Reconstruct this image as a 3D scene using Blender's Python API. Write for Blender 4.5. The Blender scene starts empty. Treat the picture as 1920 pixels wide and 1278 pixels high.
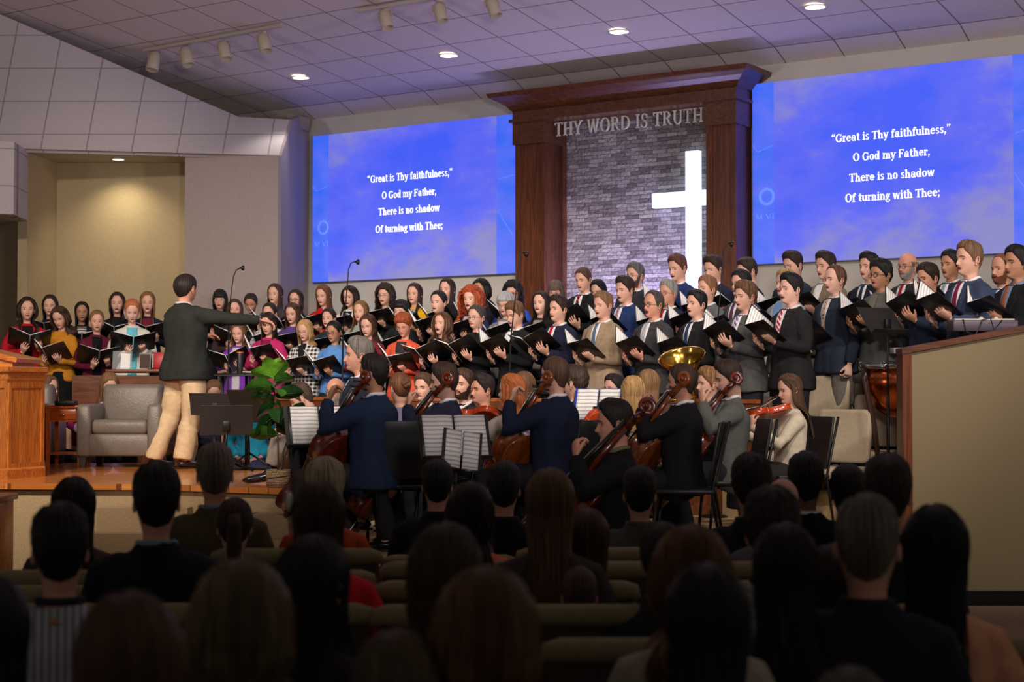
# Church stage with choir, orchestra and audience -- everything is built in this script
import bpy, math, random
import numpy as np
from math import sin, cos, pi, atan2, atan, tan, radians, sqrt
from mathutils import Vector, Matrix
from mathutils.bvhtree import BVHTree

SC = bpy.context.scene
COL = SC.collection

# ------------------------------------------------------------------ camera
F, CX, CY, HZ, CAMZ = 3000.0, 960.0, 639.0, 720.0, 1.65
PITCH = atan((HZ - CY) / F)
cam_data = bpy.data.cameras.new('camera')
cam = bpy.data.objects.new('camera', cam_data)
COL.objects.link(cam)
cam.location = (0, 0, CAMZ)
cam.rotation_euler = (pi / 2 + PITCH, 0, 0)
cam_data.sensor_width = 36.0
cam_data.lens = F / 1920.0 * 36.0
cam_data.clip_start = 0.05
cam_data.clip_end = 200
cam_data.dof.use_dof = True
cam_data.dof.focus_distance = 13.6
cam_data.dof.aperture_fstop = 2.8
SC.camera = cam

# ------------------------------------------------------------------ world and exposure
SC.view_settings.view_transform = 'Standard'
SC.view_settings.look = 'None'
SC.view_settings.exposure = 0.0
SC.view_settings.gamma = 1.0
SC.view_settings.use_curve_mapping = False
try:
    SC.cycles.max_bounces = 5
    SC.cycles.diffuse_bounces = 3
    SC.cycles.glossy_bounces = 3
    SC.cycles.transmission_bounces = 4
    SC.cycles.transparent_max_bounces = 6
    SC.cycles.caustics_reflective = False
    SC.cycles.caustics_refractive = False
    SC.cycles.sample_clamp_indirect = 4.0
except Exception:
    pass
world = bpy.data.worlds.new('hall_ambient')
SC.world = world
world.use_nodes = True
world.node_tree.nodes['Background'].inputs[0].default_value = (0.58, 0.54, 0.48, 1)
world.node_tree.nodes['Background'].inputs[1].default_value = 0.19


# ------------------------------------------------------------------ picture geometry helpers (pixels of the photo <-> metres)
def G(px, z, S):
    """point at height z seen in column px, at the distance where one metre is S pixels"""
    return Vector(((px - CX) / S, F / S, z))


def ZY(py, S):
    return CAMZ + (HZ - py) / S


def PT(px, py, S):
    return G(px, ZY(py, S), S)


# the stage wall: direction A to the right, N towards the hall
VPX = -3570.0
TH = atan(F / (CX - VPX))
A = Vector((cos(TH), -sin(TH), 0))
N = Vector((-sin(TH), -cos(TH), 0))
W0 = G(1413, 0, 163.6)


def W(s, t, z):
    p = W0 + A * s + N * t
    return Vector((p.x, p.y, z))


def s_of(px, t=0.0):
    o = W0 + N * t
    k = (px - CX) / F
    return (k * o.y - o.x) / (A.x - k * A.y)


def z_of(px, py, t=0.0):
    s = s_of(px, t)
    y = (W0 + A * s + N * t).y
    return CAMZ + (HZ - py) * y / F


# ceiling plane: kink at t=.7, then rising towards the hall
CZ0 = 5.30
KT, KZ = 0.32, 5.43
CSL = 0.14


def ceil_z(t):
    return CZ0 + (KZ - CZ0) * t / KT if t < KT else KZ + (t - KT) * CSL


def ceil_pt(px, py):
    """point of the ceiling seen at a pixel"""
    lo, hi = 0.0, 20.0
    for _ in range(50):
        m = (lo + hi) / 2
        s = s_of(px, m)
        y = (W0 + A * s + N * m).y
        z = CAMZ + (HZ - py) * y / F
        if z > ceil_z(m):
            lo = m
        else:
            hi = m
    s = s_of(px, lo)
    return s, lo, ceil_z(lo)


# ------------------------------------------------------------------ lamps (fixtures in view, stage spots, added fill)
def spot(loc, target, power, size=60, color=(1, 0.86, 0.72), blend=0.6, radius=0.08, name='stage_spot'):
    d = bpy.data.lights.new(name, 'SPOT')
    d.energy = power
    d.spot_size = radians(size)
    d.spot_blend = blend
    d.shadow_soft_size = radius
    d.color = color
    o = bpy.data.objects.new(name, d)
    COL.objects.link(o)
    o.location = loc
    o.rotation_euler = (Vector(target) - Vector(loc)).to_track_quat('-Z', 'Y').to_euler()
    return o


TRACK_HEADS = [(285, 112), (347, 103), (418, 92), (493, 77), (722, 33), (825, 20), (925, 10)]
DOWNLIGHTS = [(562, 142), (841, 100), (1162, 55), (1532, 8)]
KEY = 1120.0
# front-of-house spots hung from the ceiling above the audience, aimed over the stage
for lx, ly, lz, tx, ty, tz, pw, sz in [
        (-5.5, 6.5, 6.6, -4.6, 15.8, 1.6, 1.5, 50),
        (-3.4, 6.2, 6.7, -2.6, 15.0, 1.8, 1.35, 44),
        (-0.5, 6.0, 6.8, -0.6, 15.0, 1.9, 1.3, 39),
        (2.2, 5.8, 6.8, 1.6, 14.2, 2.0, 1.25, 39),
        (4.6, 5.6, 6.8, 4.0, 13.4, 2.1, 1.0, 39)]:
    spot((lx, ly, lz), (tx, ty, tz), KEY * pw, sz, (1, 0.88, 0.77), 0.5, 0.25)
for dx, dy in DOWNLIGHTS:
    s_, t_, z_ = ceil_pt(dx, dy)
    p_ = W(s_, t_, z_ - 0.06)
    spot(p_, p_ - Vector((0, 0, 4)) + Vector((0, -1.2, 0)), 120 if dx > 600 else 40, 92, (1, 0.93, 0.86), 0.8, 0.09, 'downlight_lamp')
# fill spots added out of view to brighten the ceiling
for hx, hy, tx, ty in ((-8.5, 7.0, -3.0, 13.0), (8.5, 6.0, 3.0, 12.5), (1.0, 3.0, 0.0, 13.5)):
    spot((hx, hy, 3.4), (tx, ty, 6.0), 750 if hx < -5 else 1200, 80, (1, 0.87, 0.86), 0.9, 0.4, 'ceiling_fill')
# cool fill strip added out of sight behind the choir, lights the stone
ra = bpy.data.lights.new('recess_fill', 'AREA')
ra.shape = 'RECTANGLE'
ra.size, ra.size_y = 2.0, 0.12
ra.energy = 55
ra.color = (0.50, 0.44, 1.0)
ro = bpy.data.objects.new('recess_fill', ra)
COL.objects.link(ro)
ro.location = W(s_of(1185, 0.34), 0.34, 2.05)
ro.rotation_euler = (radians(180 - 6), 0, -TH)
# lamp in the alcove on the left
ALC = PT(219, 296, 148)
spot(ALC + Vector((0, -0.05, -0.03)), ALC + Vector((0.05, 0.5, -3)), 62, 120, (1, 0.85, 0.60), 0.9, 0.06, 'alcove_lamp')


# ------------------------------------------------------------------ materials
def lin(c):
    return tuple(((v / 255.0) / 12.92 if v / 255.0 <= 0.04045 else ((v / 255.0 + 0.055) / 1.055) ** 2.4) for v in c)


_M = {}


def nodes_of(m):
    m.use_nodes = True
    nt = m.node_tree
    return nt, nt.nodes, nt.links, nt.nodes['Principled BSDF']


def mat(name, col, rough=0.6, metal=0.0, var=0.0, scale=8.0, bump=0.0, bscale=None, spec=None, emit=0.0, coat=0.0,
        stretch=(1, 1, 1), alpha=None, sheen=0.0):
    """plain surface with optional noise variation of colour and bump"""
    if name in _M:
        return _M[name]
    m = bpy.data.materials.new(name)
    nt, nd, lk, b = nodes_of(m)
    c = lin(col) + (1,)
    b.inputs['Base Color'].default_value = c
    b.inputs['Roughness'].default_value = rough
    b.inputs['Metallic'].default_value = metal
    if spec is not None:
        b.inputs['Specular IOR Level'].default_value = spec
    if coat:
        b.inputs['Coat Weight'].default_value = coat
    if sheen:
        b.inputs['Sheen Weight'].default_value = sheen
    if emit:
        b.inputs['Emission Color'].default_value = c
        b.inputs['Emission Strength'].default_value = emit
    if var or bump:
        tc = nd.new('ShaderNodeTexCoord')
        mp = nd.new('ShaderNodeMapping')
        mp.inputs['Scale'].default_value = stretch
        lk.new(tc.outputs['Object'], mp.inputs[0])
        nz = nd.new('ShaderNodeTexNoise')
        nz.inputs['Scale'].default_value = scale
        nz.inputs['Detail'].default_value = 4
        lk.new(mp.outputs[0], nz.inputs['Vector'])
        if var:
            mr = nd.new('ShaderNodeMapRange')
            mr.inputs[1].default_value = 0.3
            mr.inputs[2].default_value = 0.7
            mr.inputs[3].default_value = 1 - var
            mr.inputs[4].default_value = 1 + var
            lk.new(nz.outputs[0], mr.inputs[0])
            vm = nd.new('ShaderNodeVectorMath')
            vm.operation = 'SCALE'
            vm.inputs[0].default_value = c[:3]
            lk.new(mr.outputs[0], vm.inputs['Scale'])
            lk.new(vm.outputs[0], b.inputs['Base Color'])
        if bump:
            n2 = nz
            if bscale:
                n2 = nd.new('ShaderNodeTexNoise')
                n2.inputs['Scale'].default_value = bscale
                n2.inputs['Detail'].default_value = 2
                lk.new(mp.outputs[0], n2.inputs['Vector'])
            bp = nd.new('ShaderNodeBump')
            bp.inputs['Strength'].default_value = bump
            bp.inputs['Distance'].default_value = 0.01
            lk.new(n2.outputs[0], bp.inputs['Height'])
            lk.new(bp.outputs[0], b.inputs['Normal'])
    _M[name] = m
    return m


def cloth(col, pattern=None, col2=(255, 255, 255), rough=0.9):
    """woven cloth; pattern: stripes, check, dots"""
    key = 'cloth_%d_%d_%d_%s_%d_%d_%d' % (tuple(col) + (pattern,) + tuple(col2))
    if key in _M:
        return _M[key]
    if pattern is None:
        m = mat(key, col, rough, 0, 0.10, 30, 0.35, 14, spec=0.2)
        return m
    m = bpy.data.materials.new(key)
    nt, nd, lk, b = nodes_of(m)
    b.inputs['Roughness'].default_value = rough
    b.inputs['Specular IOR Level'].default_value = 0.2
    tc = nd.new('ShaderNodeTexCoord')
    sp = nd.new('ShaderNodeSeparateXYZ')
    lk.new(tc.outputs['Object'], sp.inputs[0])

    def band(out, freq, thr):
        a = nd.new('ShaderNodeMath')
        a.operation = 'MULTIPLY'
        a.inputs[1].default_value = freq
        lk.new(out, a.inputs[0])
        f = nd.new('ShaderNodeMath')
        f.operation = 'FRACT'
        lk.new(a.outputs[0], f.inputs[0])
        g = nd.new('ShaderNodeMath')
        g.operation = 'LESS_THAN'
        g.inputs[1].default_value = thr
        lk.new(f.outputs[0], g.inputs[0])
        return g.outputs[0]
    if pattern == 'stripes':
        fac = band(sp.outputs[0], 46, 0.45)
    elif pattern == 'hstripes':
        fac = band(sp.outputs[2], 30, 0.4)
    elif pattern == 'diag':
        ad = nd.new('ShaderNodeMath')
        lk.new(sp.outputs[0], ad.inputs[0])
        lk.new(sp.outputs[2], ad.inputs[1])
        fac = band(ad.outputs[0], 24, 0.4)
    elif pattern == 'check':
        f1 = band(sp.outputs[0], 22, 0.5)
        f2 = band(sp.outputs[2], 22, 0.5)
        av = nd.new('ShaderNodeMath')
        av.operation = 'ADD'
        lk.new(f1, av.inputs[0])
        lk.new(f2, av.inputs[1])
        hv = nd.new('ShaderNodeMath')
        hv.operation = 'MULTIPLY'
        hv.inputs[1].default_value = 0.5
        lk.new(av.outputs[0], hv.inputs[0])
        fac = hv.outputs[0]
    elif pattern == 'grid':
        f1 = band(sp.outputs[0], 26, 0.14)
        f2 = band(sp.outputs[2], 26, 0.14)
        av = nd.new('ShaderNodeMath')
        av.operation = 'MAXIMUM'
        lk.new(f1, av.inputs[0])
        lk.new(f2, av.inputs[1])
        fac = av.outputs[0]
    else:
        vo = nd.new('ShaderNodeTexVoronoi')
        vo.inputs['Scale'].default_value = 34
        lk.new(tc.outputs['Object'], vo.inputs['Vector'])
        g = nd.new('ShaderNodeMath')
        g.operation = 'LESS_THAN'
        g.inputs[1].default_value = 0.32
        lk.new(vo.outputs['Distance'], g.inputs[0])
        fac = g.outputs[0]
    mx = nd.new('ShaderNodeMix')
    mx.data_type = 'RGBA'
    mx.inputs[6].default_value = lin(col) + (1,)
    mx.inputs[7].default_value = lin(col2) + (1,)
    lk.new(fac, mx.inputs[0])
    lk.new(mx.outputs[2], b.inputs['Base Color'])
    _M[key] = m
    return m


def wood(name, c1, c2, rough=0.35, axis=2, scale=6.0, coat=0.15, coord='Object'):
    if name in _M:
        return _M[name]
    m = bpy.data.materials.new(name)
    nt, nd, lk, b = nodes_of(m)
    tc = nd.new('ShaderNodeTexCoord')
    mp = nd.new('ShaderNodeMapping')
    s = [scale * 3] * 3
    s[axis] = scale * 0.22
    mp.inputs['Scale'].default_value = s
    lk.new(tc.outputs[coord], mp.inputs[0])
    nz = nd.new('ShaderNodeTexNoise')
    nz.inputs['Scale'].default_value = 1.0
    nz.inputs['Detail'].default_value = 5
    nz.inputs['Distortion'].default_value = 1.2
    lk.new(mp.outputs[0], nz.inputs['Vector'])
    wv = nd.new('ShaderNodeMath')
    wv.operation = 'MULTIPLY'
    wv.inputs[1].default_value = 9.0
    lk.new(nz.outputs[0], wv.inputs[0])
    fr = nd.new('ShaderNodeMath')
    fr.operation = 'PINGPONG'
    fr.inputs[1].default_value = 1.0
    lk.new(wv.outputs[0], fr.inputs[0])
    cr = nd.new('ShaderNodeMix')
    cr.data_type = 'RGBA'
    cr.inputs[6].default_value = lin(c1) + (1,)
    cr.inputs[7].default_value = lin(c2) + (1,)
    lk.new(fr.outputs[0], cr.inputs[0])
    lk.new(cr.outputs[2], b.inputs['Base Color'])
    b.inputs['Roughness'].default_value = rough
    b.inputs['Coat Weight'].default_value = coat
    b.inputs['Coat Roughness'].default_value = 0.25
    _M[name] = m
    return m


def uvgrid(name, col, line, w=0.02, rough=0.9, offs=(0, 0), mottled=0.06, every2=True):
    """tiles of one UV unit with thin joints"""
    m = bpy.data.materials.new(name)
    nt, nd, lk, b = nodes_of(m)
    uv = nd.new('ShaderNodeUVMap')
    sp = nd.new('ShaderNodeSeparateXYZ')
    lk.new(uv.outputs[0], sp.inputs[0])

    def joint(out, off, ww):
        a = nd.new('ShaderNodeMath')
        a.inputs[1].default_value = off + 100
        lk.new(out, a.inputs[0])
        f = nd.new('ShaderNodeMath')
        f.operation = 'FRACT'
        lk.new(a.outputs[0], f.inputs[0])
        g = nd.new('ShaderNodeMath')
        g.operation = 'LESS_THAN'
        g.inputs[1].default_value = ww
        lk.new(f.outputs[0], g.inputs[0])
        return g.outputs[0]
    j1 = joint(sp.outputs[0], offs[0], w)
    j2 = joint(sp.outputs[1], offs[1], w)
    mx = nd.new('ShaderNodeMath')
    mx.operation = 'MAXIMUM'
    lk.new(j1, mx.inputs[0])
    lk.new(j2, mx.inputs[1])
    nz = nd.new('ShaderNodeTexNoise')
    nz.inputs['Scale'].default_value = 60
    nz.inputs['Detail'].default_value = 3
    tc = nd.new('ShaderNodeTexCoord')
    lk.new(tc.outputs['Object'], nz.inputs['Vector'])
    mr = nd.new('ShaderNodeMapRange')
    mr.inputs[3].default_value = 1 - mottled * 2
    mr.inputs[4].default_value = 1 + mottled * 2
    lk.new(nz.outputs[0], mr.inputs[0])
    vm = nd.new('ShaderNodeVectorMath')
    vm.operation = 'SCALE'
    vm.inputs[0].default_value = lin(col)
    lk.new(mr.outputs[0], vm.inputs['Scale'])
    c = nd.new('ShaderNodeMix')
    c.data_type = 'RGBA'
    lk.new(vm.outputs[0], c.inputs[6])
    c.inputs[7].default_value = lin(line) + (1,)
    lk.new(mx.outputs[0], c.inputs[0])
    lk.new(c.outputs[2], b.inputs['Base Color'])
    b.inputs['Roughness'].default_value = rough
    b.inputs['Specular IOR Level'].default_value = 0.2
    return m


# ------------------------------------------------------------------ mesh helpers
class MB:
    """collects shapes that become ONE mesh"""

    def __init__(self):
        self.v, self.f, self.m, self.n, self.uv = [], [], [], 0, None

    def add(self, verts, faces, mi=0):
        verts = np.asarray(verts, dtype=float).reshape(-1, 3)
        self.v.append(verts)
        for q in faces:
            self.f.append([i + self.n for i in q])
            self.m.append(mi)
        self.n += len(verts)
        return self

    def merge(self, o, M=None, mi=None):
        v = o.verts()
        if M is not None:
            v = xf(v, M)
        self.v.append(v)
        for q, k in zip(o.f, o.m):
            self.f.append([i + self.n for i in q])
            self.m.append(k if mi is None else mi)
        self.n += len(v)
        return self

    def verts(self):
        return np.concatenate(self.v) if self.v else np.zeros((0, 3))

    def box(self, c, d, rz=0.0, mi=0, bevel=0.0, M=None):
        hx, hy, hz = d[0] / 2, d[1] / 2, d[2] / 2
        b = min(bevel, hx * .45, hy * .45, hz * .45)
        if b <= 0:
            v = [(sx * hx, sy * hy, sz * hz) for sz in (-1, 1) for sy in (-1, 1) for sx in (-1, 1)]
            f = [(0, 2, 3, 1), (4, 5, 7, 6), (0, 1, 5, 4), (2, 6, 7, 3), (0, 4, 6, 2), (1, 3, 7, 5)]
        else:
            rings = []
            for z, k in ((-hz, b), (-hz + b, 0), (hz - b, 0), (hz, b)):
                r = []
                for sx, sy in ((1, 1), (-1, 1), (-1, -1), (1, -1)):
                    cx_, cy_ = sx * (hx - b), sy * (hy - b)
                    e = b - k * 0.7
                    pts = [(cx_ + sx * e, cy_), (cx_ + sx * e * .7, cy_ + sy * e * .7), (cx_, cy_ + sy * e)]
                    if sx * sy < 0:
                        pts.reverse()
                    r += [(p[0], p[1], z) for p in pts]
                rings.append(r)
            v, f = loft(rings, True)
        v = np.array(v, dtype=float)
        if rz:
            cz, sz_ = cos(rz), sin(rz)
            v = np.stack([v[:, 0] * cz - v[:, 1] * sz_, v[:, 0] * sz_ + v[:, 1] * cz, v[:, 2]], 1)
        v = v + np.array(c, dtype=float)
        if M is not None:
            v = xf(v, M)
        return self.add(v, f, mi)

    def tube(self, pts, rad, n=10, mi=0, caps=True, flat=1.0, up=None):
        pts = [Vector(p) for p in pts]
        if not hasattr(rad, '__len__'):
            rad = [rad] * len(pts)
        rings = []
        prev = None
        for i, p in enumerate(pts):
            d = (pts[min(i + 1, len(pts) - 1)] - pts[max(i - 1, 0)])
            if d.length < 1e-9:
                d = Vector((0, 0, 1))
            d.normalize()
            if prev is None:
                u = Vector(up) if up else (Vector((1, 0, 0)) if abs(d.x) < 0.8 else Vector((0, 1, 0)))
            else:
                u = prev
            u = (u - d * u.dot(d))
            if u.length < 1e-6:
                u = d.orthogonal()
            u.normalize()
            prev = u
            w = d.cross(u)
            rings.append([p + (u * cos(2 * pi * k / n) + w * sin(2 * pi * k / n) * flat) * rad[i] for k in range(n)])
        v, f = loft(rings, caps)
        return self.add(v, f, mi)

    def lathe(self, prof, n=24, c=(0, 0, 0), mi=0, M=None, caps=True):
        rings = [[(r * cos(2 * pi * k / n), r * sin(2 * pi * k / n), z) for k in range(n)] for r, z in prof]
        v, f = loft(rings, caps)
        v = np.array(v, dtype=float) + np.array(c, dtype=float)
        if M is not None:
            v = xf(v, M)
        return self.add(v, f, mi)

    def ell(self, c, r, n=12, m=8, mi=0, M=None):
        prof = [(sin(pi * k / m), -cos(pi * k / m)) for k in range(m + 1)]
        prof[0] = (0.02, -1)
        prof[-1] = (0.02, 1)
        rings = [[(a * cos(2 * pi * k / n) * r[0], a * sin(2 * pi * k / n) * r[1], z * r[2]) for k in range(n)] for a, z in prof]
        v, f = loft(rings, True)
        v = np.array(v, dtype=float)
        if M is not None:
            v = xf(v, M)
        v = v + np.array(c, dtype=float)
        return self.add(v, f, mi)

    def prism(self, poly, z0, z1, mi=0, M=None):
        v, f = loft([[(x, y, z0) for x, y in poly], [(x, y, z1) for x, y in poly]], True)
        v = np.array(v, dtype=float)
        if M is not None:
            v = xf(v, M)
        return self.add(v, f, mi)

    def quad(self, a, b, c, d, mi=0):
        return self.add([a, b, c, d], [(0, 1, 2, 3)], mi)


def loft(rings, caps=True, closed=True):
    n = len(rings[0])
    v = [tuple(p) for r in rings for p in r]
    f = []
    for i in range(len(rings) - 1):
        for k in range(n if closed else n - 1):
            k2 = (k + 1) % n
            f.append((i * n + k, i * n + k2, (i + 1) * n + k2, (i + 1) * n + k))
    if caps:
        f.append(tuple(range(n - 1, -1, -1)))
        f.append(tuple((len(rings) - 1) * n + k for k in range(n)))
    return v, f


def xf(v, M):
    M = np.array(M)
    return v @ M[:3, :3].T + M[:3, 3]


def frame(o, x, y, z):
    M = Matrix.Identity(4)
    for i, a in enumerate((x, y, z)):
        for k in range(3):
            M[k][i] = a[k]
    for k in range(3):
        M[k][3] = o[k]
    return M


def to_mesh(name, mb, smooth=True):
    me = bpy.data.meshes.new(name)
    v = mb.verts()
    nf = len(mb.f)
    lens = np.fromiter((len(q) for q in mb.f), dtype=np.int32, count=nf)
    loops = np.fromiter((i for q in mb.f for i in q), dtype=np.int32, count=int(lens.sum()))
    me.vertices.add(len(v))
    me.vertices.foreach_set('co', v.astype(np.float32).ravel())
    me.loops.add(len(loops))
    me.loops.foreach_set('vertex_index', loops)
    me.polygons.add(nf)
    me.polygons.foreach_set('loop_start', np.concatenate([[0], np.cumsum(lens)[:-1]]).astype(np.int32))
    me.polygons.foreach_set('material_index', np.array(mb.m, dtype=np.int32))
    me.polygons.foreach_set('use_smooth', np.full(nf, smooth, dtype=bool))
    if mb.uv is not None:
        uvl = me.uv_layers.new(name='UVMap')
        uvl.data.foreach_set('uv', np.asarray(mb.uv, dtype=np.float32)[loops].ravel())
    me.update(calc_edges=True)
    me.validate()
    return me


def obj(name, mb, mats=None, parent=None, smooth=True, label=None, cat=None, group=None, kind=None, loc=None, rz=None,
        auto=None):
    me = mb if isinstance(mb, bpy.types.Mesh) else to_mesh(name, mb, smooth)
    o = bpy.data.objects.new(name, me)
    COL.objects.link(o)
    if mats is not None:
        if not isinstance(mats, (list, tuple)):
            mats = [mats]
        while len(me.materials) < len(mats):
            me.materials.append(None)
        for i, m in enumerate(mats):
            o.material_slots[i].link = 'OBJECT'
            o.material_slots[i].material = m
    if parent:
        o.parent = parent
    if loc is not None:
        o.location = loc
    if rz is not None:
        o.rotation_euler = (0, 0, rz)
    if auto:
        md = o.modifiers.new('edges', 'BEVEL')
        md.width = auto
        md.segments = 2
        md.limit_method = 'ANGLE'
    if label:
        o['label'] = label
    if cat:
        o['category'] = cat
    if group:
        o['group'] = group
    if kind:
        o['kind'] = kind
    return o


def empty(name, loc, rz=0.0, label=None, cat=None, group=None, sc=1.0):
    o = bpy.data.objects.new(name, None)
    COL.objects.link(o)
    o.location = loc
    o.rotation_euler = (0, 0, rz)
    o.scale = (sc, sc, sc)
    o.empty_display_size = 0.1
    if label:
        o['label'] = label
    if cat:
        o['category'] = cat
    if group:
        o['group'] = group
    return o


def copy_tree(o, parent=None):
    c = o.copy()
    COL.objects.link(c)
    c.parent = parent
    for ch in list(o.children):
        copy_tree(ch, c)
    return c


def remesh(mb, voxel, smooth=3, fold=0.0, seed=1, fscale=9.0):
    """fuse overlapping shapes into one skin; returns MB"""
    me = to_mesh('tmp', mb)
    o = bpy.data.objects.new('tmp', me)
    COL.objects.link(o)
    r = o.modifiers.new('r', 'REMESH')
    r.mode = 'VOXEL'
    r.voxel_size = voxel
    r.use_smooth_shade = True
    if smooth:
        s = o.modifiers.new('s', 'SMOOTH')
        s.factor = 0.5
        s.iterations = smooth
    dg = bpy.context.evaluated_depsgraph_get()
    ev = o.evaluated_get(dg)
    m2 = ev.to_mesh()
    nv = len(m2.vertices)
    co = np.empty(nv * 3, dtype=np.float32)
    m2.vertices.foreach_get('co', co)
    co = co.reshape(-1, 3).astype(float)
    no = np.empty(nv * 3, dtype=np.float32)
    m2.vertices.foreach_get('normal', no)
    no = no.reshape(-1, 3)
    faces = [tuple(p.vertices) for p in m2.polygons]
    ev.to_mesh_clear()
    bpy.data.objects.remove(o)
    bpy.data.meshes.remove(me)
    if fold:
        rs = np.random.RandomState(seed)
        d = np.zeros(nv)
        for _ in range(7):
            k = rs.normal(size=3)
            k = k / np.linalg.norm(k) * fscale * rs.uniform(0.6, 2.4)
            d += np.sin(co @ k * 2 * pi / 2.5 + rs.uniform(0, 6) + 1.5 * np.sin(co @ rs.normal(size=3) * 9)) / 3.0
        co = co + no * (d * fold)[:, None]
    out = MB()
    out.add(co, faces)
    return out


# ------------------------------------------------------------------ lettering (serif strokes)
def _arc(cx_, cy_, rx, ry, a0, a1, w1, w2, n=14):
    o, f = [], []
    n = max(4, int(n * abs(a1 - a0) / 360 * 1.6))
    for i in range(n + 1):
        a = radians(a0 + (a1 - a0) * i / n)
        o.append((cx_ + rx * cos(a), cy_ + ry * sin(a)))
        o.append((cx_ + (rx - w1) * cos(a), cy_ + (ry - w2) * sin(a)))
    for i in range(n):
        f.append((2 * i, 2 * i + 2, 2 * i + 3, 2 * i + 1))
    return o, f


def glyph(ch, V, v):
    L, X = [], 0.5
    def l(x0, y0, x1, y1, w):
        if abs(y1 - y0) < 1e-6:
            L.append(([(x0, y0 - w / 2), (x1, y0 - w / 2), (x1, y0 + w / 2), (x0, y0 + w / 2)], [(0, 1, 2, 3)]))
        else:
            L.append(([(x0 - w / 2, y0), (x0 + w / 2, y0), (x1 + w / 2, y1), (x1 - w / 2, y1)], [(0, 1, 2, 3)]))
    def s(x, y, w):
        h = v * 0.9
        y = y + h / 2 if y < 0.05 else y - h / 2
        l(x - w / 2, y, x + w / 2, y, h)
    def a(*p):
        L.append(_arc(*p))
    def dot(x, y, r):
        L.append(([(x + r * cos(k * pi / 4), y + r * sin(k * pi / 4)) for k in range(8)], [tuple(range(8))]))
    adv = 0.5
    if ch == ' ':
        return [], 0.26
    if ch == 'T':
        l(.3, 0, .3, .7, V); l(.03, .7 - v / 2, .57, .7 - v / 2, v); s(.3, 0, .28)
        l(.05, .56, .03, .7, v * .8); l(.55, .56, .57, .7, v * .8); adv = .6
    elif ch == 'H':
        l(.13, 0, .13, .7, V); l(.55, 0, .55, .7, V); l(.13, .36, .55, .36, v)
        for x in (.13, .55):
            s(x, 0, .25); s(x, .7, .25)
        adv = .68
    elif ch == 'Y':
        l(.32, .32, .1, .7, V); l(.32, .32, .56, .7, v * 1.2); l(.32, 0, .32, .36, V); s(.1, .7, .22); s(.56, .7, .2); s(.32, 0, .27); adv = .64
    elif ch == 'W':
        l(.27, 0, .1, .7, V); l(.27, 0, .43, .66, v * 1.2); l(.6, 0, .43, .7, V); l(.6, 0, .78, .7, v * 1.2)
        s(.1, .7, .2); s(.44, .7, .16); s(.78, .7, .2); adv = .88
    elif ch == 'O':
        a(.36, .35, .33, .36, 0, 360, V * 1.1, v); adv = .72
    elif ch == 'R':
        l(.13, 0, .13, .7, V); s(.13, 0, .25); s(.1, .7, .18); a(.28, .52, .23, .18, -90, 90, V, v)
        l(.13, .7 - v / 2, .29, .7 - v / 2, v); l(.13, .34 + v / 2, .29, .34 + v / 2, v); l(.54, 0, .3, .36, V); s(.57, 0, .14); adv = .64
    elif ch == 'D':
        l(.13, 0, .13, .7, V); a(.27, .35, .36, .35, -90, 90, V, v); l(.06, .7 - v / 2, .28, .7 - v / 2, v); l(.06, v / 2, .28, v / 2, v); adv = .68
    elif ch == 'I':
        l(.15, 0, .15, .7, V); s(.15, 0, .25); s(.15, .7, .25); adv = .3
    elif ch == 'S':
        a(.26, .53, .19, .18, 30, 255, V * .8, v); a(.24, .18, .21, .19, -150, 85, V * .8, v)
        l(.43, .5, .43, .66, v * .8); l(.05, .04, .05, .2, v * .8); adv = .5
    elif ch == 'U':
        l(.13, .2, .13, .7, V); l(.54, .2, .54, .7, v * 1.3); a(.34, .22, .23, .23, 180, 360, V * .8, v); s(.13, .7, .24); s(.54, .7, .2); adv = .66
    elif ch == 'G':
        a(.36, .35, .33, .36, 42, 330, V * 1.05, v); l(.58, .04, .58, .32, V); s(.58, .34, .24); l(.6, .48, .6, .68, v * .8); adv = .74
    elif ch == 'F':
        l(.13, 0, .13, .7, V); s(.13, 0, .27); l(.06, .7 - v / 2, .52, .7 - v / 2, v); l(.13, .36, .4, .36, v); l(.5, .54, .51, .7, v); l(.39, .26, .39, .46, v * .8); adv = .57
    elif ch == 'r':
        l(.14, 0, .14, .5, V); s(.15, 0, .28); s(.09, .5, .14); a(.29, .33, .16, .17, 70, 160, v, v); dot(.34, .42, .065); adv = .4
    elif ch == 'e':
        a(.26, .25, .23, .26, 0, 325, V, v); l(.1, .28, .48, .28, v); adv = .5
    elif ch == 'a':
        l(.38, 0, .38, .38, V); a(.26, .35, .175, .16, 0, 150, v * 1.3, v); a(.22, .15, .19, .16, 0, 360, V * .9, v); s(.43, 0, .14); dot(.12, .38, .06); adv = .53
    elif ch == 't':
        l(.18, .08, .18, .64, V); a(.29, .13, .175, .14, 180, 310, V, v); l(.04, .48, .34, .48, v); adv = .37
    elif ch == 'i':
        l(.15, 0, .15, .5, V); s(.15, 0, .27); s(.1, .5, .15); dot(.14, .64, .075); adv = .29
    elif ch == 's':
        a(.22, .37, .165, .135, 20, 262, V * .75, v); a(.21, .13, .175, .14, -160, 82, V * .75, v); adv = .42
    elif ch in 'hnm':
        l(.14, 0, .14, .72 if ch == 'h' else .5, V); s(.14, 0, .25); s(.09, .72 if ch == 'h' else .5, .15)
        a(.28, .32, .19, .18, 0, 165, V, v); l(.42, 0, .42, .34, V); s(.42, 0, .24); adv = .56
        if ch == 'm':
            a(.56, .32, .19, .18, 0, 165, V, v); l(.7, 0, .7, .34, V); s(.7, 0, .24); adv = .84
    elif ch == 'y':
        l(.27, 0, .09, .5, V); l(.2, -.18, .45, .5, v * 1.2); s(.09, .5, .22); s(.45, .5, .18); dot(.14, -.17, .065); adv = .52
    elif ch == 'f':
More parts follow.
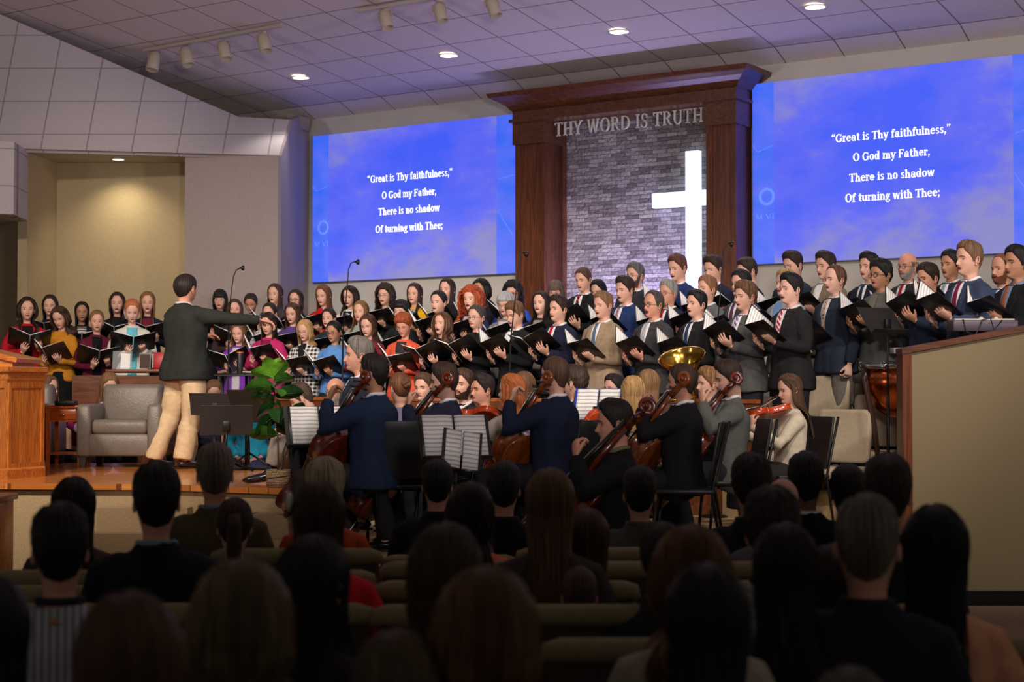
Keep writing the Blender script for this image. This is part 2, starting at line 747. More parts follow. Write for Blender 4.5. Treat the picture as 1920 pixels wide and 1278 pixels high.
        l(.16, 0, .16, .56, V); s(.17, 0, .28); l(.03, .48, .33, .48, v); a(.27, .55, .165, .175, 55, 180, V, v); dot(.36, .64, .06); adv = .36
    elif ch == 'u':
        l(.13, .14, .13, .5, V); s(.09, .5, .16); a(.27, .17, .195, .18, 180, 345, V, v); l(.42, 0, .42, .5, V); s(.37, .5, .15); s(.46, 0, .14); adv = .56
    elif ch == 'l':
        l(.15, 0, .15, .72, V); s(.15, 0, .27); s(.1, .72, .15); adv = .29
    elif ch == 'o':
        a(.26, .25, .235, .26, 0, 360, V, v); adv = .52
    elif ch == 'd':
        a(.23, .25, .2, .26, 0, 360, V, v); l(.42, 0, .42, .72, V); s(.37, .72, .16); s(.46, 0, .14); adv = .56
    elif ch == 'w':
        l(.21, 0, .08, .5, V); l(.21, 0, .35, .48, v * 1.2); l(.5, 0, .36, .5, V); l(.5, 0, .63, .5, v * 1.2); s(.08, .5, .18); s(.36, .5, .14); s(.64, .5, .16); adv = .71
    elif ch == 'g':
        a(.23, .32, .18, .185, 0, 360, V * .9, v); a(.24, -.07, .22, .14, 0, 360, V * .6, v); l(.1, .03, .2, .15, v * 1.3); dot(.43, .46, .05); adv = .49
    elif ch in ',;':
        dot(.12, .06, .075); l(.08, -.14, .15, .05, v * 1.1); adv = .25
        if ch == ';':
            dot(.12, .42, .075)
    elif ch == '“':
        for x in (.1, .29):
            dot(x, .58, .07); l(x - .05, .58, x + .04, .74, v)
        adv = .42
    elif ch == '”':
        for x in (.12, .31):
            dot(x, .66, .07); l(x - .05, .5, x + .05, .66, v)
        adv = .42
    elif ch == 'N':
        l(.13, 0, .13, .7, v * 1.2); l(.5, 0, .13, .7, V); l(.52, 0, .52, .7, v * 1.2); s(.13, 0, .2); s(.53, .7, .2); adv = .65
    elif ch == 'B':
        l(.13, 0, .13, .7, V); a(.26, .53, .2, .17, -90, 90, V, v); a(.27, .19, .24, .19, -90, 90, V, v); adv = .56
    elif ch == 'K':
        l(.13, 0, .13, .7, V); l(.2, .34, .5, .7, v * 1.4); l(.54, 0, .26, .42, V); adv = .58
    elif ch in 'M':
        l(.12, 0, .14, .7, v); l(.38, 0, .16, .7, V); l(.38, 0, .6, .7, v); l(.64, 0, .62, .7, V); adv = .76
    elif ch == 'V':
        l(.3, 0, .08, .7, V); l(.3, 0, .52, .7, v); adv = .6
    return L, adv


def text_mb(txt, V=0.135, v=0.05, track=0.0):
    """flat lettering in the xz plane, capitals 0.7 high; returns MB and width"""
    mb = MB()
    x = 0.0
    for ch in txt:
        L, adv = glyph(ch, V, v)
        for pts, fs in L:
            mb.add([(x + p[0], 0, p[1]) for p in pts], fs)
        x += adv + track
    return mb, x - track


def put_text(name, txt, p0, dirx, width, cap, m, parent, V=0.135, v=0.05, thick=0.0, flip=1, track=0.0, up=(0, 0, 1)):
    mb, w = text_mb(txt, V, v, track)
    k = width / w
    dz = cap / 0.7
    nrm = Vector(dirx).cross(Vector(up))
    if thick:
        mb2 = MB()
        vv = mb.verts()
        n = len(vv)
        v2 = np.concatenate([vv, vv + np.array([0, -1, 0]) * thick])
        fs = [q for q in mb.f] + [[i + n for i in reversed(q)] for q in mb.f]
        for q in mb.f:
            for i in range(len(q)):
                a_, b_ = q[i], q[(i + 1) % len(q)]
                fs.append([a_, b_, b_ + n, a_ + n])
        mb2.add(v2, fs)
        mb = mb2
    M = frame(p0, Vector(dirx) * k, -nrm, Vector(up) * dz)
    o = MB()
    o.merge(mb, M)
    return obj(name, o, m, parent, smooth=False)


# ------------------------------------------------------------------ room
M_ceil = None
cs, ct, cz_ = ceil_pt(1132, 37)
TILE = 0.70
M_ceil = uvgrid('ceiling_tiles', (218, 206, 206), (130, 118, 116), 0.022, offs=(-cs / TILE, -ct / TILE))
M_cove = uvgrid('cove_tiles', (190, 182, 184), (146, 138, 138), 0.03)
M_cream = mat('cream_wall_paint', (206, 202, 190), 0.85, var=0.03, scale=3)
M_beige = mat('beige_wall_cloth', (160, 147, 140), 0.95, var=0.08, scale=120, stretch=(1, 1, 0.2))
M_tan = mat('tan_wall_cloth', (176, 158, 124), 0.95, var=0.07, scale=120, stretch=(1, 1, 0.2))
M_dkwall = mat('brown_wall_paint', (96, 80, 62), 0.9)
M_rightwall = mat('khaki_wall_cloth', (130, 115, 87), 0.95, var=0.10, scale=160)
M_carpet = mat('beige_carpet', (176, 150, 112), 0.98, var=0.12, scale=90, bump=0.3)
M_dkcarpet = mat('brown_carpet', (122, 104, 84), 0.98, var=0.15, scale=60)
W_dark = wood('dark_cherry_wood', (112, 62, 36), (80, 40, 22), 0.32, 2, 5.0)
W_darkh = wood('dark_cherry_wood_level', (106, 62, 40), (76, 42, 26), 0.32, 0, 5.0)
W_pulpit = wood('honey_oak', (206, 128, 54), (166, 88, 28), 0.30, 2, 9.0, 0.25)
W_pulpith = wood('honey_oak_level', (206, 128, 54), (166, 88, 28), 0.30, 0, 9.0, 0.25)
W_table = wood('cherry_table_wood', (196, 104, 42), (158, 74, 28), 0.30, 2, 10.0, 0.25)
W_rail = wood('brown_rail_wood', (116, 66, 36), (88, 46, 24), 0.35, 0, 6.0)
M_black = mat('black_metal', (18, 18, 20), 0.45, 0.3)
M_chrome = mat('chrome', (200, 200, 205), 0.15, 1.0)
M_white = mat('white_enamel', (214, 208, 198), 0.5)
M_paper = mat('sheet_paper', (232, 230, 226), 0.8)


def structure(name, mb, m, smooth=False, **k):
    return obj(name, mb, m, None, smooth, kind='structure', **k)


def stripwall(name, pts, z0, z1, m, thick=0.12, side=1):
    """upright wall along plan points, given real thickness"""
    mb = MB()
    for a_, b_ in zip(pts[:-1], pts[1:]):
        a_, b_ = Vector(a_[:2] + (0,) if isinstance(a_, tuple) else (a_.x, a_.y, 0)), Vector(b_[:2] + (0,) if isinstance(b_, tuple) else (b_.x, b_.y, 0))
        d = (b_ - a_)
        n = Vector((d.y, -d.x, 0)).normalized() * thick * side
        poly = [(a_.x, a_.y), (b_.x, b_.y), (b_.x - n.x, b_.y - n.y), (a_.x - n.x, a_.y - n.y)]
        mb.prism(poly, z0, z1)
    return structure(name, mb, m)


# ceiling: two sloping bands with UV tiles
mb = MB()
vs, uv, fs = [], [], []
S_L, S_R = s_of(578) - 16, s_of(2300) + 3
for t in (-0.02, KT, 24.0):
    for s in (S_L, S_R):
        p = W(s, t, ceil_z(t))
        vs.append(p)
        uv.append((s / TILE, t / TILE if t <= KT else (KT + (t - KT) * sqrt(1 + CSL ** 2)) / TILE))
fs = [(0, 1, 3, 2), (2, 3, 5, 4)]
n0 = len(vs)
for t in (-0.02, KT, 24.0):
    for s in (S_L, S_R):
        vs.append(W(s, t, ceil_z(t) + 0.15))
        uv.append((s, t))
fs += [(n0 + 2, n0 + 3, n0 + 1, n0), (n0 + 4, n0 + 5, n0 + 3, n0 + 2)]
mb.add(vs, fs)
mb.uv = uv
structure('ceiling', mb, M_ceil)

# recess depth from the width of the jamb in view
TP = 0.42
sL0, sL1 = s_of(966, TP), s_of(1021, TP)
sR0, sR1 = s_of(1325, TP), s_of(1381, TP)
rec = 0.1
for _ in range(400):
    if s_of(1050, -rec) < sL1:
        break
    rec += 0.01
print('recess', rec, 'walls z', z_of(1420, 125), z_of(585, 219), 'ceil kink', ceil_pt(1260, 115), ceil_pt(800, 172), ceil_pt(444, 217), ceil_pt(0, 25), ceil_pt(540, 222))

# stage wall in pieces round the recess
sA, sE = s_of(578), s_of(2300)
mb = MB()


def wbox(mb, s0, s1, t0, t1, z0, z1, mi=0):
    a_, b_, c_, d_ = W(s0, t1, 0), W(s1, t1, 0), W(s1, t0, 0), W(s0, t0, 0)
    mb.prism([(a_.x, a_.y), (b_.x, b_.y), (c_.x, c_.y), (d_.x, d_.y)], z0, z1, mi)
    return mb


wbox(mb, sA, sL0 + 0.1, -0.15, 0, 0, CZ0 + .02)
wbox(mb, sR1 - 0.1, sE, -0.15, 0, 0, CZ0 + .02)
structure('wall_stage', mb, M_cream)

# stacked stone wall in the recess
M_stone = bpy.data.materials.new('stacked_ledgestone')
nt, nd, lk, b = nodes_of(M_stone)
uvn = nd.new('ShaderNodeUVMap')
bk = nd.new('ShaderNodeTexBrick')
bk.offset = 0.37
bk.squash = 0.72
bk.squash_frequency = 3
bk.offset_frequency = 2
for k_, v_ in (('Scale', 1.0), ('Mortar Size', 0.0028), ('Brick Width', 0.19), ('Row Height', 0.048), ('Bias', 0.0)):
    bk.inputs[k_].default_value = v_
bk.inputs['Color1'].default_value = lin((132, 124, 124)) + (1,)
bk.inputs['Color2'].default_value = lin((206, 200, 196)) + (1,)
bk.inputs['Mortar'].default_value = lin((96, 90, 94)) + (1,)
lk.new(uvn.outputs[0], bk.inputs['Vector'])
bk2 = nd.new('ShaderNodeTexBrick')
bk2.offset = 0.37
bk2.squash = 0.72
bk2.squash_frequency = 3
for k_, v_ in (('Scale', 1.0), ('Mortar Size', 0.0), ('Brick Width', 0.19), ('Row Height', 0.048), ('Bias', -0.72)):
    bk2.inputs[k_].default_value = v_
bk2.inputs['Color1'].default_value = (1, 1, 1, 1)
bk2.inputs['Color2'].default_value = lin((150, 96, 70)) + (1,)
mp_ = nd.new('ShaderNodeMapping')
mp_.inputs['Location'].default_value = (0.19 * 37, 0.048 * 24, 0)
lk.new(uvn.outputs[0], mp_.inputs[0])
lk.new(mp_.outputs[0], bk2.inputs['Vector'])
mxn = nd.new('ShaderNodeMix')
mxn.data_type = 'RGBA'
mxn.blend_type = 'MULTIPLY'
mxn.inputs[0].default_value = 0.55
lk.new(bk.outputs[0], mxn.inputs[6])
lk.new(bk2.outputs[0], mxn.inputs[7])
nz_ = nd.new('ShaderNodeTexNoise')
nz_.inputs['Scale'].default_value = 26
nz_.inputs['Detail'].default_value = 6
lk.new(uvn.outputs[0], nz_.inputs['Vector'])
mr_ = nd.new('ShaderNodeMapRange')
mr_.inputs[1].default_value = .3
mr_.inputs[2].default_value = .7
mr_.inputs[3].default_value = 0.7
mr_.inputs[4].default_value = 1.15
lk.new(nz_.outputs[0], mr_.inputs[0])
sc_ = nd.new('ShaderNodeVectorMath')
sc_.operation = 'SCALE'
lk.new(mxn.outputs[2], sc_.inputs[0])
lk.new(mr_.outputs[0], sc_.inputs['Scale'])
lk.new(sc_.outputs[0], b.inputs['Base Color'])
b.inputs['Roughness'].default_value = 0.9
ad_ = nd.new('ShaderNodeMath')
ad_.operation = 'ADD'
lk.new(bk.outputs[0], ad_.inputs[0])
lk.new(nz_.outputs[0], ad_.inputs[1])
bp_ = nd.new('ShaderNodeBump')
bp_.inputs['Strength'].default_value = 0.8
bp_.inputs['Distance'].default_value = 0.03
lk.new(ad_.outputs[0], bp_.inputs['Height'])
lk.new(bp_.outputs[0], b.inputs['Normal'])
mb = MB()
sB = sR1
zt = CZ0
q = [W(sL1 - .05, -rec, 0), W(sB, -rec, 0), W(sB, -rec, zt), W(sL1 - .05, -rec, zt)]
bq = [p - N * 0.15 for p in q]
mb.add(q + bq, [(0, 1, 2, 3), (7, 6, 5, 4), (0, 3, 7, 4), (1, 5, 6, 2), (3, 2, 6, 7)])
w_ = sB - sL1 + .05
mb.uv = [(0, 0), (w_, 0), (w_, zt), (0, zt)] * 2
structure('wall_stone_recess', mb, M_stone)
mb = MB()
wbox(mb, sL1 - .05, sB, -rec, 0, CZ0, CZ0 + .15)
structure('ceiling_recess', mb, M_cream)
mb = MB()
wbox(mb, sR0 + .08, sR0 + .2, -rec, 0.0, 0, CZ0)
structure('wall_recess_side', mb, W_dark)

# wooden surround: two pillars and the entablature
sur = empty('wooden_surround', W((sL0 + sR1) / 2, 0.2, 0), 0, 'dark cherry wood portal surround with two pillars and heavy crown round the stone recess', 'surround')
sur.rotation_euler = (0, 0, 0)
off = -sur.location


def wpart(name, mb, m, parent, **k):
    mb.v = [v + np.array(off) for v in mb.v]
    return obj(name, mb, m, parent, False, **k)


zcapL = z_of(965, 267, TP)
zcapR = z_of(1390, 233, TP)
zmold = z_of(965, 226, TP)
zmoldR = z_of(1400, 182, TP)
zcrown = z_of(961, 205, TP)
zcrownR = z_of(1391, 165, TP)
zc1, zm1, zk1 = (zcapL + zcapR) / 2, (zmold + zmoldR) / 2, (zcrown + zcrownR) / 2
print('surround z', zcapL, zcapR, zmold, zmoldR, zcrown, zcrownR)
for s0, s1, inner in ((sL0, sL1, 1), (sR0, sR1, 0)):
    mb = MB()
    wbox(mb, s0, s1, 0, TP - .025, 0.5, zc1)
    wbox(mb, s0, s0 + .075, 0, TP, 0.5, zc1)
    wbox(mb, s1 - .05, s1, 0, TP, 0.5, zc1)
    wbox(mb, s0, s1, 0, TP + .0, 0.5, 1.0)
    if inner:
        wbox(mb, s1 - .05, s1, -rec, 0.02, 0.5, CZ0)
    wpart('pillar', mb, W_dark, sur)
    mb = MB()
    wbox(mb, s0 - .02, s1 + .02, 0, TP + .03, zc1, zm1)
    wpart('pillar_capital', mb, W_darkh, sur)
mb = MB()
wbox(mb, sL0 - .05, sR1 + .05, 0, TP + .07, zm1 - .012, zm1 + .025)
wpart('molding', mb, W_darkh, sur)
mb = MB()
wbox(mb, sL0 - .02, sR1 + .02, 0, TP + .03, zm1 + .02, zk1)
wpart('frieze', mb, W_darkh, sur)
mb = MB()
rings = []
ecr = 0.04
while s_of(911, TP + ecr) < sL0 - ecr and ecr < .6:
    ecr += .005
ztop = (z_of(911, 172, TP + ecr) + z_of(1397, 117, TP + ecr)) / 2
ztop = min(ztop, ceil_z(TP + ecr) - .02)
print('crown', ecr, ztop, zk1)
for k, (dz, dt) in enumerate([(0, .0), (.04, .03), (.07, .05), (.16, .10), (.26, .20), (.34, .30), (.36, .33), (.47, .36)]):
    z = zk1 + (ztop - zk1) * dz / .47
    e = .02 + dt / .36 * (ecr - .02)
    ring = [W(sL0 - e, 0.0, z), W(sL0 - e, TP + e, z), W(sR1 + e, TP + e, z), W(sR1 + e, 0.0, z)]
    rings.append(ring)
v_, f_ = loft(rings, True)
mb.add(v_, f_)
wpart('crown', mb, W_darkh, sur)

# glass front of the recess with the raised text
gl = bpy.data.materials.new('clear_glass')
nt, nd, lk, b = nodes_of(gl)
b.inputs['Base Color'].default_value = (0.9, 0.94, 1, 1)
b.inputs['Roughness'].default_value = 0.02
b.inputs['Transmission Weight'].default_value = 1.0
b.inputs['IOR'].default_value = 1.0
b.inputs['Alpha'].default_value = 0.12
M_glass = gl
TG = 0.20
mb = MB()
zg0, zg1 = z_of(1035, 262, TG), zm1 + .01
wbox(mb, sL1, sR0 + .02, TG - .012, TG, 3.9, zg1)
tag_g = obj('glass_panel', mb, M_glass, None, False, label='clear glass pane across the top of the stone recess', cat='glass pane')
sign = empty('sign_lettering', W(s_of(1035, TG + .03), TG + .03, z_of(1035, 255, TG + .03)), 0, 'silver raised capital letters reading THY WORD IS TRUTH above the stone recess', 'sign')
p0 = W(s_of(1041, TG + .03), TG + .03, z_of(1035, 255, TG + .03)) - sign.location
wtxt = s_of(1321, TG + .03) - s_of(1041, TG + .03)
M_let = mat('brushed_silver_letters', (236, 232, 222), 0.5, 0.0)
words = 'THY WORD IS TRUTH'
full, fw = text_mb(words, 0.10, 0.045, 0.05)
k_ = wtxt / fw
xx = 0
for wd in words.split(' '):
    m_, ww = text_mb(wd, 0.10, 0.045, 0.05)
    put_text('word', wd, p0 + A * xx, A, ww * k_, 0.165, M_let, sign, 0.10, 0.045, 0.02, track=0.05)
    xx += (ww + 0.05 + 0.26 + 0.05) * k_

# glowing cross
TC = -rec + 0.16
cr = empty('cross', W(s_of(1298, TC), TC, 2.2), 0, 'tall glowing white cross mounted on the stacked stone wall', 'cross')
M_cross = mat('white_light_box', (214, 228, 255), 0.5, emit=1.5)
sc0, sc1 = s_of(1286, TC), s_of(1310, TC)
zc_t, zc_b = z_of(1298, 281, TC), z_of(1298, 560, TC)
zb0, zb1 = z_of(1223, 389, TC), z_of(1223, 362, TC)
scm = (sc0 + sc1) / 2
arm = scm - s_of(1223, TC)
mb = MB()
wbox(mb, sc0, sc1, TC - .09, TC, zc_b, zc_t)
wbox(mb, scm - arm, scm + arm, TC - .089, TC - .001, zb0, zb1)
mb.v = [v - np.array(cr.location) for v in mb.v]
obj('light_box', mb, M_cross, cr, False)
mb = MB()
wbox(mb, sc0 + .03, sc1 - .03, -rec, TC - .08, zc_b + .03, zc_t - .03)
wbox(mb, scm - arm + .03, scm + arm - .03, -rec, TC - .08, zb0 + .03, zb1 - .03)
mb.v = [v - np.array(cr.location) for v in mb.v]
obj('mount', mb, M_white, cr, False)


# ---- projection screens
def screen_mat(name, u1, u2, seed):
    m = bpy.data.materials.new(name)
    nt, nd, lk, b = nodes_of(m)
    uvn = nd.new('ShaderNodeUVMap')
    sp = nd.new('ShaderNodeSeparateXYZ')
    lk.new(uvn.outputs[0], sp.inputs[0])
    n1 = nd.new('ShaderNodeTexNoise')
    n1.inputs['Scale'].default_value = 2.6
    n1.inputs['Detail'].default_value = 7
    n1.inputs['Roughness'].default_value = 0.62
    mpx = nd.new('ShaderNodeMapping')
    mpx.inputs['Location'].default_value = (seed, seed * 2, 0)
    lk.new(uvn.outputs[0], mpx.inputs[0])
    lk.new(mpx.outputs[0], n1.inputs['Vector'])
    # more lavender near the lower right and the edges of the picture, bluer in the upper middle
    vd = nd.new('ShaderNodeVectorMath')
    vd.operation = 'DISTANCE'
    vd.inputs[1].default_value = (0.47, 0.58, 0)
    lk.new(uvn.outputs[0], vd.inputs[0])
    ad = nd.new('ShaderNodeMath')
    ad.operation = 'MULTIPLY_ADD'
    ad.inputs[1].default_value = 0.62
    lk.new(vd.outputs['Value'], ad.inputs[0])
    lk.new(n1.outputs[0], ad.inputs[2])
    cr_ = nd.new('ShaderNodeValToRGB')
    e = cr_.color_ramp.elements
    e[0].position = 0.56
    e[0].color = lin((34, 84, 255)) + (1,)
    e[1].position = 0.92
    e[1].color = lin((134, 134, 205)) + (1,)
    e2 = cr_.color_ramp.elements.new(0.74)
    e2.color = lin((84, 98, 252)) + (1,)
    lk.new(ad.outputs[0], cr_.inputs[0])
    n2 = nd.new('ShaderNodeTexNoise')
    n2.inputs['Scale'].default_value = 9
    n2.inputs['Detail'].default_value = 5
    lk.new(mpx.outputs[0], n2.inputs['Vector'])
    c2 = nd.new('ShaderNodeValToRGB')
    c2.color_ramp.elements[0].position = 0.35
    c2.color_ramp.elements[0].color = lin((30, 100, 255)) + (1,)
    c2.color_ramp.elements[1].position = 0.7
    c2.color_ramp.elements[1].color = lin((84, 110, 255)) + (1,)
    lk.new(n2.outputs[0], c2.inputs[0])
    l1 = nd.new('ShaderNodeMath')
    l1.operation = 'LESS_THAN'
    l1.inputs[1].default_value = u1
    lk.new(sp.outputs[0], l1.inputs[0])
    l2 = nd.new('ShaderNodeMath')
    l2.operation = 'GREATER_THAN'
    l2.inputs[1].default_value = u2
    lk.new(sp.outputs[0], l2.inputs[0])
    mxm = nd.new('ShaderNodeMath')
    mxm.operation = 'MAXIMUM'
    lk.new(l1.outputs[0], mxm.inputs[0])
    lk.new(l2.outputs[0], mxm.inputs[1])
    mx = nd.new('ShaderNodeMix')
    mx.data_type = 'RGBA'
    lk.new(mxm.outputs[0], mx.inputs[0])
    lk.new(cr_.outputs[0], mx.inputs[6])
    lk.new(c2.outputs[0], mx.inputs[7])
    lk.new(mx.outputs[2], b.inputs['Emission Color'])
    b.inputs['Emission Strength'].default_value = 0.88
    b.inputs['Base Color'].default_value = (0.12, 0.12, 0.13, 1)
    b.inputs['Roughness'].default_value = 0.9
    return m


M_txt = mat('projected_white', (255, 255, 255), 0.9, emit=1.25)
M_faint = mat('projected_pale_blue', (92, 132, 255), 0.9, emit=0.95)
M_rim = mat('grey_screen_edge', (84, 82, 88), 0.6)
TS = 0.07


def make_screen(label, s0, s1, z0, z1, u1, u2, lines, seed):
    root = empty('projection_screen', W((s0 + s1) / 2, 0, z0), 0, label, 'screen', 'projection screens')
    mb = MB()
    wbox(mb, s0, s1, 0.0, TS - .012, z0 - .012, z1)
    mb.v = [v - np.array(root.location) for v in mb.v]
    obj('screen_case', mb, M_rim, root, False)
    mb = MB()
    q = [W(s0, TS, z0), W(s1, TS, z0), W(s1, TS, z1), W(s0, TS, z1)]
    bq = [p - N * .011 for p in q]
    mb.add([p - root.location for p in q + bq], [(0, 1, 2, 3), (0, 4, 5, 1), (1, 5, 6, 2), (2, 6, 7, 3), (3, 7, 4, 0)])
    mb.uv = [(0, 0), (1, 0), (1, 1), (0, 1)] * 2
    obj('picture', mb, screen_mat('projected_picture', u1, u2, seed), root, False)
    for txt, pa, ya, pb, cap in lines:
        a0, a1 = s_of(pa, TS + .004), s_of(pb, TS + .004)
        p = W(a0, TS + .004, z_of(pa, ya, TS + .004)) - root.location
        kx = (a1 - a0) / text_mb(txt, .14, .06)[1]
        for wd in txt.split(' '):
            ww = text_mb(wd, .14, .06)[1]
            put_text('lyric_word', wd, p, A, ww * kx, cap, M_txt, root, 0.14, 0.06)
            p = p + A * (ww + .26) * kx
    # faint drawing marks in the side bands
    mb = MB()
    wd = s1 - s0

    def wl(u0, v0, u1_, v1_, w=.006):
        a_, b_ = (s0 + u0 * wd, z0 + v0 * (z1 - z0)), (s0 + u1_ * wd, z0 + v1_ * (z1 - z0))
        d = Vector((b_[0] - a_[0], b_[1] - a_[1])).normalized()
        nx, nz = -d.y * w / 2, d.x * w / 2
        mb.add([W(x, TS + .003, z) - root.location for x, z in ((a_[0] - nx, a_[1] - nz), (b_[0] - nx, b_[1] - nz), (b_[0] + nx, b_[1] + nz), (a_[0] + nx, a_[1] + nz))], [(0, 1, 2, 3)])
    wl(0.0, .66, .02, .62); wl(.02, .62, u1 * .97, .65)
    wl(u2 + .005, .60, .998, .63); wl(u2 + .005, .40, u2 + .07, .24)
    for c0, r0 in ((0.055, .055),):
        o_, f_ = _arc(s0 + c0 * wd, z0 + .37 * (z1 - z0), .10, .10, 0, 360, .035, .03, 20)
        mb.add([W(x, TS + .003, z) - root.location for x, z in o_], f_)
    obj('picture_pattern', mb, M_faint, root, False)
    put_text('caption_mark', 'M VI', W(s0 + .01 * wd, TS + .003, z0 + .245 * (z1 - z0)) - root.location, A, u1 * wd * .9, .06, M_faint, root, 0.1, 0.05)
    return root


r0_, r1_ = s_of(1412.5, TS), s_of(1945, TS)
zr0, zr1 = z_of(1415, 495, TS), z_of(1413, 157, TS)
l0_, l1_ = s_of(585, TS), s_of(990, TS)
zl0, zl1 = z_of(584, 529, TS), z_of(586, 254, TS)
print('screens', zr0, zr1, zl0, zl1, r1_ - r0_, l1_ - l0_, 'rightend z', z_of(1905, 475, TS), z_of(1903, 112, TS))
zb_, zt_ = (zr0 * .6 + zl0 * .4), (zr1 + zl1) / 2
make_screen('large blue projection screen with white lyrics, above the men singers', r0_, r1_, zr0, zr1 + .01,
            (s_of(1453, TS) - r0_) / (r1_ - r0_), (s_of(1903, TS) - r0_) / (r1_ - r0_),
            [('“Great is Thy faithfulness,”', 1561, 266, 1786, .088), ('O God my Father,', 1601, 301, 1747, .088),
             ('There is no shadow', 1594, 340, 1755, .088), ('Of turning with Thee;', 1586, 378, 1765, .088)], 3.1)
make_screen('large blue projection screen with white lyrics, above the women singers', l0_, l1_, zl0, zl1,
            (s_of(615, TS) - l0_) / (l1_ - l0_), (s_of(931, TS) - l0_) / (l1_ - l0_),
            [('“Great is Thy faithfulness,”', 688, 342, 848, .094), ('O God my Father,', 715, 372, 818, .094),
             ('There is no shadow', 709, 403, 824, .094), ('Of turning with Thee;', 703, 436, 830, .094)], 3.1)

# ---- left side of the hall


def cp(px, py):
    s, t, z = ceil_pt(px, py)
    return W(s, t, z)


zS = ZY(290, 150)
P520, P345 = G(520, 0, 150), G(345, 0, 150.5)
P556, P578 = G(556, 0, 138.5), W(s_of(578), 0, 0)
B0, B1, B2 = G(-60, zS, 155.5), G(418, zS, 151), G(521, zS, 150)
T0, T1 = cp(-70, -5), PT(445, 217, 144.2)
stripwall('wall_left_front', [P345, P520], 0, zS, M_beige)
kk = 0.0
while (P520.lerp(P556, kk).x / P520.lerp(P556, kk).y) * F + CX < 541:
    kk += .01
T2 = P520.lerp(P556, kk)
T2.z = CAMZ + (HZ - 222) * T2.y / F
mb = MB()
pr = [(P520.x, P520.y, 0), (P556.x, P556.y, 0), (P556.x, P556.y, CZ0), (T2.x, T2.y, min(T2.z, CZ0)), (P520.x, P520.y, zS)]
v = pr + [(x + .03, y + .06, z) for x, y, z in pr]
mb.add(v, [(0, 1, 2, 3, 4), (9, 8, 7, 6, 5), (0, 5, 6, 1), (1, 6, 7, 2), (2, 7, 8, 3), (3, 8, 9, 4), (4, 9, 5, 0)])
structure('wall_left_return', mb, M_beige)
mb = MB()
q0, q1 = G(538, 0, 139.5), G(579.5, 0, 137.2)
mb.add(*loft([[(q0.x, q0.y, z), (q1.x, q1.y, z), (q1.x + .02, q1.y + .3, z), (q0.x, q0.y + .3, z)] if k else [(q0.x + .07, q0.y + .05, z), (q1.x - .03, q1.y + .05, z), (q1.x, q1.y + .3, z), (q0.x + .07, q0.y + .3, z)] for k, z in ((0, ZY(240, 138)), (1, ZY(226, 138)), (1, CZ0))], True))
structure('trim_pilaster_cap', mb, M_beige)
mb = MB()
mb.prism([(P556.x, P556.y), (P578.x, P578.y), (P578.x + .1, P578.y + .4), (P556.x - .1, P556.y + .4)], 0, CZ0)
structure('pilaster_stage', mb, M_beige)
PN0, PN1 = G(105, 0, 145), G(345, 0, 145)
stripwall('wall_alcove_back', [PN0, PN1], 0, zS, M_tan)
stripwall('wall_alcove_side', [G(49, 0, 152), PN0], 0, zS, M_tan)
stripwall('wall_alcove_end', [PN1, P345], 0, zS, M_tan, side=1)
mb = MB()
for a_ in (0,):
    p = [B0 + Vector((0, .01, 0)), B1 + Vector((0, .01, 0)), P520 + Vector((0, .01, 0)), P520 + Vector((0, .3, 0)), PN1 + Vector((0, .12, 0)), PN0 + Vector((0, .12, 0)), G(-120, 0, 138)]
    mb.prism([(q_.x, q_.y) for q_ in p], zS, zS + .012)
structure('ceiling_alcove', mb, mat('plain_ceiling_paint', (190, 180, 165), 0.9))
stripwall('wall_left_passage', [G(-200, 0, 141), G(60, 0, 141)], 0, zS, M_dkwall)

# sloping cove of large tiles, slightly twisted between the wall head and the ceiling edge
def cove(name, a_, b_, c_, d_, K=16):
    """bottom left, bottom right, top right, top left; joints run level and upright on it"""
    v, uv = [], []
    for j in range(K + 1):
        for i in range(K + 1):
            p = a_.lerp(d_, j / K).lerp(b_.lerp(c_, j / K), i / K)
            v.append(p)
            el, az = (p.z - CAMZ) / p.y * F, p.x / p.y * F
            uv.append(((az + 873 + (530 - el) * .175) / 86 + .0, (el - 469) / 62.5))
    f = [(j * (K + 1) + i, j * (K + 1) + i + 1, (j + 1) * (K + 1) + i + 1, (j + 1) * (K + 1) + i) for j in range(K) for i in range(K)]
    n = len(v)
    v += [p + Vector((0, 0.10, -0.03)) for p in v]
    f += [tuple(reversed([q_ + n for q_ in ff])) for ff in list(f)]
    mb = MB()
    mb.add(v, f)
    mb.uv = uv * 2
    return structure(name, mb, M_cove)


cove('trim_cove_long', B0, B1, T1, T0)
cove('trim_cove_short', B1, B2, T2, T1, 6)
# boxed speaker bulkhead at the far left
mb = MB()
pa, pb, pc = G(-60, 0, 160), G(23, 0, 159), G(49.5, 0, 153)
zb3 = ZY(405, 157)
poly = [(pa.x, pa.y), (pb.x, pb.y), (pc.x, pc.y), (pc.x - .5, pc.y + .6), (pa.x, pa.y + 1)]
v, f = loft([[(x, y, zb3) for x, y in poly], [(x, y, zS) for x, y in poly]], True)
mb.add(v, f)
mb.uv = [(0.55, 0.25), (.95, .25), (1.2, .25), (2, .25), (3, .25), (0.55, 2.2), (.95, 2.2), (1.2, 2.2), (2, 2.2), (3, 2.2)]
structure('trim_bulkhead', mb, M_cove)

# ---- floors
mb = MB()
mb.prism([(-14, -3), (14, -3), (14, 30), (-14, 30)], -0.2, 0)
structure('floor', mb, M_dkcarpet)
STZ, ORZ = 0.90, 0.50
